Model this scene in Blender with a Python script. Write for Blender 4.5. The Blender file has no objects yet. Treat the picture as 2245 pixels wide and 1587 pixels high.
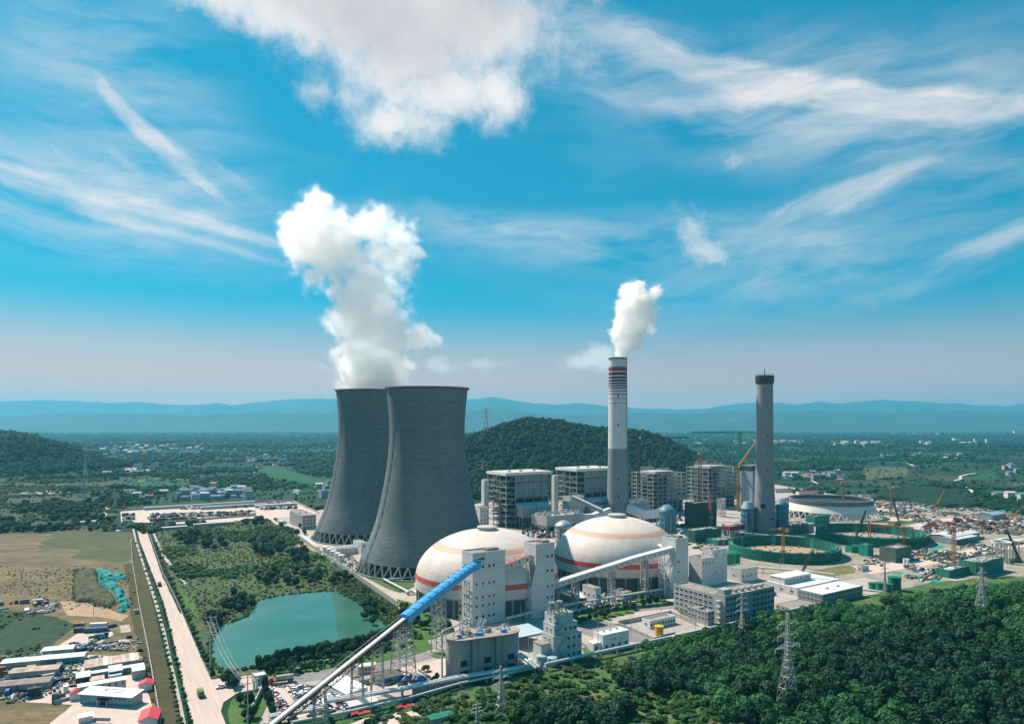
import bpy, bmesh, math, random
import numpy as np
from mathutils import Vector, Matrix, noise as mnoise

SC = bpy.context.scene
COL = SC.collection
R = math.radians
random.seed(7); RNG = np.random.default_rng(7)

# ------------------------------------------------------------------ survey of the site
# metres; the camera stands at (0, 0, H) looking along +Y.  G() turns a sighting (photo pixel) into a ground point.
F, H, HZ, CX = 1500.0, 122.0, 930.0, 1122.5
def G(px, py, z=0.0):
    Y = F * (H - z) / (py - HZ)
    return Vector(((px - CX) / F * Y, Y, z))
def P(px, py, Y):
    return Vector(((px - CX) / F * Y, Y, H - (py - HZ) * Y / F))
def ZT(py, Y): return H - (py - HZ) * Y / F
ANG = R(32.6)                                   # the plant grid is turned by this angle
E1 = Vector((math.cos(ANG), math.sin(ANG), 0)); E2 = Vector((-math.sin(ANG), math.cos(ANG), 0))
def along(C, axis, px):
    t = (px - CX) / F
    return (t * C.y - C.x) / (axis.x - t * axis.y)
def boxspec(pxc, pyb, pxr, pxl, pyt):           # near corner, length along E1, depth along E2, height
    C = G(pxc, pyb)
    return C, abs(along(C, E1, pxr)), abs(along(C, E2, pxl)), ZT(pyt, C.y)

# ------------------------------------------------------------------ camera
cam = bpy.data.cameras.new('camera'); camo = bpy.data.objects.new('camera', cam); COL.objects.link(camo)
camo.location = (0, 0, H); camo.rotation_euler = (R(90), 0, 0)
cam.sensor_width = 36; cam.lens = 36 * F / 2245
cam.shift_y = (HZ - 1587 / 2) / 2245
cam.clip_start = 1; cam.clip_end = 90000
SC.camera = camo

# ------------------------------------------------------------------ light
SUN_H = Vector((-0.80, 0.60, 0)); SUN_EL = R(50)
SUN_D = Vector((SUN_H.x * math.cos(SUN_EL), SUN_H.y * math.cos(SUN_EL), math.sin(SUN_EL)))
sl = bpy.data.lights.new('sun', 'SUN'); sl.energy = 5.0; sl.angle = R(0.5); sl.color = (1.0, 0.85, 0.72)
so = bpy.data.objects.new('sun', sl); COL.objects.link(so)
so.rotation_euler = SUN_D.to_track_quat('Z', 'Y').to_euler(); so.location = (-300, 200, 600)
SC.view_settings.view_transform = 'Standard'; SC.view_settings.look = 'None'
SC.view_settings.exposure = 0.65; SC.view_settings.gamma = 1.0; SC.view_settings.use_curve_mapping = False
SC.render.engine = 'CYCLES'
cy = SC.cycles
cy.use_denoising = True; cy.use_adaptive_sampling = True; cy.adaptive_threshold = 0.02
cy.max_bounces = 66; cy.diffuse_bounces = 3; cy.glossy_bounces = 2; cy.transmission_bounces = 3
cy.volume_bounces = 64; cy.transparent_max_bounces = 8; cy.volume_step_rate = 1.0; cy.volume_max_steps = 256
cy.caustics_reflective = False; cy.caustics_refractive = False

# ------------------------------------------------------------------ node helper
class NT:
    def __init__(s, tree): s.t = tree
    def n(s, kind, ins=None, **kw):
        nd = s.t.nodes.new(kind)
        for k, v in kw.items(): setattr(nd, k, v)
        for k, v in (ins or {}).items():
            sock = nd.inputs[k]
            if isinstance(v, bpy.types.NodeSocket): s.t.links.new(v, sock)
            else: sock.default_value = v
        return nd
    def m(s, op, a, b=0.0, c=None, clamp=False):
        nd = s.t.nodes.new('ShaderNodeMath'); nd.operation = op; nd.use_clamp = clamp
        for i, v in enumerate((a, b, c)):
            if v is None: continue
            if isinstance(v, bpy.types.NodeSocket): s.t.links.new(v, nd.inputs[i])
            else: nd.inputs[i].default_value = v
        return nd.outputs[0]
    def v(s, op, a, b=None, scale=None):
        nd = s.t.nodes.new('ShaderNodeVectorMath'); nd.operation = op
        for i, x in enumerate((a, b)):
            if x is None: continue
            if isinstance(x, bpy.types.NodeSocket): s.t.links.new(x, nd.inputs[i])
            else: nd.inputs[i].default_value = x
        if scale is not None:
            if isinstance(scale, bpy.types.NodeSocket): s.t.links.new(scale, nd.inputs['Scale'])
            else: nd.inputs['Scale'].default_value = scale
        return nd.outputs[1] if op in ('LENGTH', 'DISTANCE', 'DOT_PRODUCT') else nd.outputs[0]
    def noise(s, vec, scale, detail=4, rough=0.55, dist=0.0, col=False):
        nd = s.n('ShaderNodeTexNoise', {'Scale': scale, 'Detail': detail, 'Roughness': rough, 'Distortion': dist})
        if vec is not None: s.t.links.new(vec, nd.inputs['Vector'])
        return nd.outputs['Color' if col else 'Fac'] if col else nd.outputs[0]
    def mr(s, x, a, b, c=0.0, d=1.0, smooth=False):
        nd = s.t.nodes.new('ShaderNodeMapRange'); nd.clamp = True
        if smooth: nd.interpolation_type = 'SMOOTHSTEP'
        for i, v in enumerate((x, a, b, c, d)):
            if isinstance(v, bpy.types.NodeSocket): s.t.links.new(v, nd.inputs[i])
            else: nd.inputs[i].default_value = v
        return nd.outputs[0]
    def mix(s, f, a, b, mode='MIX'):
        nd = s.t.nodes.new('ShaderNodeMix'); nd.data_type = 'RGBA'; nd.blend_type = mode
        for i, v in ((0, f), (6, a), (7, b)):
            if isinstance(v, bpy.types.NodeSocket): s.t.links.new(v, nd.inputs[i])
            else: nd.inputs[i].default_value = (*v, 1) if (i and len(v) == 3) else v
        return nd.outputs[2]

# ------------------------------------------------------------------ sky
W = bpy.data.worlds.new('World'); SC.world = W; W.use_nodes = True
wt = W.node_tree; wt.nodes.clear(); N = NT(wt)
sky = N.n('ShaderNodeTexSky', sky_type='NISHITA')
sky.sun_disc = False; sky.sun_elevation = SUN_EL; sky.sun_rotation = math.atan2(SUN_D.x, SUN_D.y)
sky.altitude = 100; sky.air_density = 1.0; sky.dust_density = 0.6; sky.ozone_density = 2.0
tc = N.n('ShaderNodeTexCoord'); d = tc.outputs['Generated']
sx = N.n('ShaderNodeSeparateXYZ', {0: d})
az = N.m('ARCTAN2', sx.outputs[0], sx.outputs[1])
hl = N.m('SQRT', N.m('ADD', N.m('MULTIPLY', sx.outputs[0], sx.outputs[0]), N.m('MULTIPLY', sx.outputs[1], sx.outputs[1])))
el = N.m('ARCTAN2', sx.outputs[2], hl)
ae = N.n('ShaderNodeCombineXYZ', {0: az, 1: el, 2: 0.0}).outputs[0]
def AE(px, py):
    X = (px - CX) / F; Z = (HZ - py) / F
    return (math.atan2(X, 1), math.atan2(Z, math.hypot(X, 1)), 0)
# tint of the sky, a touch greener than clean air
base = N.mix(1.0, sky.outputs[0], (0.02, 1.06, 1.18), 'MULTIPLY')
base = N.mix(0.5, base, (0.04, 3.35, 5.7))
base = N.mix(N.m('MULTIPLY', N.mr(el, 0.18, 0.01, 0, 1, True), 0.95), base, N.mix(N.mr(az, -.5, .6), (14.5, 5.7, 3.2), (9.6, 5.0, 3.8)))
wn = N.noise(ae, 9.0, 5, 0.6, 0.0, True)
warp = N.v('SCALE', N.v('SUBTRACT', wn, (0.5, 0.5, 0.5)), scale=0.03)
aew = N.v('ADD', ae, warp)
wn2 = N.noise(ae, 30.0, 5, 0.65, 0.0, True)
aew2 = N.v('ADD', ae, N.v('SCALE', N.v('SUBTRACT', wn2, (0.5, 0.5, 0.5)), scale=0.045))
def blot(coord, px, py, su, sv, ang, amp):
    X0, E0, _ = AE(px, py)
    k = 1.0 / F * math.cos(X0) ** 1.0
    mp = N.n('ShaderNodeMapping', {'Vector': coord, 'Location': (X0, E0, 0), 'Rotation': (0, 0, R(ang)), 'Scale': (su * k * 1.5, sv * k * 1.5, 1)}, vector_type='TEXTURE')
    return N.mr(N.v('LENGTH', mp.outputs[0]), 1.0, 0.0, 0.0, amp, True)
def total(coord, rows, op='ADD'):
    acc = None
    for r_ in rows:
        b = blot(coord, *r_)
        acc = b if acc is None else N.m(op, acc, b)
    return acc
CIR_A = [(1300, 70, 260, 80, -14, .5), (1560, 135, 340, 44, -17, .8), (1700, 180, 300, 26, -18, .9), (1880, 222, 330, 36, -14, 1.15), (2150, 265, 240, 60, -8, .75), (1500, 225, 460, 36, -9, .5), (1800, 290, 260, 24, -12, .6), 
         (1340, 548, 190, 26, 2, .6), (1790, 535, 90, 18, 0, .5), (130, 402, 400, 30, -5, .95), (330, 462, 460, 18, -7, .8), (360, 508, 420, 16, -9, .85), (600, 530, 200, 16, -8, .5),
         (1060, 505, 230, 15, -3, .55), (1120, 470, 170, 11, 0, .4)]
CIR_B = [(265, 235, 130, 20, -48, .8), (350, 305, 150, 20, -40, .95), (440, 350, 170, 26, -25, .7), (250, 340, 80, 22, -20, .65), (420, 395, 180, 18, -22, .55), (60, 300, 200, 18, -18, .5), (1915, 670, 70, 22, -25, .6)]
CIR_C = [(1890, 415, 180, 40, 14, 1.2), (1760, 455, 160, 34, 20, .55), (2215, 510, 190, 30, 16, 1.15), (1690, 600, 140, 36, 25, .6), (1980, 635, 210, 34, 10, .65), (1600, 400, 70, 80, 60, .3), (2260, 215, 150, 44, 18, .7)]
lw = N.v('SCALE', N.v('SUBTRACT', N.noise(ae, 2.6, 2, .5, 0, True), (.5, .5, .5)), scale=.10)
aes = N.v('ADD', ae, lw)
def cirrus(rows, rot, fx, fy, seed):
    c_ = total(aew, rows)
    mp_ = N.n('ShaderNodeMapping', {'Vector': N.v('ADD', aes, warp), 'Location': (seed, seed * .7, 0), 'Rotation': (0, 0, R(rot)), 'Scale': (1, 1, 1)}).outputs[0]
    a_ = N.noise(N.v('MULTIPLY', mp_, (fx, fy, 1)), 1.0, 10, 0.58, 0.5)
    r_ = N.noise(N.v('MULTIPLY', mp_, (fx * 1.6, fy * 1.9, 1)), 1.0, 7, 0.55, 0.9)
    fil = N.m('POWER', N.m('SUBTRACT', 1.0, N.m('ABSOLUTE', N.m('MULTIPLY', N.m('SUBTRACT', r_, .5), 3.4)), clamp=True), 2.2)      # thin curled filaments
    s_ = N.m('ADD', N.m('MULTIPLY', a_, 1.0), N.m('MULTIPLY', fil, .22))
    t_ = N.m('SUBTRACT', .80, N.m('MULTIPLY', N.m('MINIMUM', c_, 1.2), .52))          # cloud gains ground where the band is thick
    return N.m('MULTIPLY', N.mr(s_, t_, N.m('ADD', t_, .78), 0, 1), N.m('MULTIPLY', N.mr(c_, 0.0, .8, 0, 1.0), N.mr(N.noise(N.v('MULTIPLY', mp_, (fx * 2.5, fy * 1.5, 1)), 1.0, 8, .65, .3), .3, .62, .45, 1.0)))
veil = N.mr(N.noise(N.v('MULTIPLY', aew, (1.6, 6.0, 1)), 1.3, 6, .6, 0), .50, .80, 0.0, 0.12)
vm = N.n('ShaderNodeMapping', {'Vector': N.v('ADD', aes, warp), 'Rotation': (0, 0, R(10)), 'Scale': (4.5, 22, 1)}).outputs[0]
v2 = N.m('MULTIPLY', total(aew, [(120, 430, 520, 120, -5, .8), (260, 200, 330, 190, -45, .62), (1900, 240, 620, 140, -12, .8), (1750, 570, 380, 110, 8, .62), (1330, 530, 330, 60, 0, .6), (1000, 490, 320, 40, -3, .5)]), N.mr(N.noise(vm, 1.0, 9, .62, .3), .34, .72, .0, 1.0))
veil = N.m('ADD', veil, v2)
cirm = N.m('ADD', N.m('ADD', cirrus(CIR_A, 12, 3.2, 17, 0.0), cirrus(CIR_B, 36, 3.5, 16, 3.7)), N.m('ADD', cirrus(CIR_C, -16, 3.8, 17, 8.1), veil), clamp=True)
CUM = [(500, -5, 190, 60, -12, 1.1), (640, 35, 220, 80, -12, 1.2), (860, 20, 400, 130, -5, 1.6), (900, 115, 200, 105, 0, 1.4), (960, 195, 175, 62, 0, 1.25), (1095, 195, 75, 70, 0, 1.2), (1060, 30, 170, 100, 0, 1.1),
       (850, 265, 110, 55, 0, .8), (930, 265, 90, 55, -20, .8), (690, 190, 60, 66, 0, .55), (780, 215, 60, 50, 0, .7), (900, -260, 520, 250, 0, 1.4),
       (1520, 510, 44, 66, 25, .85), (1550, 548, 66, 26, -20, .8), (1600, 352, 60, 22, 5, .5),
       (1062, 797, 62, 19, 0, .8), (965, 800, 44, 13, 0, .65), (1300, 787, 80, 28, 14, 1.2), (1265, 795, 40, 17, 0, .7), (700, 800, 56, 13, 0, .6)]
cum = total(aew2, CUM, 'MAXIMUM')
cn = N.noise(N.v('ADD', ae, N.v('SCALE', N.v('SUBTRACT', wn2, (.5, .5, .5)), scale=.02)), 9.0, 12, 0.64, 0.0)
cumm = N.mr(N.m('ADD', cum, N.m('MULTIPLY', N.m('SUBTRACT', cn, 0.5), 2.3)), 0.06, 1.25, 0, 1, True)
cumm = N.m('MULTIPLY', cumm, N.mr(cum, 0.0, 0.12))
# the thick part of the large cloud is grey underneath
thick = total(aew2, [(770, 35, 220, 85, -22, .55), (860, 95, 150, 70, -35, .35), (1020, 55, 150, 85, 12, .55), (900, -140, 560, 190, 0, .8)])
gn = N.noise(ae, 12.0, 6, .6)
grey = N.m('MULTIPLY', N.mr(thick, 0.0, 1.1, 0, 1), N.mr(gn, .25, .75, .55, 1.0))
lum = N.mix(grey, (10.4, 9.8, 9.6), (6.3, 6.1, 6.5))
c1 = N.mix(N.m('MULTIPLY', cirm, 0.92), base, (9.6, 9.1, 9.0))
c2 = N.mix(cumm, c1, lum)
bg = N.n('ShaderNodeBackground', {'Color': c2, 'Strength': 0.06})
N.n('ShaderNodeOutputWorld', {'Surface': bg.outputs[0]})

# ------------------------------------------------------------------ materials
MATS = {}
def mat(name, col=(), rough=0.8, var=0.18, scale=0.35, metal=0.0, bump=0.0, col2=None, streak=0.0, spec=0.35, rnd=0.0, detail=6):
    if name in MATS: return MATS[name]
    m = bpy.data.materials.new(name); m.use_nodes = True; t = m.node_tree; t.nodes.clear(); n = NT(t)
    tc = n.n('ShaderNodeTexCoord').outputs['Object']
    f = n.noise(tc, scale, detail, .6)
    a = tuple(c * (1 - var) for c in col); b = col2 or tuple(min(1, c * (1 + var)) for c in col)
    c = n.mix(n.mr(f, .3, .7), a, b)
    if streak:
        s = n.noise(n.v('MULTIPLY', tc, (1.2, 1.2, .07)), 1.0, 5, .7)
        c = n.mix(n.mr(s, .5, .75, 0, streak), c, (.09, .085, .08))
    if rnd:
        oi = n.n('ShaderNodeObjectInfo').outputs['Random']
        c = n.mix(rnd, c, n.mix(oi, (0.25, .25, .25), (1, 1, 1)), 'MULTIPLY')
    b_ = n.n('ShaderNodeBsdfPrincipled', {'Base Color': c, 'Roughness': rough, 'Metallic': metal, 'Specular IOR Level': spec})
    if bump:
        bn = n.n('ShaderNodeBump', {'Strength': bump, 'Distance': .3, 'Height': n.noise(tc, scale * 6, 6, .65)})
        t.links.new(bn.outputs[0], b_.inputs['Normal'])
    n.n('ShaderNodeOutputMaterial', {'Surface': b_.outputs[0]})
    MATS[name] = m
    return m

# ------------------------------------------------------------------ mesh helpers
class MB:
    def __init__(s): s.v = []; s.f = []; s.mi = []; s.cur = 0
    def add(s, vs, fs):
        o = len(s.v); s.v += [tuple(p) for p in vs]
        for f in fs: s.f.append(tuple(i + o for i in f)); s.mi.append(s.cur)
    def box(s, x0, x1, y0, y1, z0, z1):
        s.add([(x0, y0, z0), (x1, y0, z0), (x1, y1, z0), (x0, y1, z0), (x0, y0, z1), (x1, y0, z1), (x1, y1, z1), (x0, y1, z1)],
              [(3, 2, 1, 0), (4, 5, 6, 7), (0, 1, 5, 4), (1, 2, 6, 5), (2, 3, 7, 6), (3, 0, 4, 7)])
        return s
    def bar(s, a, b, w, h=None):
        a = Vector(a); b = Vector(b); dv = b - a
        if dv.length < 1e-6: return s
        dv.normalize(); h = h or w
        up = Vector((0, 0, 1)) if abs(dv.z) < .99 else Vector((1, 0, 0))
        x = dv.cross(up).normalized() * (w / 2); y = x.cross(dv).normalized() * (h / 2)
        s.add([a - x - y, a + x - y, a + x + y, a - x + y, b - x - y, b + x - y, b + x + y, b - x + y],
              [(0, 1, 2, 3), (7, 6, 5, 4), (4, 5, 1, 0), (5, 6, 2, 1), (6, 7, 3, 2), (7, 4, 0, 3)])
        return s
    def tri(s, a, b, w):                       # a thin three-sided member
        a = Vector(a); b = Vector(b); dv = (b - a)
        if dv.length < 1e-6: return s
        dv.normalize(); up = Vector((0, 0, 1)) if abs(dv.z) < .9 else Vector((1, 0, 0))
        x = dv.cross(up).normalized(); y = x.cross(dv)
        o = [x * w * .58, (x * -.5 + y * .866) * w * .58, (x * -.5 - y * .866) * w * .58]
        s.add([a + q for q in o] + [b + q for q in o], [(1, 0, 3, 4), (2, 1, 4, 5), (0, 2, 5, 3)])
        return s
    def cyl(s, a, b, r, n=10, r2=None, caps=True):
        a = Vector(a); b = Vector(b); dv = (b - a).normalized(); r2 = r if r2 is None else r2
        up = Vector((0, 0, 1)) if abs(dv.z) < .99 else Vector((1, 0, 0))
        x = dv.cross(up).normalized(); y = dv.cross(x)
        vs = []
        for c, rr in ((a, r), (b, r2)):
            for k in range(n):
                t = 2 * math.pi * k / n; vs.append(c + x * (rr * math.cos(t)) + y * (rr * math.sin(t)))
        fs = [(k, k + n, (k + 1) % n + n, (k + 1) % n) for k in range(n)]
        if caps: fs += [tuple(range(n)), tuple(reversed(range(n, 2 * n)))]
        s.add(vs, fs); return s
    def pipe(s, pts, r, n=8):
        for a, b in zip(pts[:-1], pts[1:]): s.cyl(a, b, r, n)
        return s
    def lathe(s, prof, n=48, c=(0, 0), cap=False, bottom=False):
        vs = []; m = len(prof)
        for k in range(n):
            t = 2 * math.pi * k / n
            for r, z in prof: vs.append((c[0] + r * math.cos(t), c[1] + r * math.sin(t), z))
        fs = []
        for k in range(n):
            k2 = (k + 1) % n
            for j in range(m - 1): fs.append((k * m + j, k2 * m + j, k2 * m + j + 1, k * m + j + 1))
        if cap: fs.append(tuple(k * m + m - 1 for k in range(n)))
        if bottom: fs.append(tuple(k * m for k in reversed(range(n))))
        s.add(vs, fs); return s
    def prism(s, poly, z0, z1):
        n = len(poly); vs = [(p[0], p[1], z0) for p in poly] + [(p[0], p[1], z1) for p in poly]
        s.add(vs, [tuple(reversed(range(n))), tuple(range(n, 2 * n))] + [(k, (k + 1) % n, (k + 1) % n + n, k + n) for k in range(n)]); return s
    def mesh(s, name, mats, smooth=None):
        me = bpy.data.meshes.new(name); me.from_pydata(s.v, [], s.f)
        for m in (mats if isinstance(mats, (list, tuple)) else [mats]): me.materials.append(m)
        if any(s.mi): me.polygons.foreach_set('material_index', s.mi)
        if smooth:
            me.polygons.foreach_set('use_smooth', [True] * len(s.f)); me.set_sharp_from_angle(angle=R(smooth))
        me.update(); return me
    def build(s, name, mats, parent=None, smooth=None, loc=None, label=None):
        o = bpy.data.objects.new(name, s.mesh(name, mats, smooth)); COL.objects.link(o)
        if parent: o.parent = parent
        if loc is not None: o.location = loc
        if label: o['label'] = label
        return o
def thing(name, label, cat, loc=(0, 0, 0), rz=0.0, group=None):
    o = bpy.data.objects.new(name, None); COL.objects.link(o); o.empty_display_size = 1
    o.location = loc; o.rotation_euler = (0, 0, rz); tag(o, label, cat, group); return o
def tag(o, label, cat, group=None):
    o['label'] = label; o['category'] = cat
    if group: o['group'] = group
    return o
def inst(mesh, name, parent=None, loc=(0, 0, 0), rz=0.0, sc=1.0):
    o = bpy.data.objects.new(name, mesh); COL.objects.link(o); o.location = loc; o.rotation_euler = (0, 0, rz)
    o.scale = (sc, sc, sc) if not isinstance(sc, tuple) else sc
    if parent: o.parent = parent
    return o
def copy_tree(o, parent=None):
    c = o.copy(); COL.objects.link(c)
    if parent: c.parent = parent; c.matrix_parent_inverse = o.matrix_parent_inverse.copy()
    for ch in list(o.children): copy_tree(ch, c)
    return c
def struct(o, kind='structure'): o['kind'] = kind; return o
def npmesh(name, V, Fc, mats, mi=None, smooth=False):
    """V (n,3), Fc (m,k) arrays -> mesh."""
    me = bpy.data.meshes.new(name); n, k = Fc.shape
    me.vertices.add(len(V)); me.vertices.foreach_set('co', np.ascontiguousarray(V, np.float32).ravel())
    me.loops.add(n * k); me.loops.foreach_set('vertex_index', np.ascontiguousarray(Fc, np.int32).ravel())
    me.polygons.add(n); me.polygons.foreach_set('loop_start', np.arange(0, n * k, k, dtype=np.int32))
    for m in (mats if isinstance(mats, (list, tuple)) else [mats]): me.materials.append(m)
    if mi is not None: me.polygons.foreach_set('material_index', np.ascontiguousarray(mi, np.int32))
    if smooth: me.polygons.foreach_set('use_smooth', np.ones(n, bool))
    me.update(calc_edges=True); me.validate(); return me
def npobj(name, *a, **k):
    o = bpy.data.objects.new(name, npmesh(name, *a, **k)); COL.objects.link(o); return o
def inpoly(x, y, poly):
    x = np.asarray(x); y = np.asarray(y); ins = np.zeros(x.shape, bool); n = len(poly); j = n - 1
    for i in range(n):
        xi, yi = poly[i][0], poly[i][1]; xj, yj = poly[j][0], poly[j][1]
        c = ((yi > y) != (yj > y)) & (x < (xj - xi) * (y - yi) / (yj - yi + 1e-12) + xi)
        ins ^= c; j = i
    return ins
def fbm(x, y, s, seed=0, octv=4):
    """value noise on arrays"""
    out = np.zeros_like(x, float); amp = 1.0; tot = 0
    for o in range(octv):
        X = x * s + seed * 17.3 + o * 31.7; Y = y * s - seed * 9.1 + o * 11.9
        xi = np.floor(X).astype(int); yi = np.floor(Y).astype(int); fx = X - xi; fy = Y - yi
        fx = fx * fx * (3 - 2 * fx); fy = fy * fy * (3 - 2 * fy)
        def hsh(a, b):
            q = np.sin(a * 127.1 + b * 311.7 + seed * 7.7) * 43758.5453; return q - np.floor(q)
        v = (hsh(xi, yi) * (1 - fx) + hsh(xi + 1, yi) * fx) * (1 - fy) + (hsh(xi, yi + 1) * (1 - fx) + hsh(xi + 1, yi + 1) * fx) * fy
        out += v * amp; tot += amp; amp *= .5; s *= 2
    return out / tot
def sstep(x, a, b):
    t = np.clip((x - a) / (b - a), 0, 1); return t * t * (3 - 2 * t)
# ------------------------------------------------------------------ natural ground materials
def gmat(name, cols, scale, rough=0.95, stretch=(1, 1, 1), rot=0.0, patch=None, bump=0.3, contrast=(.3, .7), fine=3.0):
    """three or more colours mixed by noise on world position; patch = (voronoi scale, stretch) lays out fields"""
    m = bpy.data.materials.new(name); m.use_nodes = True; t = m.node_tree; t.nodes.clear(); n = NT(t)
    p = n.n('ShaderNodeNewGeometry').outputs['Position']
    q = n.v('MULTIPLY', n.n('ShaderNodeVectorRotate', {'Vector': p, 'Angle': rot}, rotation_type='Z_AXIS').outputs[0], stretch)
    f1 = n.noise(q, scale, 8, .62, .4); f2 = n.noise(q, scale * fine, 8, .68); f3 = n.noise(q, scale * fine * 4.1, 6, .7)
    if patch:
        vs, vst = patch
        qq = n.n('ShaderNodeMapping', {'Vector': n.v('ADD', p, n.v('SCALE', n.noise(p, .006, 3, .5, 0, True), scale=60.0)), 'Rotation': (0, 0, .4), 'Scale': vst}).outputs[0]
        vo = n.n('ShaderNodeTexVoronoi', {'Vector': qq, 'Scale': vs, 'Randomness': .9})
        vc = n.n('ShaderNodeSeparateColor', {0: vo.outputs['Color']}).outputs[0]
        ramp = n.n('ShaderNodeValToRGB', {0: vc}); ramp.color_ramp.interpolation = 'CONSTANT'
        e = ramp.color_ramp.elements
        while len(e) < len(cols): e.new(.5)
        for i, c in enumerate(cols): e[i].position = i / len(cols); e[i].color = (*c, 1)
        c = ramp.outputs[0]
        c = n.mix(n.mr(f2, .35, .7, .15, .8), c, cols[0])
        c = n.mix(n.mr(f1, .52, .62, 0, .85), c, cols[0])
    else:
        c = n.mix(n.mr(f1, *contrast), cols[0], cols[1])
        for i, cc in enumerate(cols[2:]):
            c = n.mix(n.mr((f2, f3)[i % 2], .48 + .05 * i, .66 + .05 * i, 0, .9), c, cc)
    c = n.mix(n.mr(f3, .3, .75, 0, .5), c, n.mix(1.0, c, (.45, .5, .5), 'MULTIPLY'))
    b = n.n('ShaderNodeBsdfPrincipled', {'Base Color': c, 'Roughness': rough, 'Specular IOR Level': .15})
    if bump:
        bn = n.n('ShaderNodeBump', {'Strength': bump, 'Distance': 1.5, 'Height': f3}); t.links.new(bn.outputs[0], b.inputs['Normal'])
    n.n('ShaderNodeOutputMaterial', {'Surface': b.outputs[0]}); MATS[name] = m
    return m
DG, MG, LG, TAN, SOIL = (.018, .045, .026), (.040, .085, .036), (.085, .13, .045), (.24, .19, .105), (.38, .25, .15)
M_plain = gmat('plain_fields', [(.010, .040, .026), (.018, .062, .032), (.013, .050, .030), (.036, .080, .038), (.012, .095, .036), (.03, .060, .034), (.085, .090, .048)], .004, patch=(.0095, (1, .55, 1)), bump=0)
M_scrub = gmat('scrub_ground', [(.035, .09, .036), (.08, .125, .05), (.15, .14, .07), (.02, .06, .03)], .022)
M_hillg = gmat('hill_ground', [(.035, .12, .036), (.085, .165, .05), (.20, .18, .08), (.025, .08, .03)], .03)
M_tanf = gmat('dry_field', [(.115, .105, .052), (.19, .145, .08), (.29, .215, .14), (.045, .08, .038), (.12, .11, .055)], .022, stretch=(.45, 1.5, 1), rot=-.1, contrast=(.34, .66))
M_grass = gmat('mown_grass', [(.05, .13, .035), (.08, .17, .045), (.13, .17, .06)], .05, bump=.1)
M_paddy = gmat('paddy', [(.012, .095, .036), (.018, .12, .04), (.012, .075, .03)], .02, bump=0)
M_wild = gmat('wild_ground', [(.028, .06, .032), (.06, .085, .04), (.13, .12, .07), (.022, .05, .03)], .016, stretch=(.6, 1.5, 1))
M_soil = gmat('bare_soil', [(.40, .27, .17), (.50, .36, .24), (.32, .22, .14)], .06)
M_conc = gmat('concrete_yard', [(.52, .44, .39), (.44, .385, .345), (.36, .33, .30)], .03, bump=.05)
M_road = gmat('concrete_road', [(.66, .53, .46), (.60, .49, .43), (.52, .44, .39)], .05, bump=.03)
M_asph = gmat('asphalt_drive', [(.22, .21, .20), (.28, .26, .25), (.33, .30, .28)], .08, bump=.05)
M_dust = gmat('construction_dust', [(.33, .285, .235), (.44, .38, .32), (.22, .185, .135), (.11, .125, .065)], .026, bump=.2)
M_strip = gmat('dry_verge', [(.065, .066, .03), (.10, .088, .042), (.045, .062, .028)], .06)

# ------------------------------------------------------------------ terrain
L0 = G(1310, 1440); L0.z = 0
def front_h(x, y):
    dx = np.asarray(x) - L0.x; dy = np.asarray(y) - L0.y
    s = dx * E1.x + dy * E1.y; dd = -(dx * E2.x + dy * E2.y)
    hm = np.interp(s, [-220, -90, 0, 90, 180, 280, 420, 700], [0, 2, 9, 24, 35, 36, 30, 20])
    d0 = np.interp(s, [0, 150, 300, 380, 600], [9, 10, 40, 70, 90])
    t = sstep(dd - d0, 0, 130)
    return hm * t + (fbm(x, y, .02, 3) - .5) * 7 * sstep(dd - d0, 4, 50) * np.clip(hm / 10, 0.1, 1)
gx = np.concatenate([-np.geomspace(20500, 470, 42), np.arange(-450, 470, 6.0), np.geomspace(480, 20500, 42)])
gy = np.concatenate([-np.geomspace(2500, 60, 10), np.arange(-40, 760, 6.0), np.geomspace(775, 20500, 64)])
GXX, GYY = np.meshgrid(gx, gy)
GZZ = front_h(GXX, GYY)
def gridfaces(nx, ny):
    i = np.arange(nx - 1)[None, :] + np.arange(ny - 1)[:, None] * nx; i = i.ravel()
    return np.stack([i, i + 1, i + nx + 1, i + nx], 1)
# the pond lies in a shallow basin
POND = [G(*p) for p in [(463, 1402), (482, 1372), (515, 1362), (542, 1352), (548, 1336), (560, 1318), (598, 1309), (640, 1302), (700, 1297), (742, 1296), (770, 1312), (800, 1330), (832, 1352), (850, 1372), (838, 1388), (790, 1402), (745, 1410), (700, 1424), (650, 1437), (600, 1452), (560, 1464), (530, 1468), (490, 1472), (470, 1462), (458, 1435)]]
pin = inpoly(GXX, GYY, POND)
GZZ = np.where(pin, -1.2, GZZ)
near = np.repeat(0, 1)
gv = np.stack([GXX.ravel(), GYY.ravel(), GZZ.ravel()], 1); gf = gridfaces(len(gx), len(gy))
fc = gv[gf].mean(1); hillm = (-(((fc[:, 0] - L0.x) * E2.x) + ((fc[:, 1] - L0.y) * E2.y)) > 2) & (fc[:, 1] < 800)
ground = npobj('ground', gv, gf, [M_plain, M_hillg], mi=hillm.astype(int), smooth=True); struct(ground)

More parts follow.
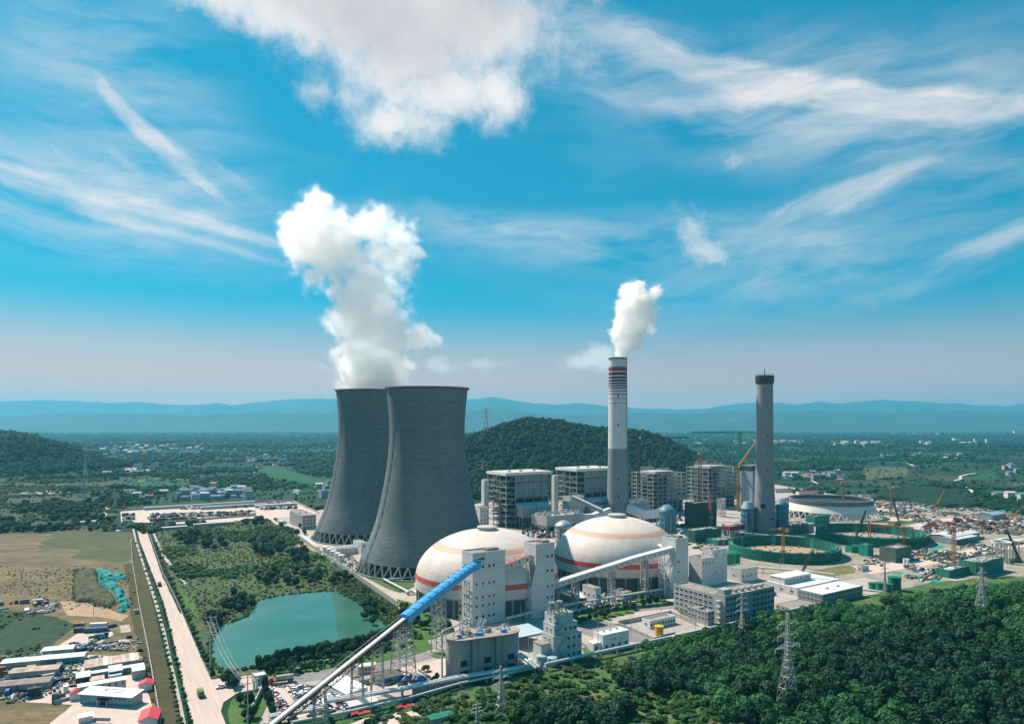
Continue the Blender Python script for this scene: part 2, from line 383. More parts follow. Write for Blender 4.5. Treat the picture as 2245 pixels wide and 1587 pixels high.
def mound(name, sil, Yc, depth, step, matl, bump=0.0, bs=.08, seed=1, xs=None, pw=2.0):
    """hill whose skyline follows the sightings sil = [(px, py)] seen at depth Yc"""
    px = [q[0] for q in sil]; hh = [max(-4, ZT(q[1], Yc)) for q in sil]
    wx = [(q - CX) / F * Yc for q in px]
    x = np.arange(wx[0], wx[-1], step); y = np.arange(Yc - depth * 2.1, Yc + depth * 2.1, step)
    X, Y = np.meshgrid(x, y)
    ph = np.interp(X, wx, hh)
    Z = ph * np.exp(-(np.abs(Y - Yc - 60 * np.sin(X * .006)) / depth) ** pw) + (fbm(X, Y, .008, seed) - .5) * 14 * np.clip(ph / 40, 0, 1)
    if bump: Z += fbm(X, Y, bs, seed + 5, 2) * bump
    Z -= 5 * (1 - np.clip(Z / 8, 0, 1)) + 1
    o = npobj(name, np.stack([X.ravel(), Y.ravel(), Z.ravel()], 1), gridfaces(len(x), len(y)), matl, smooth=True)
    struct(o); return o, (x, y, Z)
M_wood = gmat('wooded_hill', [(.008, .036, .024), (.014, .050, .028), (.024, .065, .03), (.006, .026, .018)], .03, bump=.6, fine=2.5)
SIL_MID = [(a, b + 6) for a, b in [(820, 1045), (900, 1010), (960, 985), (1030, 955), (1060, 948), (1100, 932), (1130, 922), (1160, 915), (1180, 917), (1230, 923), (1260, 932), (1300, 941), (1380, 941), (1410, 943), (1440, 952), (1480, 970), (1520, 992), (1560, 1015), (1620, 1050)]]
hill_mid, HM = mound('hill', SIL_MID, 1550, 250, 9, M_wood, seed=2)
SIL_L = [(a, b + 9) for a, b in [(-420, 985), (-300, 962), (-200, 950), (-120, 940), (-60, 946), (0, 958), (50, 953), (100, 955), (130, 962), (170, 982), (200, 998), (240, 1012), (275, 1026), (330, 1042)]]
hill_left, HL = mound('hill', SIL_L, 1850, 170, 10, M_wood, seed=4)
SIL_L2 = [(a, b + 12) for a, b in [(-500, 950), (-300, 930), (-150, 925), (-60, 936), (0, 944), (40, 950), (90, 962), (140, 975)]]
hill_l2, HL2 = mound('hill', SIL_L2, 2500, 260, 18, M_wood, seed=6)
M_mtn = gmat('mountain_forest', [(.03, .06, .05), (.045, .075, .06), (.07, .085, .07)], .0012, bump=0)
RIDGE = [(-900, 884), (-500, 878), (-200, 884), (0, 880), (100, 877), (200, 881), (300, 882), (400, 889), (500, 887), (600, 880), (640, 876), (735, 873), (800, 878), (900, 884), (1030, 874), (1080, 871), (1120, 876), (1160, 884), (1200, 887), (1270, 882), (1330, 890), (1390, 893), (1450, 896), (1500, 900), (1560, 893), (1620, 885), (1660, 882), (1710, 884), (1750, 886), (1800, 880), (1850, 885), (1880, 881), (1940, 877), (1990, 880), (2050, 882), (2100, 884), (2150, 888), (2200, 889), (2245, 886), (2500, 880), (2800, 888), (3100, 880)]
RIDGE2 = [(-900, 905), (-300, 902), (0, 912), (200, 905), (420, 910), (600, 903), (800, 908), (1030, 900), (1100, 897), (1180, 905), (1290, 909), (1400, 905), (1520, 908), (1600, 900), (1700, 904), (1800, 899), (1950, 903), (2050, 900), (2245, 905), (2600, 899), (3100, 905)]
def ridge(sil, Yc, dep, seed):
    px = [q[0] for q in sil]; wx = np.array([(q - CX) / F * Yc for q in px]); hh = [ZT(q[1], Yc) for q in sil]
    x = np.linspace(wx[0], wx[-1], 420); y = np.linspace(Yc - dep, Yc + dep, 25); X, Y = np.meshgrid(x, y)
    ph = np.interp(X, wx, hh); u = np.abs(Y - Yc) / dep
    Z = ph * (1 - u) ** 1.2 * (1 + (fbm(X, Y, .0012, seed) - .5) * 1.2 * np.clip(u * 5, 0, 1)) + (fbm(X, Y, .0022, seed + 1) - .5) * 90 * (1 - u)
    Z[0] = -6; Z[-1] = -6
    struct(npobj('mountain_range', np.stack([X.ravel(), Y.ravel(), Z.ravel()], 1), gridfaces(len(x), len(y)), M_mtn, smooth=True))
ridge(RIDGE, 19300, 1800, 3); ridge(RIDGE2, 12500, 1500, 8)

# ------------------------------------------------------------------ sheets laid on the ground
SHEET_N = [0]
def sheet(name, pts, matl, lift=None, jit=0.0, step=6.0, px=True, edge=True):
    """flat sheet a few mm to cm above the one below; natural ones get an uneven outline"""
    w = [G(*p) for p in pts] if px else [Vector((p[0], p[1], 0)) for p in pts]
    SHEET_N[0] += 1
    z = lift if lift is not None else 0.02 + 0.006 * SHEET_N[0]
    if jit:
        q = []
        for a, b in zip(w, w[1:] + w[:1]):
            n = max(1, int((b - a).length / step))
            for k in range(n):
                p = a.lerp(b, k / n); nv = mnoise.noise_vector(p * .09 + Vector((0, 0, SHEET_N[0]))) + .6 * mnoise.noise_vector(p * .3)
                q.append(p + nv * jit)
        w = q
    bm = bmesh.new(); vs = [bm.verts.new((p.x, p.y, z)) for p in w]
    es = [bm.edges.new((vs[i], vs[(i + 1) % len(vs)])) for i in range(len(vs))]
    bmesh.ops.triangle_fill(bm, use_beauty=True, use_dissolve=False, edges=es)
    for f in bm.faces:
        if f.normal.z < 0: f.normal_flip()
    me = bpy.data.meshes.new(name); bm.to_mesh(me); bm.free(); me.materials.append(matl)
    o = bpy.data.objects.new(name, me); COL.objects.link(o); struct(o); return o

# ------------------------------------------------------------------ leaves and trees
def leafmat(name, c1, c2, c3):
    m = bpy.data.materials.new(name); m.use_nodes = True; t = m.node_tree; t.nodes.clear(); n = NT(t)
    r = n.n('ShaderNodeObjectInfo').outputs['Random']
    p = n.n('ShaderNodeNewGeometry').outputs['Position']
    f = n.noise(p, .035, 4, .6); g = n.noise(p, 1.3, 3, .6)
    c = n.mix(r, c1, c2); c = n.mix(n.mr(f, .5, .68, 0, .8), c, c3)
    c = n.mix(n.mr(g, .3, .7, 0, .5), c, n.mix(1.0, c, (.5, .55, .55), 'MULTIPLY'))
    b = n.n('ShaderNodeBsdfPrincipled', {'Base Color': c, 'Roughness': .6, 'Specular IOR Level': .2})
    tr = n.n('ShaderNodeBsdfTranslucent', {'Color': n.mix(1.0, c, (.9, 1.2, .5), 'MULTIPLY')})
    ms = n.n('ShaderNodeMixShader', {0: .3, 1: b.outputs[0], 2: tr.outputs[0]})
    n.n('ShaderNodeOutputMaterial', {'Surface': ms.outputs[0]}); return m
M_leaf = leafmat('forest_leaves', (.010, .070, .038), (.060, .215, .075), (.11, .26, .075))
M_leafd = leafmat('dark_leaves', (.006, .044, .030), (.022, .105, .050), (.042, .135, .05))
M_leafb = leafmat('scrub_leaves', (.028, .10, .032), (.075, .18, .05), (.13, .18, .06))
M_dry = leafmat('dry_shrub_leaves', (.17, .165, .07), (.25, .215, .10), (.11, .15, .055))
M_bark = mat('bark', (.10, .075, .055), .9)
def crown_mesh(name, seed, n, size, flat=1.0, lob=5, matl=None, up=.35):
    """unit crown: leaf clumps spread through several uneven lobes; radius about 1, centre at z = flat"""
    r = np.random.default_rng(seed)
    lc = r.normal(size=(lob, 3)); lc /= np.linalg.norm(lc, axis=1)[:, None]; lc *= r.uniform(.25, .6, (lob, 1)); lc[:, 2] = np.abs(lc[:, 2]) * .9 - .15
    lr = r.uniform(.38, .66, lob)
    k = r.integers(0, lob, n); dv = r.normal(size=(n, 3)); dv /= np.linalg.norm(dv, axis=1)[:, None]
    c = lc[k] + dv * (lr[k] * r.uniform(.72, 1.08, n))[:, None]
    nn = dv + r.normal(size=(n, 3)) * .45 + np.array([0, 0, up]); nn /= np.linalg.norm(nn, axis=1)[:, None]
    a = np.cross(nn, r.normal(size=(n, 3))); a /= np.linalg.norm(a, axis=1)[:, None]; b = np.cross(nn, a)
    s = (size * r.uniform(.6, 1.3, n))[:, None]
    q = np.stack([c - a * s - b * s * .6, c + a * s * .9 - b * s * .75, c + a * s * .7 + b * s * .8, c - a * s * .8 + b * s * .65], 1)
    q[:, :, 2] = q[:, :, 2] * flat + flat * .8
    return npmesh(name, q.reshape(-1, 3), np.arange(n * 4).reshape(n, 4), matl)
def trunk_mesh(name, seed, h=1.0, r0=.09):
    r = random.Random(seed); b = MB(); p = Vector((0, 0, -.25)); top = Vector((r.uniform(-.08, .08), r.uniform(-.08, .08), h))
    b.cyl(p, top, r0, 6, r0 * .55, caps=False)
    for k in range(4):
        a = r.uniform(0, 6.3); q = p.lerp(top, r.uniform(.5, .95))
        b.cyl(q, q + Vector((math.cos(a) * .5, math.sin(a) * .5, r.uniform(.3, .55))), r0 * .45, 4, r0 * .15, caps=False)
    return b.mesh(name, M_bark)
def scatter(name, pts, sc, protos, seed=0, zsc=None, label=None):
    """one object of many unpickable plants: instances of the crowns of real trees on points"""
    rr = np.random.default_rng(seed); n = len(pts)
    me = bpy.data.meshes.new(name); me.vertices.add(n); me.vertices.foreach_set('co', np.asarray(pts, np.float32).ravel())
    at = me.attributes.new('siz', 'FLOAT_VECTOR', 'POINT'); s = np.asarray(sc, float)
    zz = s * (zsc if zsc is not None else rr.uniform(.85, 1.2, n)); at.data.foreach_set('vector', np.stack([s, s, zz], 1).astype(np.float32).ravel())
    a2 = me.attributes.new('spin', 'FLOAT_VECTOR', 'POINT'); a2.data.foreach_set('vector', np.stack([rr.uniform(-.15, .15, n), rr.uniform(-.15, .15, n), rr.uniform(0, 6.28, n)], 1).astype(np.float32).ravel())
    o = bpy.data.objects.new(name, me); COL.objects.link(o); o['kind'] = 'stuff'
    g = bpy.data.node_groups.new(name, 'GeometryNodeTree')
    g.interface.new_socket('Geometry', in_out='INPUT', socket_type='NodeSocketGeometry'); g.interface.new_socket('Geometry', in_out='OUTPUT', socket_type='NodeSocketGeometry')
    N_ = g.nodes.new; gi = N_('NodeGroupInput'); go = N_('NodeGroupOutput'); iop = N_('GeometryNodeInstanceOnPoints'); jn = N_('GeometryNodeJoinGeometry')
    for pr in protos:
        oi = N_('GeometryNodeObjectInfo'); oi.inputs['Object'].default_value = pr; oi.transform_space = 'ORIGINAL'; oi.inputs['As Instance'].default_value = True
        g.links.new(oi.outputs['Geometry'], jn.inputs[0])
    g.links.new(gi.outputs[0], iop.inputs['Points']); g.links.new(jn.outputs[0], iop.inputs['Instance']); iop.inputs['Pick Instance'].default_value = True
    def named(nm):
        q = N_('GeometryNodeInputNamedAttribute'); q.data_type = 'FLOAT_VECTOR'; q.inputs['Name'].default_value = nm; return q.outputs[0]
    rv = N_('FunctionNodeRandomValue'); rv.data_type = 'INT'; rv.inputs[4].default_value = 0; rv.inputs[5].default_value = len(protos) - 1; rv.inputs['Seed'].default_value = seed
    g.links.new(rv.outputs[2], iop.inputs['Instance Index'])
    e2r = N_('FunctionNodeEulerToRotation'); g.links.new(named('spin'), e2r.inputs[0]); g.links.new(e2r.outputs[0], iop.inputs['Rotation'])
    g.links.new(named('siz'), iop.inputs['Scale']); g.links.new(iop.outputs[0], go.inputs[0])
    md = o.modifiers.new('plants', 'NODES'); md.node_group = g
    return o

def stuffpart(o): o['kind'] = 'stuff'; return o
# ------------------------------------------------------------------ cooling towers
M_shell = bpy.data.materials.new('tower_concrete'); M_shell.use_nodes = True
def _shell():
    t = M_shell.node_tree; t.nodes.clear(); n = NT(t)
    o = n.n('ShaderNodeTexCoord').outputs['Object']; s = n.n('ShaderNodeSeparateXYZ', {0: o})
    z = s.outputs[2]; ang = n.m('ARCTAN2', s.outputs[1], s.outputs[0])
    lift = n.m('FRACT', n.m('MULTIPLY', z, 1 / 1.5)); row = n.m('FLOOR', n.m('MULTIPLY', z, 1 / 1.5))
    wn = n.n('ShaderNodeTexWhiteNoise', noise_dimensions='2D', ); 
    t.links.new(n.n('ShaderNodeCombineXYZ', {0: row, 1: n.m('FLOOR', n.m('MULTIPLY', ang, 9))}).outputs[0], wn.inputs['Vector'])
    wr = n.n('ShaderNodeTexWhiteNoise', {'W': row}, noise_dimensions='1D')
    f = n.noise(n.v('MULTIPLY', o, (.05, .05, .012)), 1.0, 6, .6); g = n.noise(o, .5, 6, .6)
    c = n.mix(n.mr(f, .3, .7), (.10, .142, .155), (.175, .198, .204))
    c = n.mix(n.m('MULTIPLY', wr.outputs[0], .55), c, (.095, .115, .12)); c = n.mix(n.m('MULTIPLY', wn.outputs[0], .14), c, (.42, .41, .39))
    c = n.mix(n.mr(lift, .0, .14, .5, 0), c, (.12, .125, .125)); c = n.mix(n.mr(g, .35, .7, .22, 0), c, (.15, .155, .155))
    b = n.n('ShaderNodeBsdfPrincipled', {'Base Color': c, 'Roughness': .9, 'Specular IOR Level': .2})
    n.n('ShaderNodeBump', {'Strength': .5, 'Distance': .12, 'Height': n.mr(lift, 0, .1)})
    n.n('ShaderNodeOutputMaterial', {'Surface': b.outputs[0]})
_shell()
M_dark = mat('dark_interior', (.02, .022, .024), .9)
M_colc = mat('column_concrete', (.30, .30, .29), .9)
M_steel = mat('galvanised_steel', (.42, .43, .43), .55, metal=.35)
M_stl2 = mat('grey_painted_steel', (.30, .33, .34), .6)
PROF = [(55.6, 9.5), (53.2, 16), (49.6, 24), (46.4, 32), (43.7, 40), (41.2, 50), (39.0, 60), (37.1, 70), (35.3, 80), (33.9, 90), (32.8, 100), (32.2, 110), (32.1, 118), (32.4, 127), (33.2, 138), (34.2, 147), (34.7, 152)]
def cooling_tower(loc, kz, label):
    t = thing('cooling_tower', label, 'cooling tower', loc, ANG, 'hyperbolic cooling towers')
    b = MB(); pr = [(r, z * kz) for r, z in PROF]; b.lathe(pr + [(r - .6, z) for r, z in reversed(pr)] + [pr[0]], 120); b.build('shell', M_shell, t, smooth=40)
    zt = pr[-1][1]; b = MB(); b.lathe([(34.9, zt - .6), (36.2, zt), (36.2, zt + 1.1), (34.0, zt + 1.1), (34.0, zt - .6)], 120); b.build('top_rim', mat('rim_concrete', (.10, .11, .115), .9), t, smooth=30)
    b = MB()
    for k in range(60): a = 2 * math.pi * k / 60; b.tri((35.9 * math.cos(a), 35.9 * math.sin(a), zt + 1), (35.9 * math.cos(a), 35.9 * math.sin(a), zt + 2.4), .14)
    stuffpart(b.build('rim_railing', M_stl2, t))
    b = MB(); b.lathe([(61.5, -.5), (61.5, 1.2), (60.6, 1.2), (60.6, -.5)], 96); b.build('basin_wall', M_colc, t, smooth=30)
    b = MB(); b.lathe([(60.5, .4), (0.1, .4)], 64); b.build('basin_water', mat('basin_water', (.03, .06, .06), .1), t)
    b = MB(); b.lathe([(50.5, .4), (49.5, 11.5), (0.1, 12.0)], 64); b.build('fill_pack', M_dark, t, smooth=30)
    n = 44; me = {}
    for sgn in (-1, 1):
        b = MB(); a = sgn * math.pi / n; b.cyl((59.6 * math.cos(a), 59.6 * math.sin(a), 0), (55.3, 0, 9.9 * kz), .62, 6); me[sgn] = b.mesh('column', M_colc, 40)
    for k in range(n):
        for sgn in (-1, 1): inst(me[sgn], 'column', t, rz=2 * math.pi * k / n)
    b = MB(); a = R(212) - ANG; pts = [((r + 1.3) * math.cos(a), (r + 1.3) * math.sin(a), z) for r, z in pr]      # caged ladder up the lit side
    u = Vector((-math.sin(a), math.cos(a), 0)) * .8
    for p, q in zip(pts[:-1], pts[1:]):
        for sg in (-1, 1): b.bar(Vector(p) + u * sg, Vector(q) + u * sg, .22)
        for j in range(5):
            c = Vector(p).lerp(Vector(q), j / 5); b.bar(c - u, c + u, .2); rad = Vector((math.cos(a), math.sin(a), 0)); b.bar(c, c - rad * 1.4, .15)
        c = Vector(p); b.box(c.x - .8, c.x + .8, c.y - .8, c.y + .8, c.z - .12, c.z + .12)
    b.build('ladder', M_stl2, t)
    return t
TC1 = Vector((-73, 590, 0)); TC2 = Vector(((808.5 - CX) / F * 747, 747, 0))
cooling_tower(TC1, 1.0, 'nearer grey concrete cooling tower, in front and without steam')
cooling_tower(TC2, 158 / 152, 'grey concrete cooling tower behind, with white steam rising from its top')

# ------------------------------------------------------------------ steam: real volumes of droplets
def steam(name, blobs, Y, res, dens, nscale, namp, seed, label, wamp, zrim, sc_=.88):
    pts = []
    for k_, (bx, by, br, w) in enumerate(blobs):
        c = P(bx, by, Y); pts.append((c, br * sc_ / F * Y if k_ > 2 else br / F * Y, w))
    rs = np.random.default_rng(seed)
    lo = Vector([min(c[i] - r * 1.5 for c, r, w in pts) for i in range(3)]); hi = Vector([max(c[i] + r * 1.5 for c, r, w in pts) for i in range(3)])
    g = bpy.data.node_groups.new(name, 'GeometryNodeTree'); g.interface.new_socket('Geometry', in_out='OUTPUT', socket_type='NodeSocketGeometry')
    n = NT(g); pos = n.n('GeometryNodeInputPosition').outputs[0]
    off = n.v('ADD', pos, (seed * 91.7, seed * 13.3, 0))
    wv = n.n('ShaderNodeTexNoise', {'Vector': off, 'Scale': nscale * .8, 'Detail': 3.0, 'Roughness': .5}).outputs['Color']
    pw = n.v('ADD', pos, n.v('SCALE', n.v('SUBTRACT', wv, (.5, .5, .5)), scale=wamp))
    acc = None
    for c, r, w in pts:
        c = c + Vector((0, rs.uniform(-.35, .35) * r, 0))
        d_ = n.m('DIVIDE', n.v('DISTANCE', pw, tuple(c)), r); f = n.m('MULTIPLY', n.m('SUBTRACT', 1.0, d_), w)
        acc = f if acc is None else n.m('MAXIMUM', acc, f)
    nz = n.n('ShaderNodeTexNoise', {'Vector': off, 'Scale': nscale, 'Detail': 7.0, 'Roughness': .62}).outputs[0]
    bil = n.n('ShaderNodeTexVoronoi', {'Vector': n.v('ADD', off, n.v('SCALE', wv, scale=wamp * .6)), 'Scale': nscale * 1.9}, feature='SMOOTH_F1').outputs['Distance']
    acc = n.m('ADD', acc, n.m('MULTIPLY', n.m('SUBTRACT', nz, .53), namp)); acc = n.m('ADD', acc, n.m('MULTIPLY', n.m('SUBTRACT', .45, bil), namp * .55))
    den = n.m('MULTIPLY', n.mr(acc, 0.0, .30), dens); den = n.m('MULTIPLY', den, n.mr(acc, 0.0, .2, .15, 1)); den = n.m('ADD', den, n.m('MULTIPLY', n.mr(acc, -.30, .10, 0, 1, True), dens * .09)); den = n.m('MULTIPLY', den, n.mr(n.n('ShaderNodeSeparateXYZ', {0: pos}).outputs[2], zrim, zrim + 3.0))
    cube = n.n('GeometryNodeVolumeCube', {'Density': den, 'Min': tuple(lo), 'Max': tuple(hi)})
    sz = hi - lo; mx = max(sz)
    for k, s_ in zip(('Resolution X', 'Resolution Y', 'Resolution Z'), sz): cube.inputs[k].default_value = max(16, int(res * s_ / mx))
    m = bpy.data.materials.new(name); m.use_nodes = True; t = m.node_tree; t.nodes.clear(); q = NT(t)
    v = q.n('ShaderNodeVolumePrincipled', {'Color': (.999, .998, .996, 1), 'Density': 1.0, 'Anisotropy': .6}); q.n('ShaderNodeOutputMaterial', {'Volume': v.outputs[0]})
    sm = n.n('GeometryNodeSetMaterial', {'Geometry': cube.outputs[0], 'Material': m}); n.n('NodeGroupOutput', {0: sm.outputs[0]})
    vd = bpy.data.volumes.new(name); vd.materials.append(m); o = bpy.data.objects.new(name, vd); COL.objects.link(o); o['kind'] = 'stuff'
    o['label'] = label; o['category'] = 'steam'
    md = o.modifiers.new('droplets', 'NODES'); md.node_group = g
    return o
steam('steam_plume', [(815, 872, 68, 1.5), (815, 840, 74, 1.4), (810, 800, 80, 1.4), (806, 765, 74, 1.3), (812, 715, 62, 1.3), (800, 680, 82, 1.6), (795, 645, 66, 1.5), (770, 700, 56, 1.1), (850, 690, 52, 1.1), (862, 745, 56, .9), (895, 742, 44, .85), (925, 738, 34, .85), (950, 750, 24, .8), (742, 712, 30, .7), (728, 690, 24, .6), (825, 610, 56, .42), (850, 575, 56, .45), (745, 600, 46, .4),
    (690, 520, 82, 1.6), (660, 500, 58, 1.4), (705, 462, 50, 1.4), (740, 500, 56, 1.1), (775, 520, 50, .7), (822, 500, 52, 1.0), (868, 525, 52, .7), (893, 560, 38, .7), (875, 575, 34, .6), (720, 575, 52, .5), (688, 605, 34, .45), (765, 560, 54, .4), (840, 540, 44, .5)],
    747, 250, .072, .042, 1.75, 3, 'white steam rising from the rear cooling tower', 26, 158.5)
steam('steam_plume', [(1359, 783, 11, 1.6), (1361, 771, 13, 1.5), (1368, 756, 20, 1.5), (1384, 742, 26, 1.4), (1356, 733, 24, 1.3), (1372, 712, 32, 1.5), (1398, 708, 30, 1.3), (1372, 678, 30, 1.4), (1396, 668, 38, 1.5), (1386, 640, 30, 1.4), (1402, 628, 18, 1.2), (1420, 690, 28, .9), (1418, 655, 26, 1.0), (1440, 638, 18, .9), (1425, 720, 18, .7)],
    851, 190, .24, .10, 1.6, 5, 'small white smoke puff above the striped chimney', 9, 204.0)

# ------------------------------------------------------------------ haze
b = MB(); b.box(-21500, 21500, -2900, 21500, -8, 980)
M_haze = bpy.data.materials.new('haze'); M_haze.use_nodes = True
_t = M_haze.node_tree; _t.nodes.clear(); _n = NT(_t)
_v = _n.n('ShaderNodeVolumePrincipled', {'Color': (.16, .63, .88, 1), 'Density': 6.8e-5, 'Anisotropy': 0.2}); _n.n('ShaderNodeOutputMaterial', {'Volume': _v.outputs[0]})
hz = b.build('haze', M_haze); hz['kind'] = 'stuff'
# ------------------------------------------------------------------ paints
M_white = mat('white_cladding', (.60, .60, .585), .6, .07, .12, streak=.35)
M_white2 = mat('clean_white_paint', (.74, .73, .71), .55, .05, .2)
M_wroof = mat('white_sheet_roof', (.72, .70, .67), .5, .08, .1)
M_groof = mat('gravel_roof', (.27, .24, .215), .95, .25, .25, bump=.2)
M_grey = mat('grey_render', (.40, .40, .39), .85, .12, .15, streak=.3)
M_conw = mat('weathered_concrete', (.37, .365, .345), .9, .18, .15, streak=.5)
M_glass = mat('dark_window_glass', (.025, .035, .042), .12, .3, .3, spec=.6)
M_joint = mat('panel_joint', (.12, .12, .12), .9)
M_blue = mat('blue_sheet', (.06, .36, .68), .45, .12, .3)
M_blued = mat('blue_glass_front', (.05, .24, .32), .2, .2, .3, spec=.6)
M_red = mat('red_paint', (.50, .055, .05), .6, .15, .3)
M_redroof = mat('red_roof_tiles', (.55, .045, .07), .6, .18, .6)
M_rust = mat('rusty_sheet_roof', (.36, .24, .17), .8, .35, .25, col2=(.60, .50, .42))
M_net = mat('green_safety_net', (.010, .125, .09), .85, .35, .4, bump=.5)
M_netl = mat('bright_green_net', (.015, .26, .175), .85, .3, .5, bump=.5)
M_netd = mat('dusty_green_net', (.10, .17, .13), .9, .35, .4, bump=.5)
M_tankg = mat('green_tank_paint', (.012, .17, .10), .5, .12, .3)
M_teal = mat('teal_cladding', (.075, .20, .26), .5, .15, .2)
M_silver = mat('silver_cladding', (.42, .45, .46), .4, .1, .3, metal=.5)
M_beige = mat('beige_stripe_paint', (.58, .36, .26), .6, .06, .2)
M_rubber = mat('conveyor_belt', (.03, .03, .033), .8)
M_yel = mat('yellow_paint', (.75, .40, .02), .5, .12, .4)
M_oran = mat('orange_crane_paint', (.34, .155, .045), .6, .2, .5)
M_blk = mat('black_crane_paint', (.035, .04, .045), .6)
M_grn = mat('green_crane_paint', (.03, .22, .12), .6)
M_bluetarp = mat('blue_tarpaulin', (.03, .15, .42), .6, .2, .6)
M_pipe = mat('insulated_pipe', (.62, .62, .61), .4, .08, .4, metal=.2)
M_wall = mat('perimeter_wall_render', (.44, .42, .38), .9, .15, .2, streak=.4)
M_maroon = mat('maroon_netting', (.16, .03, .04), .9, .3, .5)
M_clad = mat('boiler_cladding', (.22, .30, .32), .6, .15, .12)
M_rstl = mat('rust_red_steel', (.22, .05, .04), .8, .3, .5)

def stuffpart(o): o['kind'] = 'stuff'; return o
_WIN = {}
def window_mesh(w, h):
    k = (round(w, 2), round(h, 2))
    if k not in _WIN:
        b = MB(); b.box(-w / 2, w / 2, -.10, .05, -h / 2, h / 2); b.cur = 1; fw = .09
        b.box(-w / 2 - fw, w / 2 + fw, -.16, .05, h / 2, h / 2 + fw); b.box(-w / 2 - fw, w / 2 + fw, -.24, .05, -h / 2 - fw, -h / 2); b.box(-w / 2 - fw, -w / 2, -.14, .05, -h / 2, h / 2); b.box(w / 2, w / 2 + fw, -.14, .05, -h / 2, h / 2)
        if w > 1.6: b.box(-.04, .04, -.13, .05, -h / 2, h / 2)
        _WIN[k] = b.mesh('window', [M_glass, M_white2])
    return _WIN[k]
def win_front(t, x, z, w=1.4, h=1.5, y=0.0): return inst(window_mesh(w, h), 'window', t, (x, y, z))
def win_left(t, y, z, w=1.4, h=1.5, x=0.0): return inst(window_mesh(w, h), 'window', t, (x, y, z), R(-90))
def bands(t, x0, x1, y0, y1, zs, wall, name='wall_panel', core=M_joint):
    """storey-high panels with a recessed joint between them"""
    b = MB(); b.box(x0 + .12, x1 - .12, y0 + .12, y1 - .12, zs[0], zs[-1] - .2); b.build('core', core, t)
    for a, c in zip(zs[:-1], zs[1:]): b = MB(); b.box(x0, x1, y0, y1, a + .06, c - .06); b.build(name, wall, t)
def roof_flat(t, x0, x1, y0, y1, z, par=.7, wall=M_white, top=M_groof, w=.35):
    b = MB(); b.box(x0 + w, x1 - w, y0 + w, y1 - w, z, z + .12); b.build('roof', top, t)
    b = MB(); b.box(x0 - .05, x1 + .05, y0 - .05, y0 + w, z + .003, z + par); b.box(x0 - .05, x1 + .05, y1 - w, y1 + .05, z + .003, z + par); b.box(x0 - .05, x0 + w, y0 + w, y1 - w, z + .003, z + par); b.box(x1 - w, x1 + .05, y0 + w, y1 - w, z + .003, z + par)
    b.build('parapet', wall, t)
def block(name, label, cat, spec, wall=M_white, rows=(), nf=0, nl=0, ww=1.4, wh=1.5, storeys=None, top=M_groof, par=.7, group=None, door=False, rz=ANG, units=2):
    C, L, Wd, h = spec; t = thing(name, label, cat, (C.x, C.y, 0), rz, group)
    ns = storeys or max(1, round(h / 4.2)); bands(t, 0, L, 0, Wd, [h * k / ns for k in range(ns + 1)], wall)
    roof_flat(t, 0, L, 0, Wd, h, par, wall, top)
    for z in (rows or [h * (k + .55) / ns for k in range(ns)]):
        for k in range(nf): win_front(t, L * (k + .5) / nf, z, min(ww, L / nf * .72), wh)
        for k in range(nl): win_left(t, Wd * (k + .5) / nl, z, min(ww, Wd / nl * .72), wh)
    if door: b = MB(); b.box(L * .1, L * .1 + 2.4, -.12, .1, 0, 2.8); b.build('door', M_stl2, t)
    for k in range(units):
        x = L * (.3 + .4 * k) ; b = MB(); b.box(x - 1, x + 1, Wd * .45, Wd * .45 + 1.6, h + .1, h + 1.5); b.build('roof_unit', M_stl2, t)
    return t

# lattice members
def lattice(mb, a, b, w, n, r, w2=None, diag=True):
    a = Vector(a); b = Vector(b); w2 = w if w2 is None else w2; ax = (b - a).normalized()
    up = Vector((0, 0, 1)) if abs(ax.z) < .9 else Vector((1, 0, 0)); x = ax.cross(up).normalized(); y = x.cross(ax)
    def ring(k):
        f = k / n; c = a.lerp(b, f); ww = (w + (w2 - w) * f) / 2
        return [c + x * ww + y * ww, c - x * ww + y * ww, c - x * ww - y * ww, c + x * ww - y * ww]
    prev = ring(0)
    for j in range(4): mb.bar(prev[j], ring(n)[j], r * 1.5)
    for k in range(n):
        nx_ = ring(k + 1)
        for j in range(4):
            j2 = (j + 1) % 4
            if diag: mb.tri(prev[j], nx_[j2], r) if k % 2 else mb.tri(prev[j2], nx_[j], r)
            mb.tri(nx_[j], nx_[j2], r)
        prev = nx_
    return mb

# ------------------------------------------------------------------ plant ground
sheet('plant_yard', [(603, 1138), (703, 1214), (871, 1329), (935, 1400), (800, 1440), (585, 1490), (545, 1587), (700, 1578), (985, 1500), (1310, 1432), (1705, 1345), (1985, 1288), (2120, 1240), (2050, 1120), (1700, 1062), (1180, 1070), (860, 1085)], M_conc)
sheet('lawn', [(700, 1205), (735, 1215), (790, 1262), (905, 1262), (910, 1285), (880, 1300), (862, 1296), (800, 1265)], M_grass, jit=.8)
sheet('lawn', [(870, 1312), (915, 1325), (980, 1350), (1000, 1385), (935, 1405), (880, 1345)], M_grass, jit=.8)
sheet('lawn', [(1235, 1345), (1310, 1330), (1430, 1312), (1500, 1322), (1440, 1330), (1330, 1358), (1250, 1380)], M_grass, jit=.6)
sheet('lawn', [(1480, 1335), (1520, 1340), (1530, 1350), (1500, 1352)], M_grass, jit=.4)
sheet('lawn', [(1275, 1420), (1300, 1413), (1310, 1437), (1285, 1444)], M_grass, jit=.4)
sheet('lawn', [(1340, 1366), (1357, 1367), (1435, 1402), (1418, 1408)], M_grass, jit=.3)
sheet('lawn', [(1385, 1310), (1420, 1300), (1450, 1318), (1400, 1322)], M_grass, jit=.4)
sheet('driveway', [(1236, 1352), (1330, 1362), (1440, 1402), (1420, 1410), (1310, 1400), (1250, 1380)], M_asph)
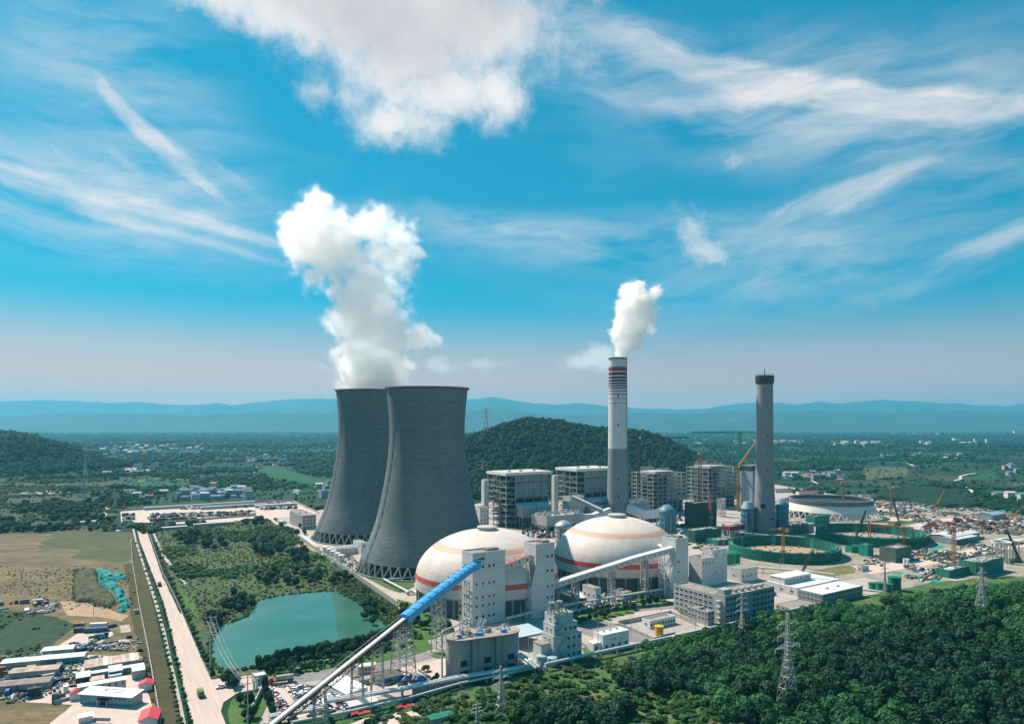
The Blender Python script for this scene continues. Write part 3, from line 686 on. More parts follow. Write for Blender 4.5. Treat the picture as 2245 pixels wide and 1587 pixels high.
sheet('driveway', [(1390, 1330), (1480, 1325), (1490, 1332), (1400, 1340)], M_asph)
sheet('driveway', [(1475, 1340), (1560, 1372), (1545, 1376), (1465, 1346)], M_conc)
sheet('fenced_yard', [(1357, 1369), (1470, 1347), (1526, 1371), (1433, 1403)], mat('yard_slab', (.34, .31, .28), .95, .2, .3))
sheet('driveway', [(590, 1487), (650, 1478), (760, 1462), (880, 1445), (930, 1428), (965, 1430), (955, 1440), (880, 1462), (760, 1482), (650, 1496), (590, 1503)], M_asph)
sheet('car_park', [(590, 1506), (640, 1498), (700, 1500), (740, 1510), (770, 1545), (680, 1570), (600, 1578), (582, 1530)], M_road)
sheet('work_yard', [(735, 1508), (790, 1478), (900, 1462), (985, 1440), (990, 1495), (900, 1510), (770, 1543)], M_road)
sheet('round_lawn', [(944, 1437), (952, 1431), (965, 1429), (980, 1431), (985, 1437), (975, 1443), (955, 1443)], M_grass, jit=.3)

# ------------------------------------------------------------------ coal domes
def coal_dome(px, Y, label):
    X = (px - CX) / F * Y; t = thing('coal_storage_dome', label, 'dome', (X, Y, 0), ANG, 'white coal storage domes')
    prof = [(49.0, 12), (49.2, 18)] + [(49.2 * math.cos(a), 18 + 31.5 * math.sin(a)) for a in [R(q) for q in (6, 12, 18, 24, 30, 36, 42, 48, 54, 60, 66, 72, 78, 82)]]
    def rad(z): return np.interp(z, [p[1] for p in prof], [p[0] for p in prof])
    b = MB(); b.lathe(prof + [(prof[-1][0] - .5, prof[-1][1])], 96); b.build('shell', mat('dome_paint', (.68, .59, .53), .6, .10, .05, streak=.45), t, smooth=40)
    def ring(z0, z1, nm, m, a0=0, a1=1):
        bb = MB(); zs = [z0 + (z1 - z0) * k / 3 for k in range(4)]; pr = [(rad(z) + .06, z) for z in zs]; bb.lathe([(rad(z0) - .2, z0)] + pr + [(rad(z1) - .2, z1)], 96); bb.build(nm, m, t, smooth=40)
    ring(18.2, 21.6, 'red_stripe', mat('stripe_red_paint', (.62, .10, .085), .6, .08, .2)); ring(38.3, 41.3, 'beige_stripe', M_beige)
    bs = MB(); pr = [(rad(z) + .03, z) for z in np.linspace(12, 48.5, 16)]
    for p, q in zip(pr[:-1], pr[1:]): bs.bar((p[0], 0, p[1]), (q[0], 0, q[1]), .14, .06)
    ms = bs.mesh('seam', mat('dome_seam', (.52, .49, .46), .7))
    for k in range(20): inst(ms, 'seam', t, rz=2 * math.pi * k / 20)
    for z in (15, 26, 31, 35, 44.5): bb = MB(); r_ = rad(z); bb.lathe([(r_ - .1, z - .07), (r_ + .05, z - .07), (rad(z + .14) + .05, z + .07), (r_ - .3, z + .07)], 96); bb.build('ring_seam', MATS['dome_seam'], t)
    zt = prof[-1][1]; b = MB(); b.lathe([(6.6, zt - .4), (6.6, zt + 1.5), (7.1, zt + 1.6), (7.1, zt + 2.2), (5.8, zt + 2.5), (.05, zt + 2.7)], 32); b.build('vent_cap', mat('vent_concrete', (.42, .40, .37), .8), t, smooth=30)
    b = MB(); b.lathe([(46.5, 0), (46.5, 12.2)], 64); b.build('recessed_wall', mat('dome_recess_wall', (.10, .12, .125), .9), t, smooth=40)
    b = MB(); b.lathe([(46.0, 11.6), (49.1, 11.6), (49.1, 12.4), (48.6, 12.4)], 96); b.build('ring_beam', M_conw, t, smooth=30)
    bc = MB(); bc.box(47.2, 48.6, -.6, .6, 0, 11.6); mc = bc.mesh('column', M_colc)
    for k in range(32): inst(mc, 'column', t, rz=2 * math.pi * k / 32)
    return t
coal_dome(1068, 474, 'white coal dome with red stripe beside the tower at the blue conveyor')
coal_dome(1352, 538, 'white coal dome with red stripe in front of the striped chimney')

# ------------------------------------------------------------------ chimneys
CH1 = Vector(((1354 - CX) / F * 851, 851, 0)); CH2 = Vector(((1676.5 - CX) / F * 779, 779, 0))
t = thing('striped_chimney', 'tall white chimney with red stripes near its top, grey below, smoking', 'chimney', CH1, ANG)
zz = lambda y: ZT(y, 851)
def chr_(z): return float(np.interp(z, [0, 12, 30, zz(983), zz(787)], [14.6, 14.0, 13.2, 11.6, 10.9]))
def seg(t, z0, z1, m, nm, rf, off=0.0, n=48):
    b = MB(); k = max(2, int((z1 - z0) / 12) + 1); zs = np.linspace(z0, z1, k); b.lathe([(rf(z) + off, float(z)) for z in zs] , n, cap=True); return b.build(nm, m, t, smooth=40)
M_chc = mat('chimney_concrete', (.235, .245, .25), .9, .10, .12, streak=.25)
seg(t, 0, zz(983), M_chc, 'lower_shaft', chr_)
seg(t, zz(983) + .01, zz(787), M_white, 'painted_shaft', chr_)
M_mag = mat('stripe_crimson', (.28, .012, .05), .6, .08, .3); M_mar = mat('stripe_maroon', (.085, .012, .025), .6, .1, .3)
for i, (a, c) in enumerate([(805.5, 814.5), (817, 823.5), (826, 831), (833, 837.5), (839.5, 843), (845, 848), (850.5, 852.8), (857, 858.7), (863.5, 865), (873.5, 874.4), (884, 884.9)]):
    b = MB(); z0, z1 = zz(c), zz(a); b.lathe([(chr_(z0) - .2, z0), (chr_(z0) + .08, z0), (chr_(z1) + .08, z1), (chr_(z1) - .2, z1)], 48); b.build('stripe', M_mag if i == 0 else M_mar, t, smooth=40)
b = MB(); z0 = zz(787); b.lathe([(10.9, z0 - .8), (11.6, z0 - .6), (11.6, z0 + .9), (9.6, z0 + .9), (9.6, z0 - 3)], 48); b.build('rim', mat('rim_concrete', (.10, .11, .115), .9), t, smooth=30)
b = MB(); b.lathe([(6.4, z0 - 3), (6.4, z0 + 2.0), (5.9, z0 + 2.0), (5.9, z0 - 3)], 24); b.build('flue', M_silver, t, smooth=30)
for y_ in (868, 932, 1049, 1085):
    b = MB(); a = R(-95) - ANG; z_ = zz(y_); r_ = chr_(z_); b.box(-.8, .8, -.4, .4, -1.6, 1.6); o = b.build('opening', M_dark, t, loc=(r_ * math.cos(a), r_ * math.sin(a), z_)); o.rotation_euler = (0, 0, a + R(90))
b = MB(); a = R(-20) - ANG
for z_ in np.arange(20, 205, 6.0):
    r_ = chr_(z_) + .5; r2 = chr_(z_ + 6) + .5; b.bar((r_ * math.cos(a), r_ * math.sin(a), z_), (r2 * math.cos(a), r2 * math.sin(a), z_ + 6), .7, .5)
b.build('ladder', M_stl2, t)
t = thing('concrete_chimney', 'plain grey concrete chimney under construction with dark collar on top', 'chimney', CH2, ANG)
zc = lambda y: ZT(y, 779)
def ch2r(z): return float(np.interp(z, [0, 25, 60, 110, zc(832)], [11.7, 11.2, 10.2, 9.3, 8.9]))
seg(t, 0, zc(838), M_chc, 'shaft', ch2r)
b = MB(); b.lathe([(8.9, zc(843)), (10.2, zc(838)), (10.2, zc(824)), (8.4, zc(824))], 40, cap=True); b.build('work_collar', M_blk, t, smooth=30)
b = MB()
for k in range(30): a = 2 * math.pi * k / 30; b.tri((10 * math.cos(a), 10 * math.sin(a), zc(824)), (10 * math.cos(a), 10 * math.sin(a), zc(820.5)), .18)
b.lathe([(10.05, zc(821)), (10.05, zc(820.3)), (9.95, zc(820.3)), (9.95, zc(821))], 30)
stuffpart(b.build('railing', M_stl2, t))
b = MB(); b.cyl((0, 0, zc(824)), (0, 0, zc(807)), .7, 6, .35); b.build('mast', M_blk, t)
a0 = R(-118) - ANG; b = MB(); r_ = ch2r(30); p = Vector((r_ * math.cos(a0), r_ * math.sin(a0), zc(1107))); q = Vector((math.cos(a0), math.sin(a0), 0)); b.cyl(p - q * 1.5, p + q * .3, 2.9, 24); b.build('flue_opening', M_dark, t)
a0 = R(-68) - ANG; p = Vector((11.1 * math.cos(a0), 11.1 * math.sin(a0), zc(1135))); b = MB(); b.box(-1.5, 1.5, -.6, .3, -1.2, 1.2); o = b.build('opening', M_dark, t, loc=p); o.rotation_euler = (0, 0, a0 + R(90))
for y_ in (955, 994, 1030, 1062):
    b = MB(); a = R(-92) - ANG; z_ = zc(y_); r_ = ch2r(z_); b.box(-.5, .5, -.3, .3, -1, 1); o = b.build('opening', M_dark, t, loc=(r_ * math.cos(a), r_ * math.sin(a), z_)); o.rotation_euler = (0, 0, a + R(90))

# ------------------------------------------------------------------ transfer towers and coal conveyors
S1 = boxspec(1036, 1374, 1107.7, 1013, 1216); S2 = boxspec(1175, 1355, 1216, 1149, 1196); S3 = boxspec(1482, 1306, 1509, 1451, 1184)
def transfer_tower(spec, label, rows, fx, ly, cut=False):
    C, L, Wd, h = spec; t = thing('transfer_tower', label, 'transfer tower', (C.x, C.y, 0), ANG, 'white coal transfer towers')
    zs = [0] + [r - 2.2 for r in rows[1:]] + [h - 6.5, h]; bands(t, 0, L, 0, Wd, zs, M_white); roof_flat(t, 0, L, 0, Wd, h, 1.0)
    for z in rows:
        for f in fx: win_front(t, L * f, z, 1.5, 1.7)
        for f in ly: win_left(t, Wd * f, z, 1.3, 1.6)
    b = MB(); b.box(L * .55, L * .9, Wd * .3, Wd * .7, h + .1, h + 1.9); b.build('roof_hatch', M_groof, t)
    return t
TT1 = transfer_tower(S1, 'broad white transfer tower where the blue conveyor ends', [5.3, 12, 17.2, 25.4, 35.6], [.12, .31, .5, .64], [.35, .7])
C, L, Wd, h = S1; b = MB()                                           # steel stair frame on its lit side
for k in range(5):
    y = Wd * k / 4; b.bar((-2.2, y, 0), (-2.2, y, 28), .28)
for z in np.arange(0, 29, 4.0):
    b.bar((-2.2, 0, z), (-2.2, Wd, z), .24); b.bar((-2.2, 0, z), (0, 0, z), .22); b.bar((-2.2, Wd, z), (0, Wd, z), .22)
    if z < 28: b.bar((-2.2, 0 if (z / 4) % 2 else Wd, z), (-2.2, Wd * .5, z + 4), .2)
b.build('stair_frame', M_stl2, TT1)
TT2 = transfer_tower(S2, 'middle white transfer tower between the two coal domes', [4.5, 12, 19, 29, 38], [.62, .85], [.2, .5, .8])
C, L, Wd, h = S2; b = MB(); b.prism([(-3.2, .3), (0, .3), (0, Wd - .3), (-3.2, Wd - .3)], 0, 20); b.add([(-3.2, .3, 20), (-3.2, Wd - .3, 20), (0, Wd - .3, 33), (0, .3, 33)], [(0, 3, 2, 1), (0, 1, 2, 3), ]); b.add([(-3.2, .3, 20), (0, .3, 20), (0, .3, 33)], [(0, 1, 2)]); b.add([(-3.2, Wd - .3, 20), (0, Wd - .3, 33), (0, Wd - .3, 20)], [(0, 1, 2)]); b.build('sloped_annex', M_white, TT2)
for z in (5, 12, 18): [win_left(TT2, Wd * f, z, 1.2, 1.5, -3.2) for f in (.3, .7)]
TT3 = transfer_tower(S3, 'farthest white transfer tower, right of the second coal dome', [4.5, 9, 17, 24], [.2], [.25, .5, .78])
C, L, Wd, h = S3; b = MB(); b.add([(-4, .4, 0), (0, .4, 0), (0, .4, 30), (-4, .4, 15), (-4, Wd - .4, 0), (0, Wd - .4, 0), (0, Wd - .4, 30), (-4, Wd - .4, 15)], [(0, 1, 2, 3), (7, 6, 5, 4), (0, 3, 7, 4), (3, 2, 6, 7)]); b.build('sloped_annex', M_white, TT3)
for z in (5, 11): [win_left(TT3, Wd * f, z, 1.2, 1.5, -4) for f in (.25, .6)]

def gallery(name, label, pts, w, h, m_side, m_roof, nwin=0, win=(1.0, 1.1), ribs=0, parent_rz=True, bow=.0):
    """enclosed conveyor along pts (list of 3-D points at floor level)"""
    t = thing(name, label, 'conveyor', pts[0], 0); o0 = Vector(pts[0])
    q = [Vector(p) - o0 for p in pts]; body = MB(); roof = MB()
    dh = Vector((q[-1].x - q[0].x, q[-1].y - q[0].y, 0)).normalized(); s = Vector((dh.y, -dh.x, 0))   # s points to the right of travel
    up = Vector((0, 0, 1)); vs = []
    for p in q: vs += [p + s * w / 2, p - s * w / 2, p - s * w / 2 + up * h, p + s * w / 2 + up * h]
    fs = [(0, 1, 2, 3)] + [(4 * i + a, 4 * i + 4 + a, 4 * i + 4 + (a + 1) % 4, 4 * i + (a + 1) % 4) for i in range(len(q) - 1) for a in range(4)] + [tuple(4 * (len(q) - 1) + k for k in (3, 2, 1, 0))]
    body.add(vs, fs); body.build('side_wall', m_side, t)
    vr = []
    for p in q:
        c = p + up * (h + .02); vr += [c + s * (w / 2 + .3), c + s * (w / 2 + .3) + up * .25, c + s * w / 4 + up * (.55 + bow), c - s * w / 4 + up * (.55 + bow), c - s * (w / 2 + .3) + up * .25, c - s * (w / 2 + .3)]
    m = 6; fr = [(5, 4, 3, 2, 1, 0)] + [(m * i + a, m * i + (a + 1) % m, m * i + m + (a + 1) % m, m * i + m + a) for i in range(len(q) - 1) for a in range(m)] + [tuple(m * (len(q) - 1) + k for k in range(m))]
    roof.add(vr, fr); roof.build('roof', m_roof, t)
    L = (q[-1] - q[0]).length; dv = (q[-1] - q[0]).normalized(); pitch = math.asin(dv.z)
    rz = math.atan2(dh.y, dh.x)
    for k in range(nwin):
        f = (k + .5) / nwin; tot = f * (len(q) - 1); i = min(int(tot), len(q) - 2); p = q[i].lerp(q[i + 1], tot - i) + up * h * .5 + s * (w / 2)
        inst(window_mesh(*win), 'window', t, p, rz)
    if ribs:
        rb = MB(); rb.box(-.09, .09, -w / 2 - .32, w / 2 + .32, 0, .75 + bow)
        mr_ = rb.mesh('roof_rib', m_roof)
        for k in range(1, ribs):
            tot = k / ribs * (len(q) - 1); i = min(int(tot), len(q) - 2); inst(mr_, 'roof_rib', t, q[i].lerp(q[i + 1], tot - i) + up * h, rz)
    return t
E = P(1047, 1244, 416); A = P(886, 1360, 334); dirA = (A - E); dirA.z = 0; dirA.normalize()
sl_ = .139
bl = [A + Vector((0, 0, -1.2)), A.lerp(E, .3), A.lerp(E, .6) + Vector((0, 0, .6)), A.lerp(E, .85) + Vector((0, 0, .8)), E]
gallery('blue_conveyor_gallery', 'bright blue covered conveyor gallery rising into the broad white tower', bl, 4.6, 3.4, M_blue, M_blue, 0, ribs=14, bow=.35)
b = MB(); p = E - dirA * 1.0; b.add([(p.x - 4, p.y - 3, p.z + 5.6), (p.x + 4, p.y - 3, p.z + 5.6), (p.x + 4, p.y + 4, p.z + 6.4), (p.x - 4, p.y + 4, p.z + 6.4), (p.x - 4, p.y - 3, p.z + 5.2), (p.x + 4, p.y - 3, p.z + 5.2), (p.x + 4, p.y + 4, p.z + 6.0), (p.x - 4, p.y + 4, p.z + 6.0)], [(0, 1, 2, 3), (7, 6, 5, 4), (0, 4, 5, 1), (1, 5, 6, 2), (2, 6, 7, 3), (3, 7, 4, 0)])
tag(b.build('canopy', M_blk, None), 'dark canopy over the mouth of the blue conveyor on the white tower', 'canopy')
# open belt conveyor running down to the ground at the lower edge of the site
t = thing('open_belt_conveyor', 'long open black and white belt conveyor on trestles below the blue gallery', 'conveyor', A)
q0 = dirA * -3; q1 = dirA * 135; q0.z = .4; q1.z = -135 * sl_
sR = Vector((dirA.y, -dirA.x, 0)); up = Vector((0, 0, 1))
b = MB(); b.bar(q0 + up * 1.3, q1 + up * 1.3, 1.5, .3); b.build('belt', M_white2, t)
for sg in (-1, 1): b = MB(); b.bar(q0 + sR * sg * 1.35 + up * .9, q1 + sR * sg * 1.35 + up * .9, .9, .35); b.build('walkway', M_rubber, t)
for sg in (-1, 1):
    b = MB(); nn = 66
    for lv in (-1.5, .6): b.bar(q0 + sR * sg * 1.9 + up * lv, q1 + sR * sg * 1.9 + up * lv, .28)
    for k in range(nn):
        a = q0.lerp(q1, k / nn) + sR * sg * 1.9; c = q0.lerp(q1, (k + 1) / nn) + sR * sg * 1.9
        b.tri(a + up * (-1.5 if k % 2 else .6), c + up * (.6 if k % 2 else -1.5), .2); b.tri(a - up * 1.5, a + up * .6, .2)
    stuffpart(b.build('truss', M_blk, t))
for sg in (-1, 1):
    b = MB(); b.bar(q0 + sR * sg * 2.1 + up * 2.1, q1 + sR * sg * 2.1 + up * 2.1, .12)
    for k in range(45): a = q0.lerp(q1, k / 45) + sR * sg * 2.1; b.tri(a + up * .9, a + up * 2.1, .09)
    stuffpart(b.build('handrail', M_steel, t))
def trestle(base, top, w0, w1, d0, d1, n, label, rz, legs=True, r=.22, mt=None, group='conveyor trestles'):
    """four-legged braced steel tower"""
    t = thing('conveyor_trestle', label, 'trestle', base, rz, group); h = top; mt = mt or M_steel
    def cor(f): a = (w0 + (w1 - w0) * f) / 2; c = (d0 + (d1 - d0) * f) / 2; return [Vector((sx_ * a, sy_ * c, h * f)) for sx_, sy_ in ((-1, -1), (1, -1), (1, 1), (-1, 1))]
    for j in range(4): b = MB(); b.bar(cor(0)[j], cor(1)[j], r * 2); b.build('leg', mt, t)
    b = MB()
    for k in range(n):
        lo = cor(k / n); hi = cor((k + 1) / n)
        for j in range(4):
            j2 = (j + 1) % 4; b.bar(hi[j], hi[j2], r); b.tri(lo[j], hi[j2], r * .9); b.tri(lo[j2], hi[j], r * .9)
    stuffpart(b.build('bracing', mt, t)); return t
rzA = math.atan2(dirA.y, dirA.x)
def belt_z(s): return A.z - s * sl_ - 1.6
f1 = A + dirA * 1; trestle((f1.x, f1.y, 0), belt_z(0) - .3, 9.5, 5.5, 9, 6.5, 7, 'widest lattice trestle under the lower end of the blue gallery', rzA)
f2 = A.lerp(E, .42); trestle((f2.x, f2.y, 0), f2.z - .6, 6, 5, 6.5, 5, 8, 'lattice trestle midway under the blue gallery beside the dome', rzA)
for s_, lb in ((24, 'tall two-post frame under the open belt above the work yard'), (40, 'two-post frame carrying the belt beside the white tent roof'), (66, 'two-post frame under the belt above the parked cars')):
    c = A + dirA * s_; trestle((c.x, c.y, 0), belt_z(s_), 1.2, 1.0, 6.5, 5.0, 5 if s_ < 60 else 3, lb, rzA, r=.17)

p0 = Vector((S1[0].x, S1[0].y, 0)) + E1 * (S1[1] - .3) + E2 * (S1[2] * .55); p1 = Vector((S2[0].x, S2[0].y, 0)) + E2 * (S2[2] * .5) + E1 * .3
p0.z = ZT(1254, p0.y) ; p1.z = ZT(1228, p1.y)
gallery('red_roof_gallery', 'short gallery with a rusty red roof between two white transfer towers', [p0, p1], 4.2, 3.6, M_white, mat('red_oxide_roof', (.30, .075, .06), .8, .3, .4, col2=(.45, .2, .16)), 4, ribs=6)
mid = p0.lerp(p1, .62); trestle((mid.x + 2, mid.y + 3, 0), mid.z - 1, 5, 4, 6, 3, 8, 'white cross-braced trestle under the red-roofed gallery', ANG, mt=M_white2)
g0 = Vector((S2[0].x, S2[0].y, 0)) + E1 * (S2[1] - .5) + E2 * (S2[2] * .7); g0.z = ZT(1294, g0.y)
g1 = Vector((S3[0].x, S3[0].y, 0)) + E2 * (S3[2] * .35) + E1 * .4; g1.z = ZT(1210, g1.y)
gp = [g0.lerp(g1, k / 6) + Vector((0, 0, 1.1 * math.sin(math.pi * k / 6) * (1 if k > 3 else .5))) for k in range(7)]
gallery('white_conveyor_gallery', 'long white conveyor gallery with small square windows in front of the dome', gp, 4.6, 3.6, M_white, M_wroof, 22, (.95, .95), ribs=20)
for f, lb, mt in ((.22, 'concrete two-post support under the lower part of the white gallery', M_conw), (.50, 'dark steel support with platforms under the middle of the white gallery', M_stl2), (.77, 'pale concrete support under the upper part of the white gallery', M_conw)):
    c = g0.lerp(g1, f); trestle((c.x, c.y, 0), c.z - .2, 2.2, 2.2, 5.2, 5.0, 4, lb, math.atan2((g1 - g0).y, (g1 - g0).x), r=.42 if mt is M_conw else .25, mt=mt)
c = g0.lerp(g1, .93); trestle((c.x + 1, c.y + 1, 0), c.z, 5.5, 5.5, 5.5, 5.5, 9, 'white cross-braced trestle at the top of the white gallery', ANG, mt=M_white2, r=.2)
# short gallery from the third tower up over the dome
u0 = Vector((S3[0].x, S3[0].y, 0)) + E2 * (S3[2] * .9) + E1 * 2; u0.z = 29; u1 = P(1411, 1186, 520); 
gallery('dome_feed_gallery', 'short white feed gallery leaning onto the shoulder of the right dome', [u0, u1], 3.6, 3.0, M_white, M_wroof, 5, (.9, .9))

# ------------------------------------------------------------------ boiler houses
def boiler_house(C, L, Wd, h, label, clad=True, rnd=0, decks=9, mt=None, group='boiler houses', npx=6, npy=4):
    t = thing('boiler_house', label, 'boiler house', (C.x, C.y, 0), ANG, group); rr = random.Random(rnd); mt = mt or mat('frame_steel', (.30, .31, .31), .6)
    bc = MB(); bc.box(-.4, .4, -.4, .4, 0, h - 3); mc = bc.mesh('column', mt)
    xs = [L * k / (npx - 1) for k in range(npx)]; ys = [Wd * k / (npy - 1) for k in range(npy)]
    for i, x in enumerate(xs):
        for j, y in enumerate(ys):
            if clad and 0 < i < npx - 1 and 0 < j < npy - 1: continue
            inst(mc, 'column', t, (x, y, 0))
    for k in range(1, decks + 1):
        z = (h - 3) * k / (decks + .15); b = MB()
        for y in (0, Wd): b.bar((0, y, z), (L, y, z), .5, .6)
        for x in (0, L): b.bar((x, 0, z), (x, Wd, z), .5, .6)
        if not clad:
            for x in xs[1:-1]: b.bar((x, 0, z), (x, Wd, z), .5, .7)
            for y in ys[1:-1]: b.bar((0, y, z), (L, y, z), .5, .7)
        b.build('floor_beams', mt, t)
        # walkways: gratings on the open left bay
        b = MB(); x1 = xs[1] if clad else xs[rr.randint(1, 3)]; b.box(.6, x1, .6, Wd - .6, z + .45, z + .6)
        for y in (.3, Wd - .3): b.bar((.3, y, z + 1.6), (x1, y, z + 1.6), .12)
        b.bar((.3, .3, z + 1.6), (.3, Wd, z + 1.6), .12)
        b.build('walkway', M_stl2, t)
    for k in range(decks):
        z0 = (h - 3) * k / (decks + .15); z1 = (h - 3) * (k + 1) / (decks + .15)
        i = k % 2; b = MB(); b.bar((xs[i], -.1, z0), (xs[i + 1], -.1, z1), .45); b.build('brace', mt, t)
        if k % 2 == 0: b = MB(); b.bar((xs[-1], -.1, z0), (xs[-2], -.1, z1), .45); b.build('brace', mt, t)
        if k % 2: b = MB(); b.bar((-.1, ys[0], z0), (-.1, ys[1], z1), .4); b.build('brace', mt, t); b = MB(); b.bar((-.1, ys[2], z1), (-.1, ys[3], z0), .4); b.build('brace', mt, t)
        if not clad and k % 3 == 1: b = MB(); b.bar((xs[2], -.1, z0), (xs[3], -.1, z1), .45); b.build('brace', mt, t)
    return t, xs, ys, rr
def finish_boiler(C, L, Wd, h, label):
    t, xs, ys, rr = boiler_house(C, L, Wd, h, label)
    b = MB(); b.box(-1.5, L + 1.5, -1.5, Wd + 1.5, h - 3.2, h - .3); b.build('roof', M_wroof, t)
    b = MB(); b.box(-1.2, L + 1.2, -1.2, Wd + 1.2, h - .29, h); b.build('roof_deck', mat('pale_roof_deck', (.50, .47, .43), .9, .1), t)
    for f in (.2, .45, .75): b = MB(); b.box(L * f - 1.5, L * f + 1.5, Wd * .3, Wd * .3 + 2, h, h + 1.8); b.build('roof_fan', M_stl2, t)
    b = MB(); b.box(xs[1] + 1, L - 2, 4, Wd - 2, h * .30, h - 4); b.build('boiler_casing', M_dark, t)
    nP = 5; x0 = xs[1] + .8; pw = (L - 4 - x0) / nP
    for k in range(nP):
        for r_, (z0, z1) in enumerate(((h * .56, h * .70), (h * .715, h * .80), (h * .815, h - 4.5))):
            b = MB(); b.box(x0 + pw * k + .25, x0 + pw * (k + 1) - .25, 1.5, 3.2, z0, z1); b.build('cladding_panel', M_clad, t)
    b = MB(); b.box(x0, L - 3, .3, 1.2, h * .545, h * .56); b.box(x0, L - 3, .3, 1.2, h * .702, h * .714); b.build('gantry', M_steel, t)
    for k in range(2):                                               # two grey hoods with arched roofs in front
        x_ = x0 + .5 + k * 21.5; b = MB(); b.box(x_, x_ + 19.5, -13, -1, h * .20, h * .36); b.build('dust_hood', M_grey, t)
        b = MB(); pr = [(-13.4, h * .36), (-12, h * .39), (-8, h * .425), (-4, h * .44), (-.6, h * .445), (-.6, h * .36)]; n = len(pr)
        b.add([(x_ - .3, y, z) for y, z in pr] + [(x_ + 19.8, y, z) for y, z in pr], [tuple(range(n)), tuple(reversed(range(n, 2 * n)))] + [((k2 + 1) % n, k2, k2 + n, (k2 + 1) % n + n) for k2 in range(n)]); b.build('hood_roof', mat('blue_grey_sheet', (.36, .45, .50), .5, .08), t)
        b = MB()
        for dx in (0, 9.5, 19.5):
            for dy in (-13, -7): b.bar((x_ + dx, dy, 0), (x_ + dx, dy, h * .2), .8)
        for z in (h * .08, h * .195): b.bar((x_, -13.2, z), (x_ + 19.5, -13.2, z), .6)
        b.bar((x_, -13.2, 0), (x_ + 9.5, -13.2, h * .195), .4); b.bar((x_ + 19.5, -13.2, 0), (x_ + 9.5, -13.2, h * .195), .4)
        b.build('hood_support', M_steel, t)
    b = MB(); b.box(xs[1], L, 2, Wd - 3, 0.01, h * .28); b.build('lower_casing', mat('shaded_plant', (.05, .065, .07), .9, .3, .2), t)  # shade among the lower plant is put into this dark colour
    b = MB(); b.box(-10.5, -4, Wd - 9, Wd - 2, 0, h - 10); b.build('lift_shaft', M_white, t)
    for k in range(54):                                              # pipes and ducts glimpsed between the floors
        b = MB(); z = rr.uniform(4, h - 8); y = rr.uniform(3, Wd - 3); b.cyl((rr.uniform(1, 4), y, z), (xs[1] + 1, y + rr.uniform(-3, 3), z + rr.uniform(-2, 2)), rr.uniform(.3, .9), 6); b.build('pipe', M_stl2 if k % 3 else M_clad, t)
    return t
B1 = boxspec(1109.6, 1158, 1208, 1069.5, 1036); CB1 = B1[0]
finish_boiler(CB1, 65, 42, 65, 'left boiler house with a flat white roof next to the cooling tower')
CB2 = CB1 + E1 * 104.5; finish_boiler(CB2, 65, 42, 66, 'boiler house with a flat white roof just behind the striped chimney')
CB3 = CB1 + E1 * 236; CB4 = CB1 + E1 * 345
for C_, h_, lb, sd in ((CB3, 58, 'unfinished boiler house steel frame right of the striped chimney', 3), (CB4, 62, 'unfinished boiler house steel frame left of the grey chimney', 8)):
    t, xs, ys, rr = boiler_house(C_, 64, 42, h_, lb, clad=False, rnd=sd, decks=10, npx=8, npy=5, group='boiler house steel frames under construction')
    b = MB(); b.box(xs[1], xs[5], 6, 36, h_ - 2.5, h_ - 1.2); b.build('top_deck', mat('pale_roof_deck', (.50, .47, .43), .9, .1), t)
    b = MB()
    for k in range(40): x = xs[1] + (xs[4] - xs[1]) * k / 39; b.tri((x, 6, h_ - 1), (x, 6, h_ + 4), .22); b.tri((x, 36, h_ - 1), (x, 36, h_ + 4), .22)
    b.bar((xs[1], 6, h_ + 4), (xs[4], 6, h_ + 4), .3); b.bar((xs[1], 36, h_ + 4), (xs[4], 36, h_ + 4), .3); stuffpart(b.build('railing', M_steel, t))
    b = MB(); b.box(xs[2] + 2, xs[3] + 8, 10, 30, h_ * .66, h_ * .88); b.build('boiler_drum', M_dark, t); b = MB(); b.box(xs[1] + 3, xs[4] - 3, 9, 34, h_ * .28, h_ * .62); b.build('interior_shade_box', mat('shaded_plant', (.05, .065, .07), .9, .3, .2), t)  # big dark box added to stand for the shade inside the open frame
    b = MB(); b.box(xs[1] + 2, 60, 3, 38, .01, h_ * .27); b.build('netted_base', mat('dark_green_net', (.012, .045, .045), .9, .3, .3), t)
    for k in range(70):
        b = MB(); z = rr.uniform(h_ * .2, h_ - 6); x = rr.uniform(2, 48); y = rr.uniform(2, 36)
        if k % 2: b.bar((x, y, z), (x + rr.uniform(6, 14), y, z + rr.choice((0, 0, 5))), .5); b.build('loose_beam', M_steel, t)
        else: b.box(x, x + rr.uniform(4, 12), y, y + rr.uniform(3, 6), z, z + .5); b.build('deck_plate', (M_silver, M_stl2, M_rstl)[k // 2 % 3], t)
    if sd == 8:
        for k in range(5): b = MB(); z = 30 + 5 * k; b.box(xs[3], xs[5] - 3, 6, 22, z, z + 2.6); b.build('white_duct', M_white2, t)
        b = MB()
        for x in (xs[1], xs[3]): b.bar((x, 10, h_), (x, 10, h_ + 7), .6); b.bar((x, 30, h_), (x, 30, h_ + 7), .6)
        b.bar((xs[1], 10, h_ + 7), (xs[3], 10, h_ + 7), .9); b.bar((xs[1], 30, h_ + 7), (xs[3], 30, h_ + 7), .9); b.build('hoist_frame', mat('pink_primer_steel', (.45, .25, .25), .8), t)

def at2(px, Y, z=0): return Vector(((px - CX) / F * Y, Y, z))
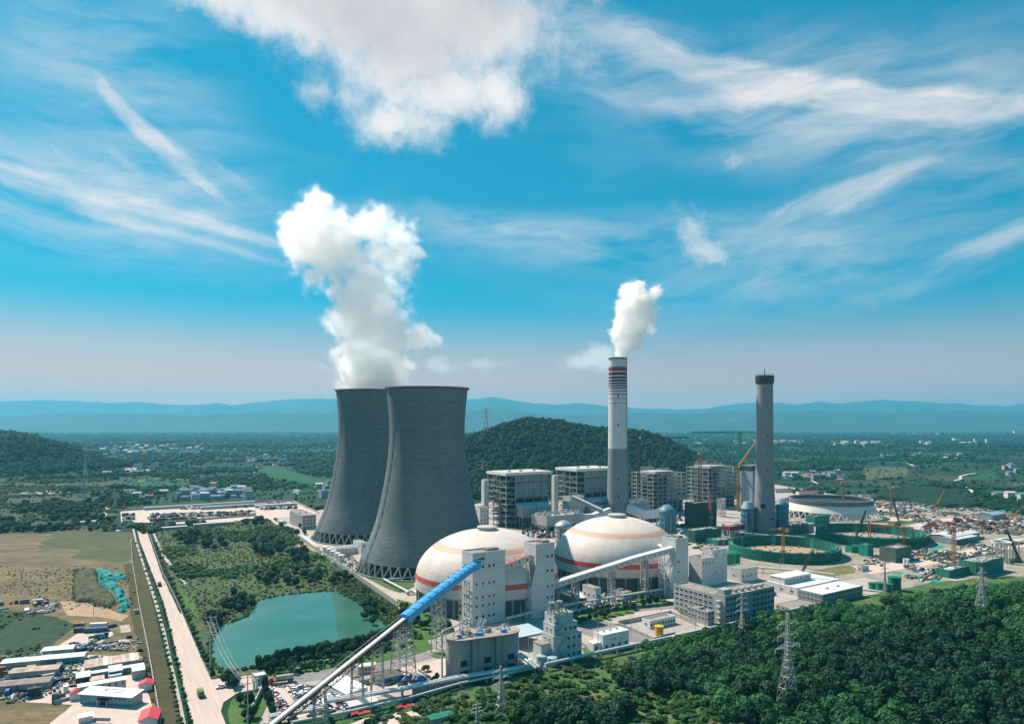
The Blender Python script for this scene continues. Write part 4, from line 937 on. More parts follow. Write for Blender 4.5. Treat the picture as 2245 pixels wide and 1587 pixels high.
# netted annex in front of the frames, and the grey lift core behind the grey chimney
def netbox(name, label, C, L, Wd, h, m=M_net, fr=True, rz=ANG, top=None, cat='building', posts=True):
    t = thing(name, label, cat, (C.x, C.y, 0), rz, 'buildings wrapped in green netting')
    n1 = max(1, int(L / 6)); n2 = max(1, int(Wd / 6))
    for k in range(n1):
        for y, nm in ((0, 0), (Wd, 1)):
            b = MB(); b.box(L * k / n1 + .04, L * (k + 1) / n1 - .04, y - .08 + .05 * (k % 2), y + .08 + .05 * (k % 2), 0, h + random.uniform(-.5, .7)); b.build('net_panel', m, t)
    for k in range(n2):
        for x in (0, L):
            b = MB(); b.box(x - .08 + .05 * (k % 2), x + .08 + .05 * (k % 2), Wd * k / n2 + .04, Wd * (k + 1) / n2 - .04, 0, h + random.uniform(-.5, .7)); b.build('net_panel', m, t)
    b = MB(); b.box(.5, L - .5, .5, Wd - .5, 0, h - 1.2); b.build('concrete_core', top or M_conw, t)
    b = MB(); rr = random.Random(len(label))
    for k in range(int(L * Wd / 12) + 6): x = rr.uniform(1, L - 1); y = rr.uniform(1, Wd - 1); b.box(x - rr.uniform(.2, 1), x + .3, y - .3, y + rr.uniform(.2, .9), h - 1.2, h - rr.uniform(.2, .9))
    stuffpart(b.build('roof_clutter', M_stl2, t))
    if fr:
        b = MB()
        for z in np.arange(1.8, h + .5, 1.8):
            b.bar((0, -.3, z), (L, -.3, z), .1); b.bar((-.3, 0, z), (-.3, Wd, z), .1)
        for k in range(int(L / 3) + 1): b.bar((min(L, 3 * k), -.3, 0), (min(L, 3 * k), -.3, h + 1), .1)
        for k in range(int(Wd / 3) + 1): b.bar((-.3, min(Wd, 3 * k), 0), (-.3, min(Wd, 3 * k), h + 1), .1)
        stuffpart(b.build('scaffold', mat('scaffold_tube', (.20, .22, .2), .7), t))
    return t
def nb(name, label, c, pyb, r, l, pyt, **k):
    C, L, Wd, h = boxspec(c, pyb, r, l, pyt); return netbox(name, label, C, L, Wd, h, **k)
nb('netted_building', 'large dark green netted building in front of the unfinished boiler frames', 1523, 1160, 1571, 1501, 1103, m=mat('dark_green_net', (.012, .045, .045), .9, .3, .3))
nb('netted_building', 'long green netted building with debris on its roof beyond the right dome', 1523, 1191, 1581, 1497, 1163)
nb('netted_building', 'low bright green netted structure beside the nearest green ring wall', 1574, 1196, 1606, 1549, 1184, m=M_netl)
C, L, Wd, h = boxspec(1650, 1124, 1700, 1627, 1021); t = block('lift_core', 'tall grey windowless block behind the grey chimney', 'building', (C, 40, 22, h), wall=mat('blue_grey_render', (.26, .30, .33), .9, .08), nf=0, nl=0, storeys=6, units=0)
b = MB(); b.box(-.3, 40.3, -.3, 22.3, h - 7, h - 1.0); b.build('dark_band', M_blk, t)
# maroon-roofed frame near the grey chimney
C = G(1600, 1177); t = thing('maroon_frame_building', 'small white-framed building with maroon netting beside the grey chimney', 'building', C, ANG)
for x in (0, 8, 16, 24):
    for y in (0, 10): b = MB(); b.box(x - .3, x + .3, y - .3, y + .3, 0, 6); b.build('post', M_white2, t)
b = MB(); b.box(-.4, 24.4, -.4, 10.4, 6, 6.6); b.build('slab', M_white2, t)
b = MB(); b.box(-.8, 24.8, -.8, 10.8, 6.61, 11); b.build('netting', M_maroon, t); b = MB(); b.box(0, 24, 0, 10, 11, 11.3); b.build('roof', mat('brown_deck', (.25, .14, .1), .9), t)

# ------------------------------------------------------------------ flue gas plant between boilers and domes
def absorber(px, pyb, r, h, label, m=M_teal, cone=False):
    C = G(px, pyb); t = thing('absorber_tower', label, 'absorber', C, ANG, 'flue gas absorber towers')
    b = MB(); b.lathe([(r, 0), (r, h * .78)], 28); b.build('shell', m, t, smooth=40)
    if cone:
        b = MB(); b.lathe([(r * 1.02, h * .78), (r * .62, h), (.05, h)], 16); b.build('cone_roof', M_silver, t)
    else:
        b = MB(); b.lathe([(r * 1.08, h * .78), (r * 1.02, h * .84), (r * .7, h * .92), (r * .25, h), (.05, h)], 28); b.build('dome_roof', m, t, smooth=40)
    for k in range(1, 5):
        z = h * .78 * k / 4; b = MB(); b.lathe([(r, z - .9), (r + .9, z - .3), (r + .9, z), (r, z)], 28); b.build('ring_platform', m, t)
    b = MB()
    for a in (0.4, 3.6, 4.3): b.cyl(((r + 1) * math.cos(a), (r + 1) * math.sin(a), 0), ((r + 1) * math.cos(a), (r + 1) * math.sin(a), h * .7), .5, 6)
    stuffpart(b.build('downpipes', M_stl2, t)); return t
absorber(1463, 1172, 9.2, 33, 'teal absorber tower just right of the right dome')
absorber(1236, 1192, 8.5, 24, 'silver-blue absorber tower between the two domes', M_silver, False)
absorber(1640, 1165, 7.8, 34, 'ribbed absorber with a cone roof left of the grey chimney', M_teal, True)
absorber(1713, 1163, 8.0, 36, 'dark absorber right behind the grey chimney', M_teal)
def esp(C, L, Wd, h, label, sd):
    t = thing('precipitator', label, 'precipitator', C, ANG, 'electrostatic precipitators'); rr = random.Random(sd)
    for k in range(4): b = MB(); b.box(L * k / 4 + .2, L * (k + 1) / 4 - .2, 0, Wd, h * .45, h); b.build('casing', M_grey, t)
    for k in range(8):
        x = L * (k + .5) / 8; b = MB(); b.add([(x - L / 17, 0, h * .45), (x + L / 17, 0, h * .45), (x + L / 17, Wd, h * .45), (x - L / 17, Wd, h * .45), (x - .6, Wd * .4, h * .2), (x + .6, Wd * .4, h * .2), (x + .6, Wd * .6, h * .2), (x - .6, Wd * .6, h * .2)], [(0, 1, 5, 4), (1, 2, 6, 5), (2, 3, 7, 6), (3, 0, 4, 7), (4, 5, 6, 7)]); b.build('hopper', M_stl2, t)
    for x in np.linspace(0, L, 6):
        for y in (0, Wd): b = MB(); b.bar((x, y, 0), (x, y, h * .46), .8); b.build('leg', M_steel, t)
    b = MB()
    for k in range(90):
        x = rr.uniform(0, L); y = rr.uniform(0, Wd); s_ = rr.uniform(.4, 1.3); b.box(x - s_, x + s_, y - s_, y + s_, h, h + rr.uniform(.8, 3.2))
    for y in (0, Wd / 2, Wd): b.bar((0, y, h + 3.8), (L, y, h + 3.8), .18); [b.tri((x, y, h), (x, y, h + 3.8), .16) for x in np.linspace(0, L, 22)]
    stuffpart(b.build('roof_equipment', M_silver, t)); return t
esp(CB1 - E2 * 62 + E1 * 14, 52, 30, 20, 'precipitator block in front of the left boiler house', 1)
esp(CB2 - E2 * 30 - E1 * 2, 30, 20, 19, 'precipitator block left of the striped chimney', 2)
esp(CB2 - E2 * 40 + E1 * 52, 34, 20, 24, 'precipitator with pipework right of the striped chimney', 3)
def duct(name, label, pts, w, h, m=M_white2):
    t = thing(name, label, 'duct', pts[0]); o0 = Vector(pts[0])
    for a, c in zip(pts[:-1], pts[1:]): b = MB(); b.bar(Vector(a) - o0, Vector(c) - o0, w, h); b.build('section', m, t)
    for a in pts:
        b = MB(); v_ = Vector(a) - o0; b.bar(v_ - Vector((0, 0, v_.z + o0.z)), v_ - Vector((0, 0, h / 2)), 1.0); b.build('support', M_steel, t)
    return t
cz = CH1 + Vector((0, 0, 15))
duct('flue_duct', 'white flue duct curving from the precipitators to the left of the striped chimney', [P(1236, 1146, 800), P(1262, 1136, 812), P(1300, 1134, 822), P(1336, 1120, 838)], 8, 9)
duct('flue_duct', 'white flue duct leaving the striped chimney toward the teal absorber', [P(1378, 1114, 842), P(1412, 1128, 825), P(1440, 1126, 815), P(1466, 1114, 800)], 8, 10)
duct('flue_duct', 'low white duct in front of the left precipitator', [P(1165, 1172, 770), P(1192, 1172, 765), P(1220, 1166, 765)], 5, 4)
# coal gallery down from the small annex to the chimney's side
an = block('crusher_house', 'white annex with a sloping coal gallery beside the striped chimney', 'building', (at2(1249, 826), 22, 14, 34), rows=(8, 15, 22, 28), nf=3, nl=2, storeys=4)
a0 = P(1256, 1094, 822); a1 = P(1320, 1124, 806); gallery('sloping_coal_gallery', 'white ribbed coal gallery sloping down in front of the striped chimney', [a1, a0], 7, 4, M_grey, M_wroof, 0, ribs=22)
block('pump_annex', 'narrow white building squeezed between the cooling tower and boiler house', 'building', (at2(1052, 800), 12, 14, 24), rows=(5, 10, 15, 20), nf=3, nl=1, storeys=4)
# ------------------------------------------------------------------ helpers for sightings on the hill
def th(x, y): return float(front_h(np.array([x]), np.array([y]))[0])
def GT(px, py):
    Y = 150.0
    while Y < 900:
        z = H - (py - HZ) * Y / F; x = (px - CX) / F * Y
        if z <= th(x, Y): return Vector((x, Y, th(x, Y)))
        Y += 1.0
    return G(px, py)

# ------------------------------------------------------------------ second building site: ring walls and the new cooling tower
C = Vector(((1820 - CX) / F * 917, 917, 0))
t = thing('unfinished_cooling_tower', 'low unfinished cooling tower shell of pale concrete on slanted columns', 'cooling tower', C, ANG)
M_pale = mat('fresh_concrete', (.62, .60, .58), .8, .06, .1)
b = MB(); b.lathe([(56.5, 8.5), (54, 13), (52, 17.5), (51.2, 17.5), (53, 13), (55.5, 8.5), (56.5, 8.5)], 96); b.build('shell', M_pale, t, smooth=40)
b = MB(); b.lathe([(52.3, 17.5), (50.2, 22.8), (49.2, 22.8), (51.1, 17.5)], 96); b.build('formwork_ring', mat('formwork_grey', (.15, .165, .17), .9, .2, .3), t, smooth=40)
for z, r in ((19, 52.6), (21, 51.8), (23, 51.0)): b = MB(); b.lathe([(r - 1, z), (r + .5, z), (r + .5, z + .25), (r - 1, z + .25)], 96); b.build('platform_ring', M_stl2, t)
for sgn in (-1, 1):
    b = MB(); a = sgn * math.pi / 40; b.cyl((60.5 * math.cos(a), 60.5 * math.sin(a), 0), (56, 0, 8.8), .6, 6); me = b.mesh('column', M_pale, 40)
    for k in range(40): inst(me, 'column', t, rz=2 * math.pi * k / 40)
b = MB(); b.lathe([(49, .5), (.1, .5)], 48); b.build('floor', mat('dark_pit', (.06, .065, .06), .9), t)
def ring_wall(px, Y, R_, h, label, floor, lab2=None):
    X = (px - CX) / F * Y; t = thing('netted_ring_wall', label, 'ring wall', (X, Y, 0), ANG, 'green netted ring walls'); n = 72
    for k in range(n):
        a0 = 2 * math.pi * k / n; a1 = 2 * math.pi * (k + 1) / n - .004; rr_ = random.uniform(-.12, .12); zz_ = h + random.uniform(-.35, .35)
        for r_, nm in ((R_, 'net_panel'), (R_ - 3.2, 'net_panel')):
            r2 = r_ + rr_; b = MB(); b.add([(r2 * math.cos(a), r2 * math.sin(a), z) for a in (a0, a1) for z in (0, zz_)] + [((r2 - .15) * math.cos(a), (r2 - .15) * math.sin(a), z) for a in (a0, a1) for z in (0, zz_)], [(0, 2, 3, 1), (4, 5, 7, 6), (1, 3, 7, 5), (0, 1, 5, 4), (2, 6, 7, 3)]); b.build(nm, M_net if (r_ == R_ or k % 9) else M_netl, t)
    b = MB(); b.lathe([(R_ - 3, h - 1), (R_ - .4, h - 1), (R_ - .4, h - .8), (R_ - 3, h - .8)], 72); b.build('walkway_ring', mat('walk_planks', (.12, .14, .13), .9), t)
    b = MB(); b.lathe([(R_ + .12, h - .9), (R_ + .2, h + .15), (R_ - .5, h + .15)], 72); b.build('rim_net', M_netl, t)
    b = MB(); b.lathe([(R_ - 3.4, .25), (.1, .3)], 60); b.build('floor', floor, t)
    b = MB(); b.lathe([(5, .3), (5, 2.4), (4.2, 2.4), (4.2, .3)], 24); b.build('centre_ring', M_conw, t)
    b = MB(); rr = random.Random(px)
    for k in range(120):
        a = rr.uniform(0, 6.28); r_ = (R_ - 6) * math.sqrt(rr.random()); x, y = r_ * math.cos(a), r_ * math.sin(a); s_ = rr.uniform(.3, 1.5); b.box(x - s_, x + s_, y - .4, y + .5, .3, .3 + rr.uniform(.3, 1.6))
    stuffpart(b.build('stacked_material', M_stl2, t)); return t
ring_wall(1718, 645, 49.5, 9.5, 'nearer green netted ring wall with brown earth floor inside', M_soil)
ring_wall(1908, 726, 53, 9.5, 'farther green netted ring wall with cranes standing around it', M_dust)

# ------------------------------------------------------------------ cranes
def tower_crane(base, h, jib, cj, az, m, label, w=2.2, tilt=0.0, top=5.0, mjib=None):
    t = thing('tower_crane', label, 'crane', base, R(az), 'tower cranes'); mjib = mjib or m
    b = MB(); lattice(b, (0, 0, 0), (0, 0, h), w, int(h / (w * 1.3)), .12 * w); stuffpart(b.build('mast', m, t))
    b = MB(); b.box(-1.8, 1.8, -1.8, 1.8, -.3, .8); b.build('base', M_conw, t)
    b = MB(); b.box(-1.3, 1.3, -1.3, 1.3, h, h + 1.2); b.build('slewing_ring', m, t)
    b = MB(); b.box(.6, 2.6, -2.6, -1.2, h + .2, h + 2.6); b.build('cab', M_white2, t)
    tp = Vector((0, 0, h + 1.2 + top)); b = MB(); lattice(b, (0, 0, h + 1.2), tp, 1.6, 4, .2, w2=.5); stuffpart(b.build('apex', m, t))
    j0 = Vector((1.2, 0, h + 1.6)); j1 = j0 + Vector((math.cos(tilt), 0, math.sin(tilt))) * jib
    b = MB(); lattice(b, j0, j1, .8 * w, max(6, int(jib / (1.1 * w))), .125 * w, w2=.5 * w); stuffpart(b.build('jib', mjib, t))
    if cj:
        c1 = Vector((-cj, 0, h + 1.6)); b = MB(); lattice(b, (-1.2, 0, h + 1.6), c1, .7 * w, 5, .11 * w); stuffpart(b.build('counter_jib', mjib, t))
        b = MB(); b.box(-cj - .3, -cj + 2.4, -1, 1, h - 1.6, h + 1.4); b.build('counterweight', M_conw, t)
        b = MB(); b.bar(tp, c1 + Vector((1, 0, .8)), .13); b.bar(tp, j0.lerp(j1, .6) + Vector((0, 0, .8)), .13); b.build('tie_bar', m, t)
    else:
        b = MB(); b.bar(tp, j1, .12); b.build('tie_bar', m, t)
    hx = j0.lerp(j1, .55); b = MB(); b.box(hx.x - .8, hx.x + .8, -.6, .6, hx.z - 1.8, hx.z - .9); b.bar((hx.x, 0, hx.z - 1.8), (hx.x, 0, hx.z - 9), .1); b.build('trolley', m, t)
    return t
def crane_at(px, ybase, ytop, Y, *a, **k):
    b0 = at2(px, Y); zb = max(0, ZT(ybase, Y)); return tower_crane((b0.x, b0.y, 0), ZT(ytop, Y), *a, **k)
crane_at(1400, 0, 962, 905, 64, 15, 0, M_blk, 'black tower crane between the striped chimney and the steel frames', w=3.0, top=2)
crane_at(1622, 0, 950, 1000, 70, 22, 180, M_grn, 'tall green tower crane left of the grey chimney', w=3.4, top=3)
crane_at(1535, 0, 997, 955, 40, 10, 250, M_oran, 'orange tower crane seen end-on between the two steel frames', w=3.2, top=3)
crane_at(1617, 0, 1025, 960, 48, 8, 20, M_oran, 'orange luffing crane with its jib raised beside the grey chimney', w=2.6, tilt=R(48), top=3)
crane_at(1717, 0, 1163, 640, 14, 6, 200, M_oran, 'small orange crane standing in the centre of the nearer ring wall', w=1.8, top=2)
crane_at(1906, 0, 1146, 745, 34, 9, -12, M_oran, 'orange crane inside the farther green ring wall', w=2.0, top=2)
crane_at(1982, 0, 1160, 672, 32, 8, 165, M_oran, 'orange crane at the right rim of the farther ring wall', w=2.0, top=2)
crane_at(2091, 0, 1166, 560, 16, 6, 20, M_oran, 'orange crane on the building site left of the concrete frame', w=2.0, top=3)
crane_at(1848, 0, 1062, 917, 16, 5, 170, M_oran, 'small yellow crane standing in the unfinished cooling tower', w=1.8, top=2)
crane_at(1953, 0, 1070, 900, 12, 4, 40, M_oran, 'slim orange crane mast beyond the unfinished cooling tower', w=1.8, top=2)
def hoist(px, Y, h, m, label):
    t = thing('hoist_mast', label, 'hoist', at2(px, Y), ANG); b = MB(); lattice(b, (0, 0, 0), (0, 0, h), 2.2, int(h / 2.4), .28); stuffpart(b.build('mast', m, t)); b = MB(); b.box(-1.6, 1.6, -3.2, -1.3, h * .3, h * .3 + 2.6); b.build('cage', M_stl2, t)
hoist(1557, 800, ZT(1083, 800), mat('red_hoist_paint', (.34, .12, .06), .7), 'thin red hoist mast against the dark netted building')
t = thing('stair_tower', 'white lattice stair tower in front of the right steel frame', 'stair tower', at2(1581, 905), ANG); b = MB(); hh = ZT(1092, 905); lattice(b, (0, 0, 0), (0, 0, hh), 8, 11, .34); stuffpart(b.build('lattice', M_steel, t)); 
for k in range(11): b = MB(); b.bar((-3, -3.6 + 7 * (k % 2), hh * k / 11), (3, -3.6 + 7 * (k % 2), hh * (k + 1) / 11), 1.2, .3); b.build('stair_flight', M_steel, t)
def mobile_crane(px, py, h, lean, m, label, az=0):
    C = G(px, py); t = thing('crawler_crane', label, 'crane', C, R(az), 'crawler cranes')
    b = MB(); b.box(-3.4, 3.4, -2.6, -1.6, 0, 1.2); b.build('track', M_blk, t); b = MB(); b.box(-3.4, 3.4, 1.6, 2.6, 0, 1.2); b.build('track', M_blk, t)
    b = MB(); b.box(-4.2, 2.4, -1.7, 1.7, 1.25, 3.6); b.build('body', M_oran, t); b = MB(); b.box(1.2, 2.9, -1.5, -.3, 2, 4.4); b.build('cab', M_glass, t)
    b = MB(); p = Vector((2.0, 0, 2.5)); q = p + Vector((math.sin(lean), 0, math.cos(lean))) * h; lattice(b, p, q, 1.5, max(5, int(h / 2)), .24, w2=.9); stuffpart(b.build('boom', m, t))
    b = MB(); b.bar(q, (-3.5, 0, 3.8), .12); b.build('cable', M_blk, t)
mobile_crane(1742, 1281, 26, R(28), M_blk, 'black crawler crane with a leaning boom left of the white roofed hall')
mobile_crane(1869, 1192, 34, R(20), M_blk, 'crawler crane with dark boom between the two green ring walls')
mobile_crane(1968, 1152, 32, R(-14), M_blk, 'crawler crane with dark boom behind the farther ring wall')
mobile_crane(2229, 1232, 26, R(-22), M_blk, 'crawler crane with dark boom at the right edge of the site')
mobile_crane(2050, 1112, 26, R(28), M_oran, 'orange-brown crawler crane beside the stacked site materials')
mobile_crane(2205, 1150, 20, R(42), M_oran, 'crane truck with a raised boom beside the grey shed')
mobile_crane(2108, 1110, 22, R(25), M_blk, 'small dark crane near the green earth bank')

# ------------------------------------------------------------------ right-hand buildings
def bl(name, label, cat, c, pyb, r, l, pyt, **k): return block(name, label, cat, boxspec(c, pyb, r, l, pyt), **k)
bl('plant_building', 'white building right of the farthest transfer tower with four windows in a row', 'building', 1539, 1288, 1566, 1510, 1226, nf=4, rows=(18,), nl=0, storeys=4, units=1)
t = bl('plant_building', 'taller white building behind the four-windowed white block', 'building', 1562, 1282, 1594, 1538, 1208, rows=(9, 22, 30), nf=2, nl=3, storeys=4)
bl('plant_building', 'low white building in front of the nearer green ring wall', 'building', 1625, 1277, 1661, 1592, 1249, rows=(4.5,), nf=4, nl=1, storeys=2, units=0)
M_off = mat('office_render', (.37, .39, .38), .85, .1, .2, streak=.2)
C, L, Wd, h = boxspec(1589.6, 1371, 1697.5, 1566, 1309)
t = thing('office_building', 'grey five storey office block beside the pipeline above the forest', 'office', (C.x, C.y, 0), ANG)
bands(t, 0, L, 0, Wd, [h * k / 5 for k in range(6)], M_off); roof_flat(t, 0, L, 0, Wd, h, .9, M_off)
for k in range(5):
    z = h * (k + .52) / 5
    for i in range(13):
        if i in (5, 6): continue
        win_front(t, L * (i + .5) / 13, z, L / 13 * .8, h / 5 * .5)
    b = MB(); b.box(-1.8, -.02, Wd * .3, Wd * .75, h * k / 5 + .3, h * k / 5 + .6); b.build('balcony', M_off, t)
b = MB(); b.box(L * 5 / 13 - .1, L * 7 / 13 + .1, -.5, -.002, 0, h + .9); b.build('stair_core', M_off, t)
b = MB(); b.box(.01, L * .28, Wd + .01, Wd + 34, 0, h - 1); b.build('rear_wing', M_off, t); roof_flat(t, 0, L * .28, Wd + .05, Wd + 34, h - 1, .9, M_off)
for k in range(5):
    for i in range(8): win_left(t, Wd + 3 + 4 * i, (h - 1) * (k + .55) / 5, 2.6, 1.8)
b = MB(); b.box(L * .28 + .01, L, Wd + .01, Wd + 14, 0, h - 2); b.build('rear_block', M_off, t); roof_flat(t, L * .28 + .05, L, Wd + .05, Wd + 14, h - 2, .6, M_off)
b = MB()
for k in range(5): b.box(L * (.3 + .13 * k), L * (.3 + .13 * k) + 2.4, Wd * .5, Wd * .5 + 2, h + .12, h + 1.9)
stuffpart(b.build('roof_units', M_stl2, t)); b = MB(); b.box(2, 9, Wd * .3, Wd * .9, h + .12, h + 3.6); b.build('stair_head', M_off, t)
bl('office_annex', 'low grey annex with a long window strip left of the office block', 'building', 1552, 1372, 1566, 1508, 1343, wall=M_off, rows=(4, 7), nf=2, nl=6, storeys=2)
C, L, Wd, h = boxspec(1803.6, 1327, 1891.5, 1749, 1304)
t = block('white_hall', 'large hall with a bright white flat roof at the edge of the forest', 'hall', (C, L, Wd, h), wall=M_clad, nf=11, nl=6, rows=(2.6, 5.6), ww=3, wh=1.6, top=M_white2, par=.3, storeys=2, units=0)
for f in (.35, .62): b = MB(); b.box(L * f, L * f + 3.4, Wd * .45, Wd * .45 + 2.6, h + .13, h + 1.3); b.build('roof_vent', M_white2, t)
C2_ = C + E1 * 8 + E2 * (Wd + 6)
t = block('white_hall', 'long white building behind the bright white hall with a raised roof storey', 'hall', (C2_, 52, 26, 5.5), wall=M_white, nf=8, nl=3, rows=(2.6,), ww=2.4, top=M_wroof, par=.3, storeys=1, units=0)
b = MB(); b.box(2, 34, 12, 24, 5.65, 10.0); b.build('upper_storey', M_white, t); [win_front(t, 5 + 4.2 * k, 8.0, 2.2, 1.6, 12) for k in range(7)]; b = MB(); b.box(1.6, 34.4, 11.6, 24.4, 10.01, 10.3); b.build('upper_roof', M_wroof, t)
bl('site_hut', 'small white hut on the lawn between the ring wall and the halls', 'hut', 1890, 1253, 1905, 1879, 1243, nf=3, nl=1, storeys=1, units=0)
bl('low_depot', 'low depot with red trimmed flat roof left of the bright white hall', 'building', 1745, 1347, 1795, 1700, 1337, wall=M_grey, nf=6, nl=4, rows=(2,), storeys=1, units=0, par=.4)
def tank(px, pyb, pyt, rpx, m, label, cone=.15, grp='storage tanks', domed=False):
    C = G(px, pyb); r = rpx / F * C.y; h = ZT(pyt, C.y); t = thing('storage_tank', label, 'tank', C, ANG, grp)
    b = MB(); b.lathe([(r, 0), (r, h)], 36); b.build('shell', m, t, smooth=30)
    b = MB(); b.lathe([(r + .15, h - .05), (r * .8, h + r * cone * .5), (r * .4, h + r * cone * .85), (.05, h + r * cone)], 36); b.build('roof', m, t, smooth=60)
    b = MB(); b.lathe([(r + .02, h - .3), (r + .25, h - .3), (r + .25, h + .1), (r + .02, h + .1)], 36); b.build('top_rim', m, t)
    a = -2.0; b = MB(); b.bar(((r + .3) * math.cos(a), (r + .3) * math.sin(a), 0), ((r + .3) * math.cos(a), (r + .3) * math.sin(a), h), .5, .25); b.build('ladder', M_stl2, t)
    return t
tank(1961, 1293, 1264, 13, M_tankg, 'largest dark green tank beside the bright white hall')
tank(1914, 1290, 1277, 9, M_tankg, 'small green tank nearest the bright white hall'); tank(1930, 1294, 1277, 9.5, M_tankg, 'small green tank second in the row by the pipe'); tank(1948, 1298, 1279, 10, M_tankg, 'small green tank in front of the largest green one')
tank(1603, 1237, 1211, 19, M_tankg, 'broad green tank touching the nearer ring wall', .25); tank(1572, 1222, 1204, 18, M_teal, 'teal domed tank behind the white plant buildings', .3)
tank(1488, 1191, 1174, 15, M_white, 'white roofed round tank right of the teal absorber', .18)
t = tank(1445, 1392.5, 1371.5, 9.4, M_yel, 'bright yellow round tank in the walled yard')
for px, py, lb in ((1983, 1236, 'left of two slim white cylinders at the site crossroads'), (1990, 1237, 'right of two slim white cylinders at the site crossroads')): tank(px, py, 1224 + (px - 1983) * .1, 3.2, M_white2, lb)
for px, py, pt, r_, lb in ((1764, 1165, 1145, 7, 'grey round tank below the unfinished cooling tower'), (1777, 1166, 1147, 7, 'grey round tank next to the green netted boxes')): tank(px, py, pt, r_, M_grey, lb)

nb('netted_building', 'square netted building right of the nearer ring wall', 1963, 1234, 1998, 1928, 1202, m=M_netd)
C = G(1903, 1220); netbox('netted_pavilion', 'small bright green netted pavilion right of the nearer ring wall', C, 9, 9, 11, m=M_netl, fr=False)
C = G(1868, 1212); netbox('netted_pavilion', 'low bright green netted box between the two ring walls', C, 13, 7, 6, m=M_netl, fr=False)
nb('netted_building', 'green netted foundation in front of the concrete frame at the right', 2150, 1263, 2200, 2102, 1232, m=M_netl)
nb('netted_building', 'low white-topped scaffolded building left of the green netted foundation', 2081, 1268, 2122, 2051, 1250, m=M_netl, top=M_white)
C = G(1786, 1154); netbox('netted_building', 'long green netted box in front of the unfinished cooling tower', C, 30, 12, 12, m=M_netl)
C = G(1735, 1172); netbox('netted_building', 'grey scaffolded frame right of the grey chimney', C, 26, 10, 9, m=M_netd)
C = G(1862, 1186); netbox('netted_strip', 'low netted strip between the two ring walls', C, 12, 20, 3, m=M_netl, fr=False)
# big sheds
def shed(name, label, cat, C, L, Wd, h, rise, m_wall, m_roof, open_front=False, rz=ANG, nsheet=8, group=None, mono=False, ridge_x=True):
    t = thing(name, label, cat, (C.x, C.y, C.z if len(C) > 2 else 0), rz, group); b = MB()
    if open_front:
        b.box(0, L, Wd - .3, Wd, 0, h); b.box(0, .3, 0, Wd, 0, h); b.build('wall', m_wall, t)
        for k in range(int(L / 6) + 1): b = MB(); x = min(L - .3, 6 * k); b.box(x, x + .3, 0, .3, 0, h); b.build('post', M_steel, t)
    else: b.box(0, L, 0, Wd, 0, h); b.build('wall', m_wall, t)
    if mono:
        for k in range(nsheet):
            x0, x1 = L * k / nsheet, L * (k + 1) / nsheet - .04; b = MB(); b.add([(x0, -.5, h + .05), (x1, -.5, h + .05), (x1, Wd + .5, h + rise), (x0, Wd + .5, h + rise), (x0, -.5, h + .25), (x1, -.5, h + .25), (x1, Wd + .5, h + rise + .2), (x0, Wd + .5, h + rise + .2)], [(3, 2, 1, 0), (4, 5, 6, 7), (0, 1, 5, 4), (1, 2, 6, 5), (2, 3, 7, 6), (3, 0, 4, 7)]); b.build('roof_sheet', m_roof if not isinstance(m_roof, list) else m_roof[k % len(m_roof)], t)
    else:
        for k in range(nsheet):
            x0, x1 = L * k / nsheet - (.4 if k == 0 else 0), L * (k + 1) / nsheet - .05 + (.4 if k == nsheet - 1 else 0)
            for y0, y1 in ((-.5, Wd / 2), (Wd + .5, Wd / 2)):
                b = MB(); q = [(x0, y0, h), (x1, y0, h), (x1, y1, h + rise), (x0, y1, h + rise)]; b.add(q + [(x, y, z + .18) for x, y, z in q], [(3, 2, 1, 0), (4, 5, 6, 7), (0, 1, 5, 4), (1, 2, 6, 5), (2, 3, 7, 6), (3, 0, 4, 7)]); b.build('roof_sheet', m_roof if not isinstance(m_roof, list) else m_roof[(k * 2 + (y0 > 0)) % len(m_roof)], t)
        b = MB(); b.add([(0, 0, h - .01), (0, Wd, h - .01), (0, Wd / 2, h + rise - .02)], [(0, 2, 1)]); b.add([(L, 0, h - .01), (L, Wd, h - .01), (L, Wd / 2, h + rise - .02)], [(0, 1, 2)]); b.build('gable', m_wall, t)
    return t
M_lroof = mat('light_grey_roof', (.56, .55, .56), .5, .12, .3)
shed('warehouse', 'large warehouse with a ribbed pale roof at the right of the site', 'warehouse', G(2085, 1193), 62, 22, 7, 1.5, M_clad, M_lroof, nsheet=12)
shed('warehouse', 'open canopy with pale roof in front of the large warehouse', 'warehouse', G(2098, 1196), 44, 13, 6, .8, M_clad, M_lroof, open_front=True, mono=True, nsheet=8)
shed('grey_shed', 'grey shed with curved sheets near the right edge of the site', 'shed', G(2176, 1142), 38, 18, 7, 2.5, M_clad, mat('blue_grey_roof', (.25, .32, .36), .5), nsheet=9)
shed('open_shed', 'open fronted shed below the ribbed warehouse', 'shed', G(2210, 1196), 24, 12, 4, .6, M_clad, M_lroof, open_front=True, mono=True)
# red gantry crane
C = G(2033, 1177); t = thing('gantry_crane', 'dark red gantry crane on the building site', 'gantry crane', C, ANG + R(8)); b = MB(); lattice(b, (-3, 0, 13), (22, 0, 13), 2.4, 10, .35); stuffpart(b.build('girder', M_rstl, t))
for x in (0, 19):
    for y in (-5, 5): b = MB(); b.bar((x, y, 0), (x + (1 if x == 0 else -1), y * .3, 12.5), .9); b.build('leg', M_rstl, t)
    b = MB(); b.bar((x, -5, .6), (x, 5, .6), .8); b.build('bogie_beam', M_rstl, t)
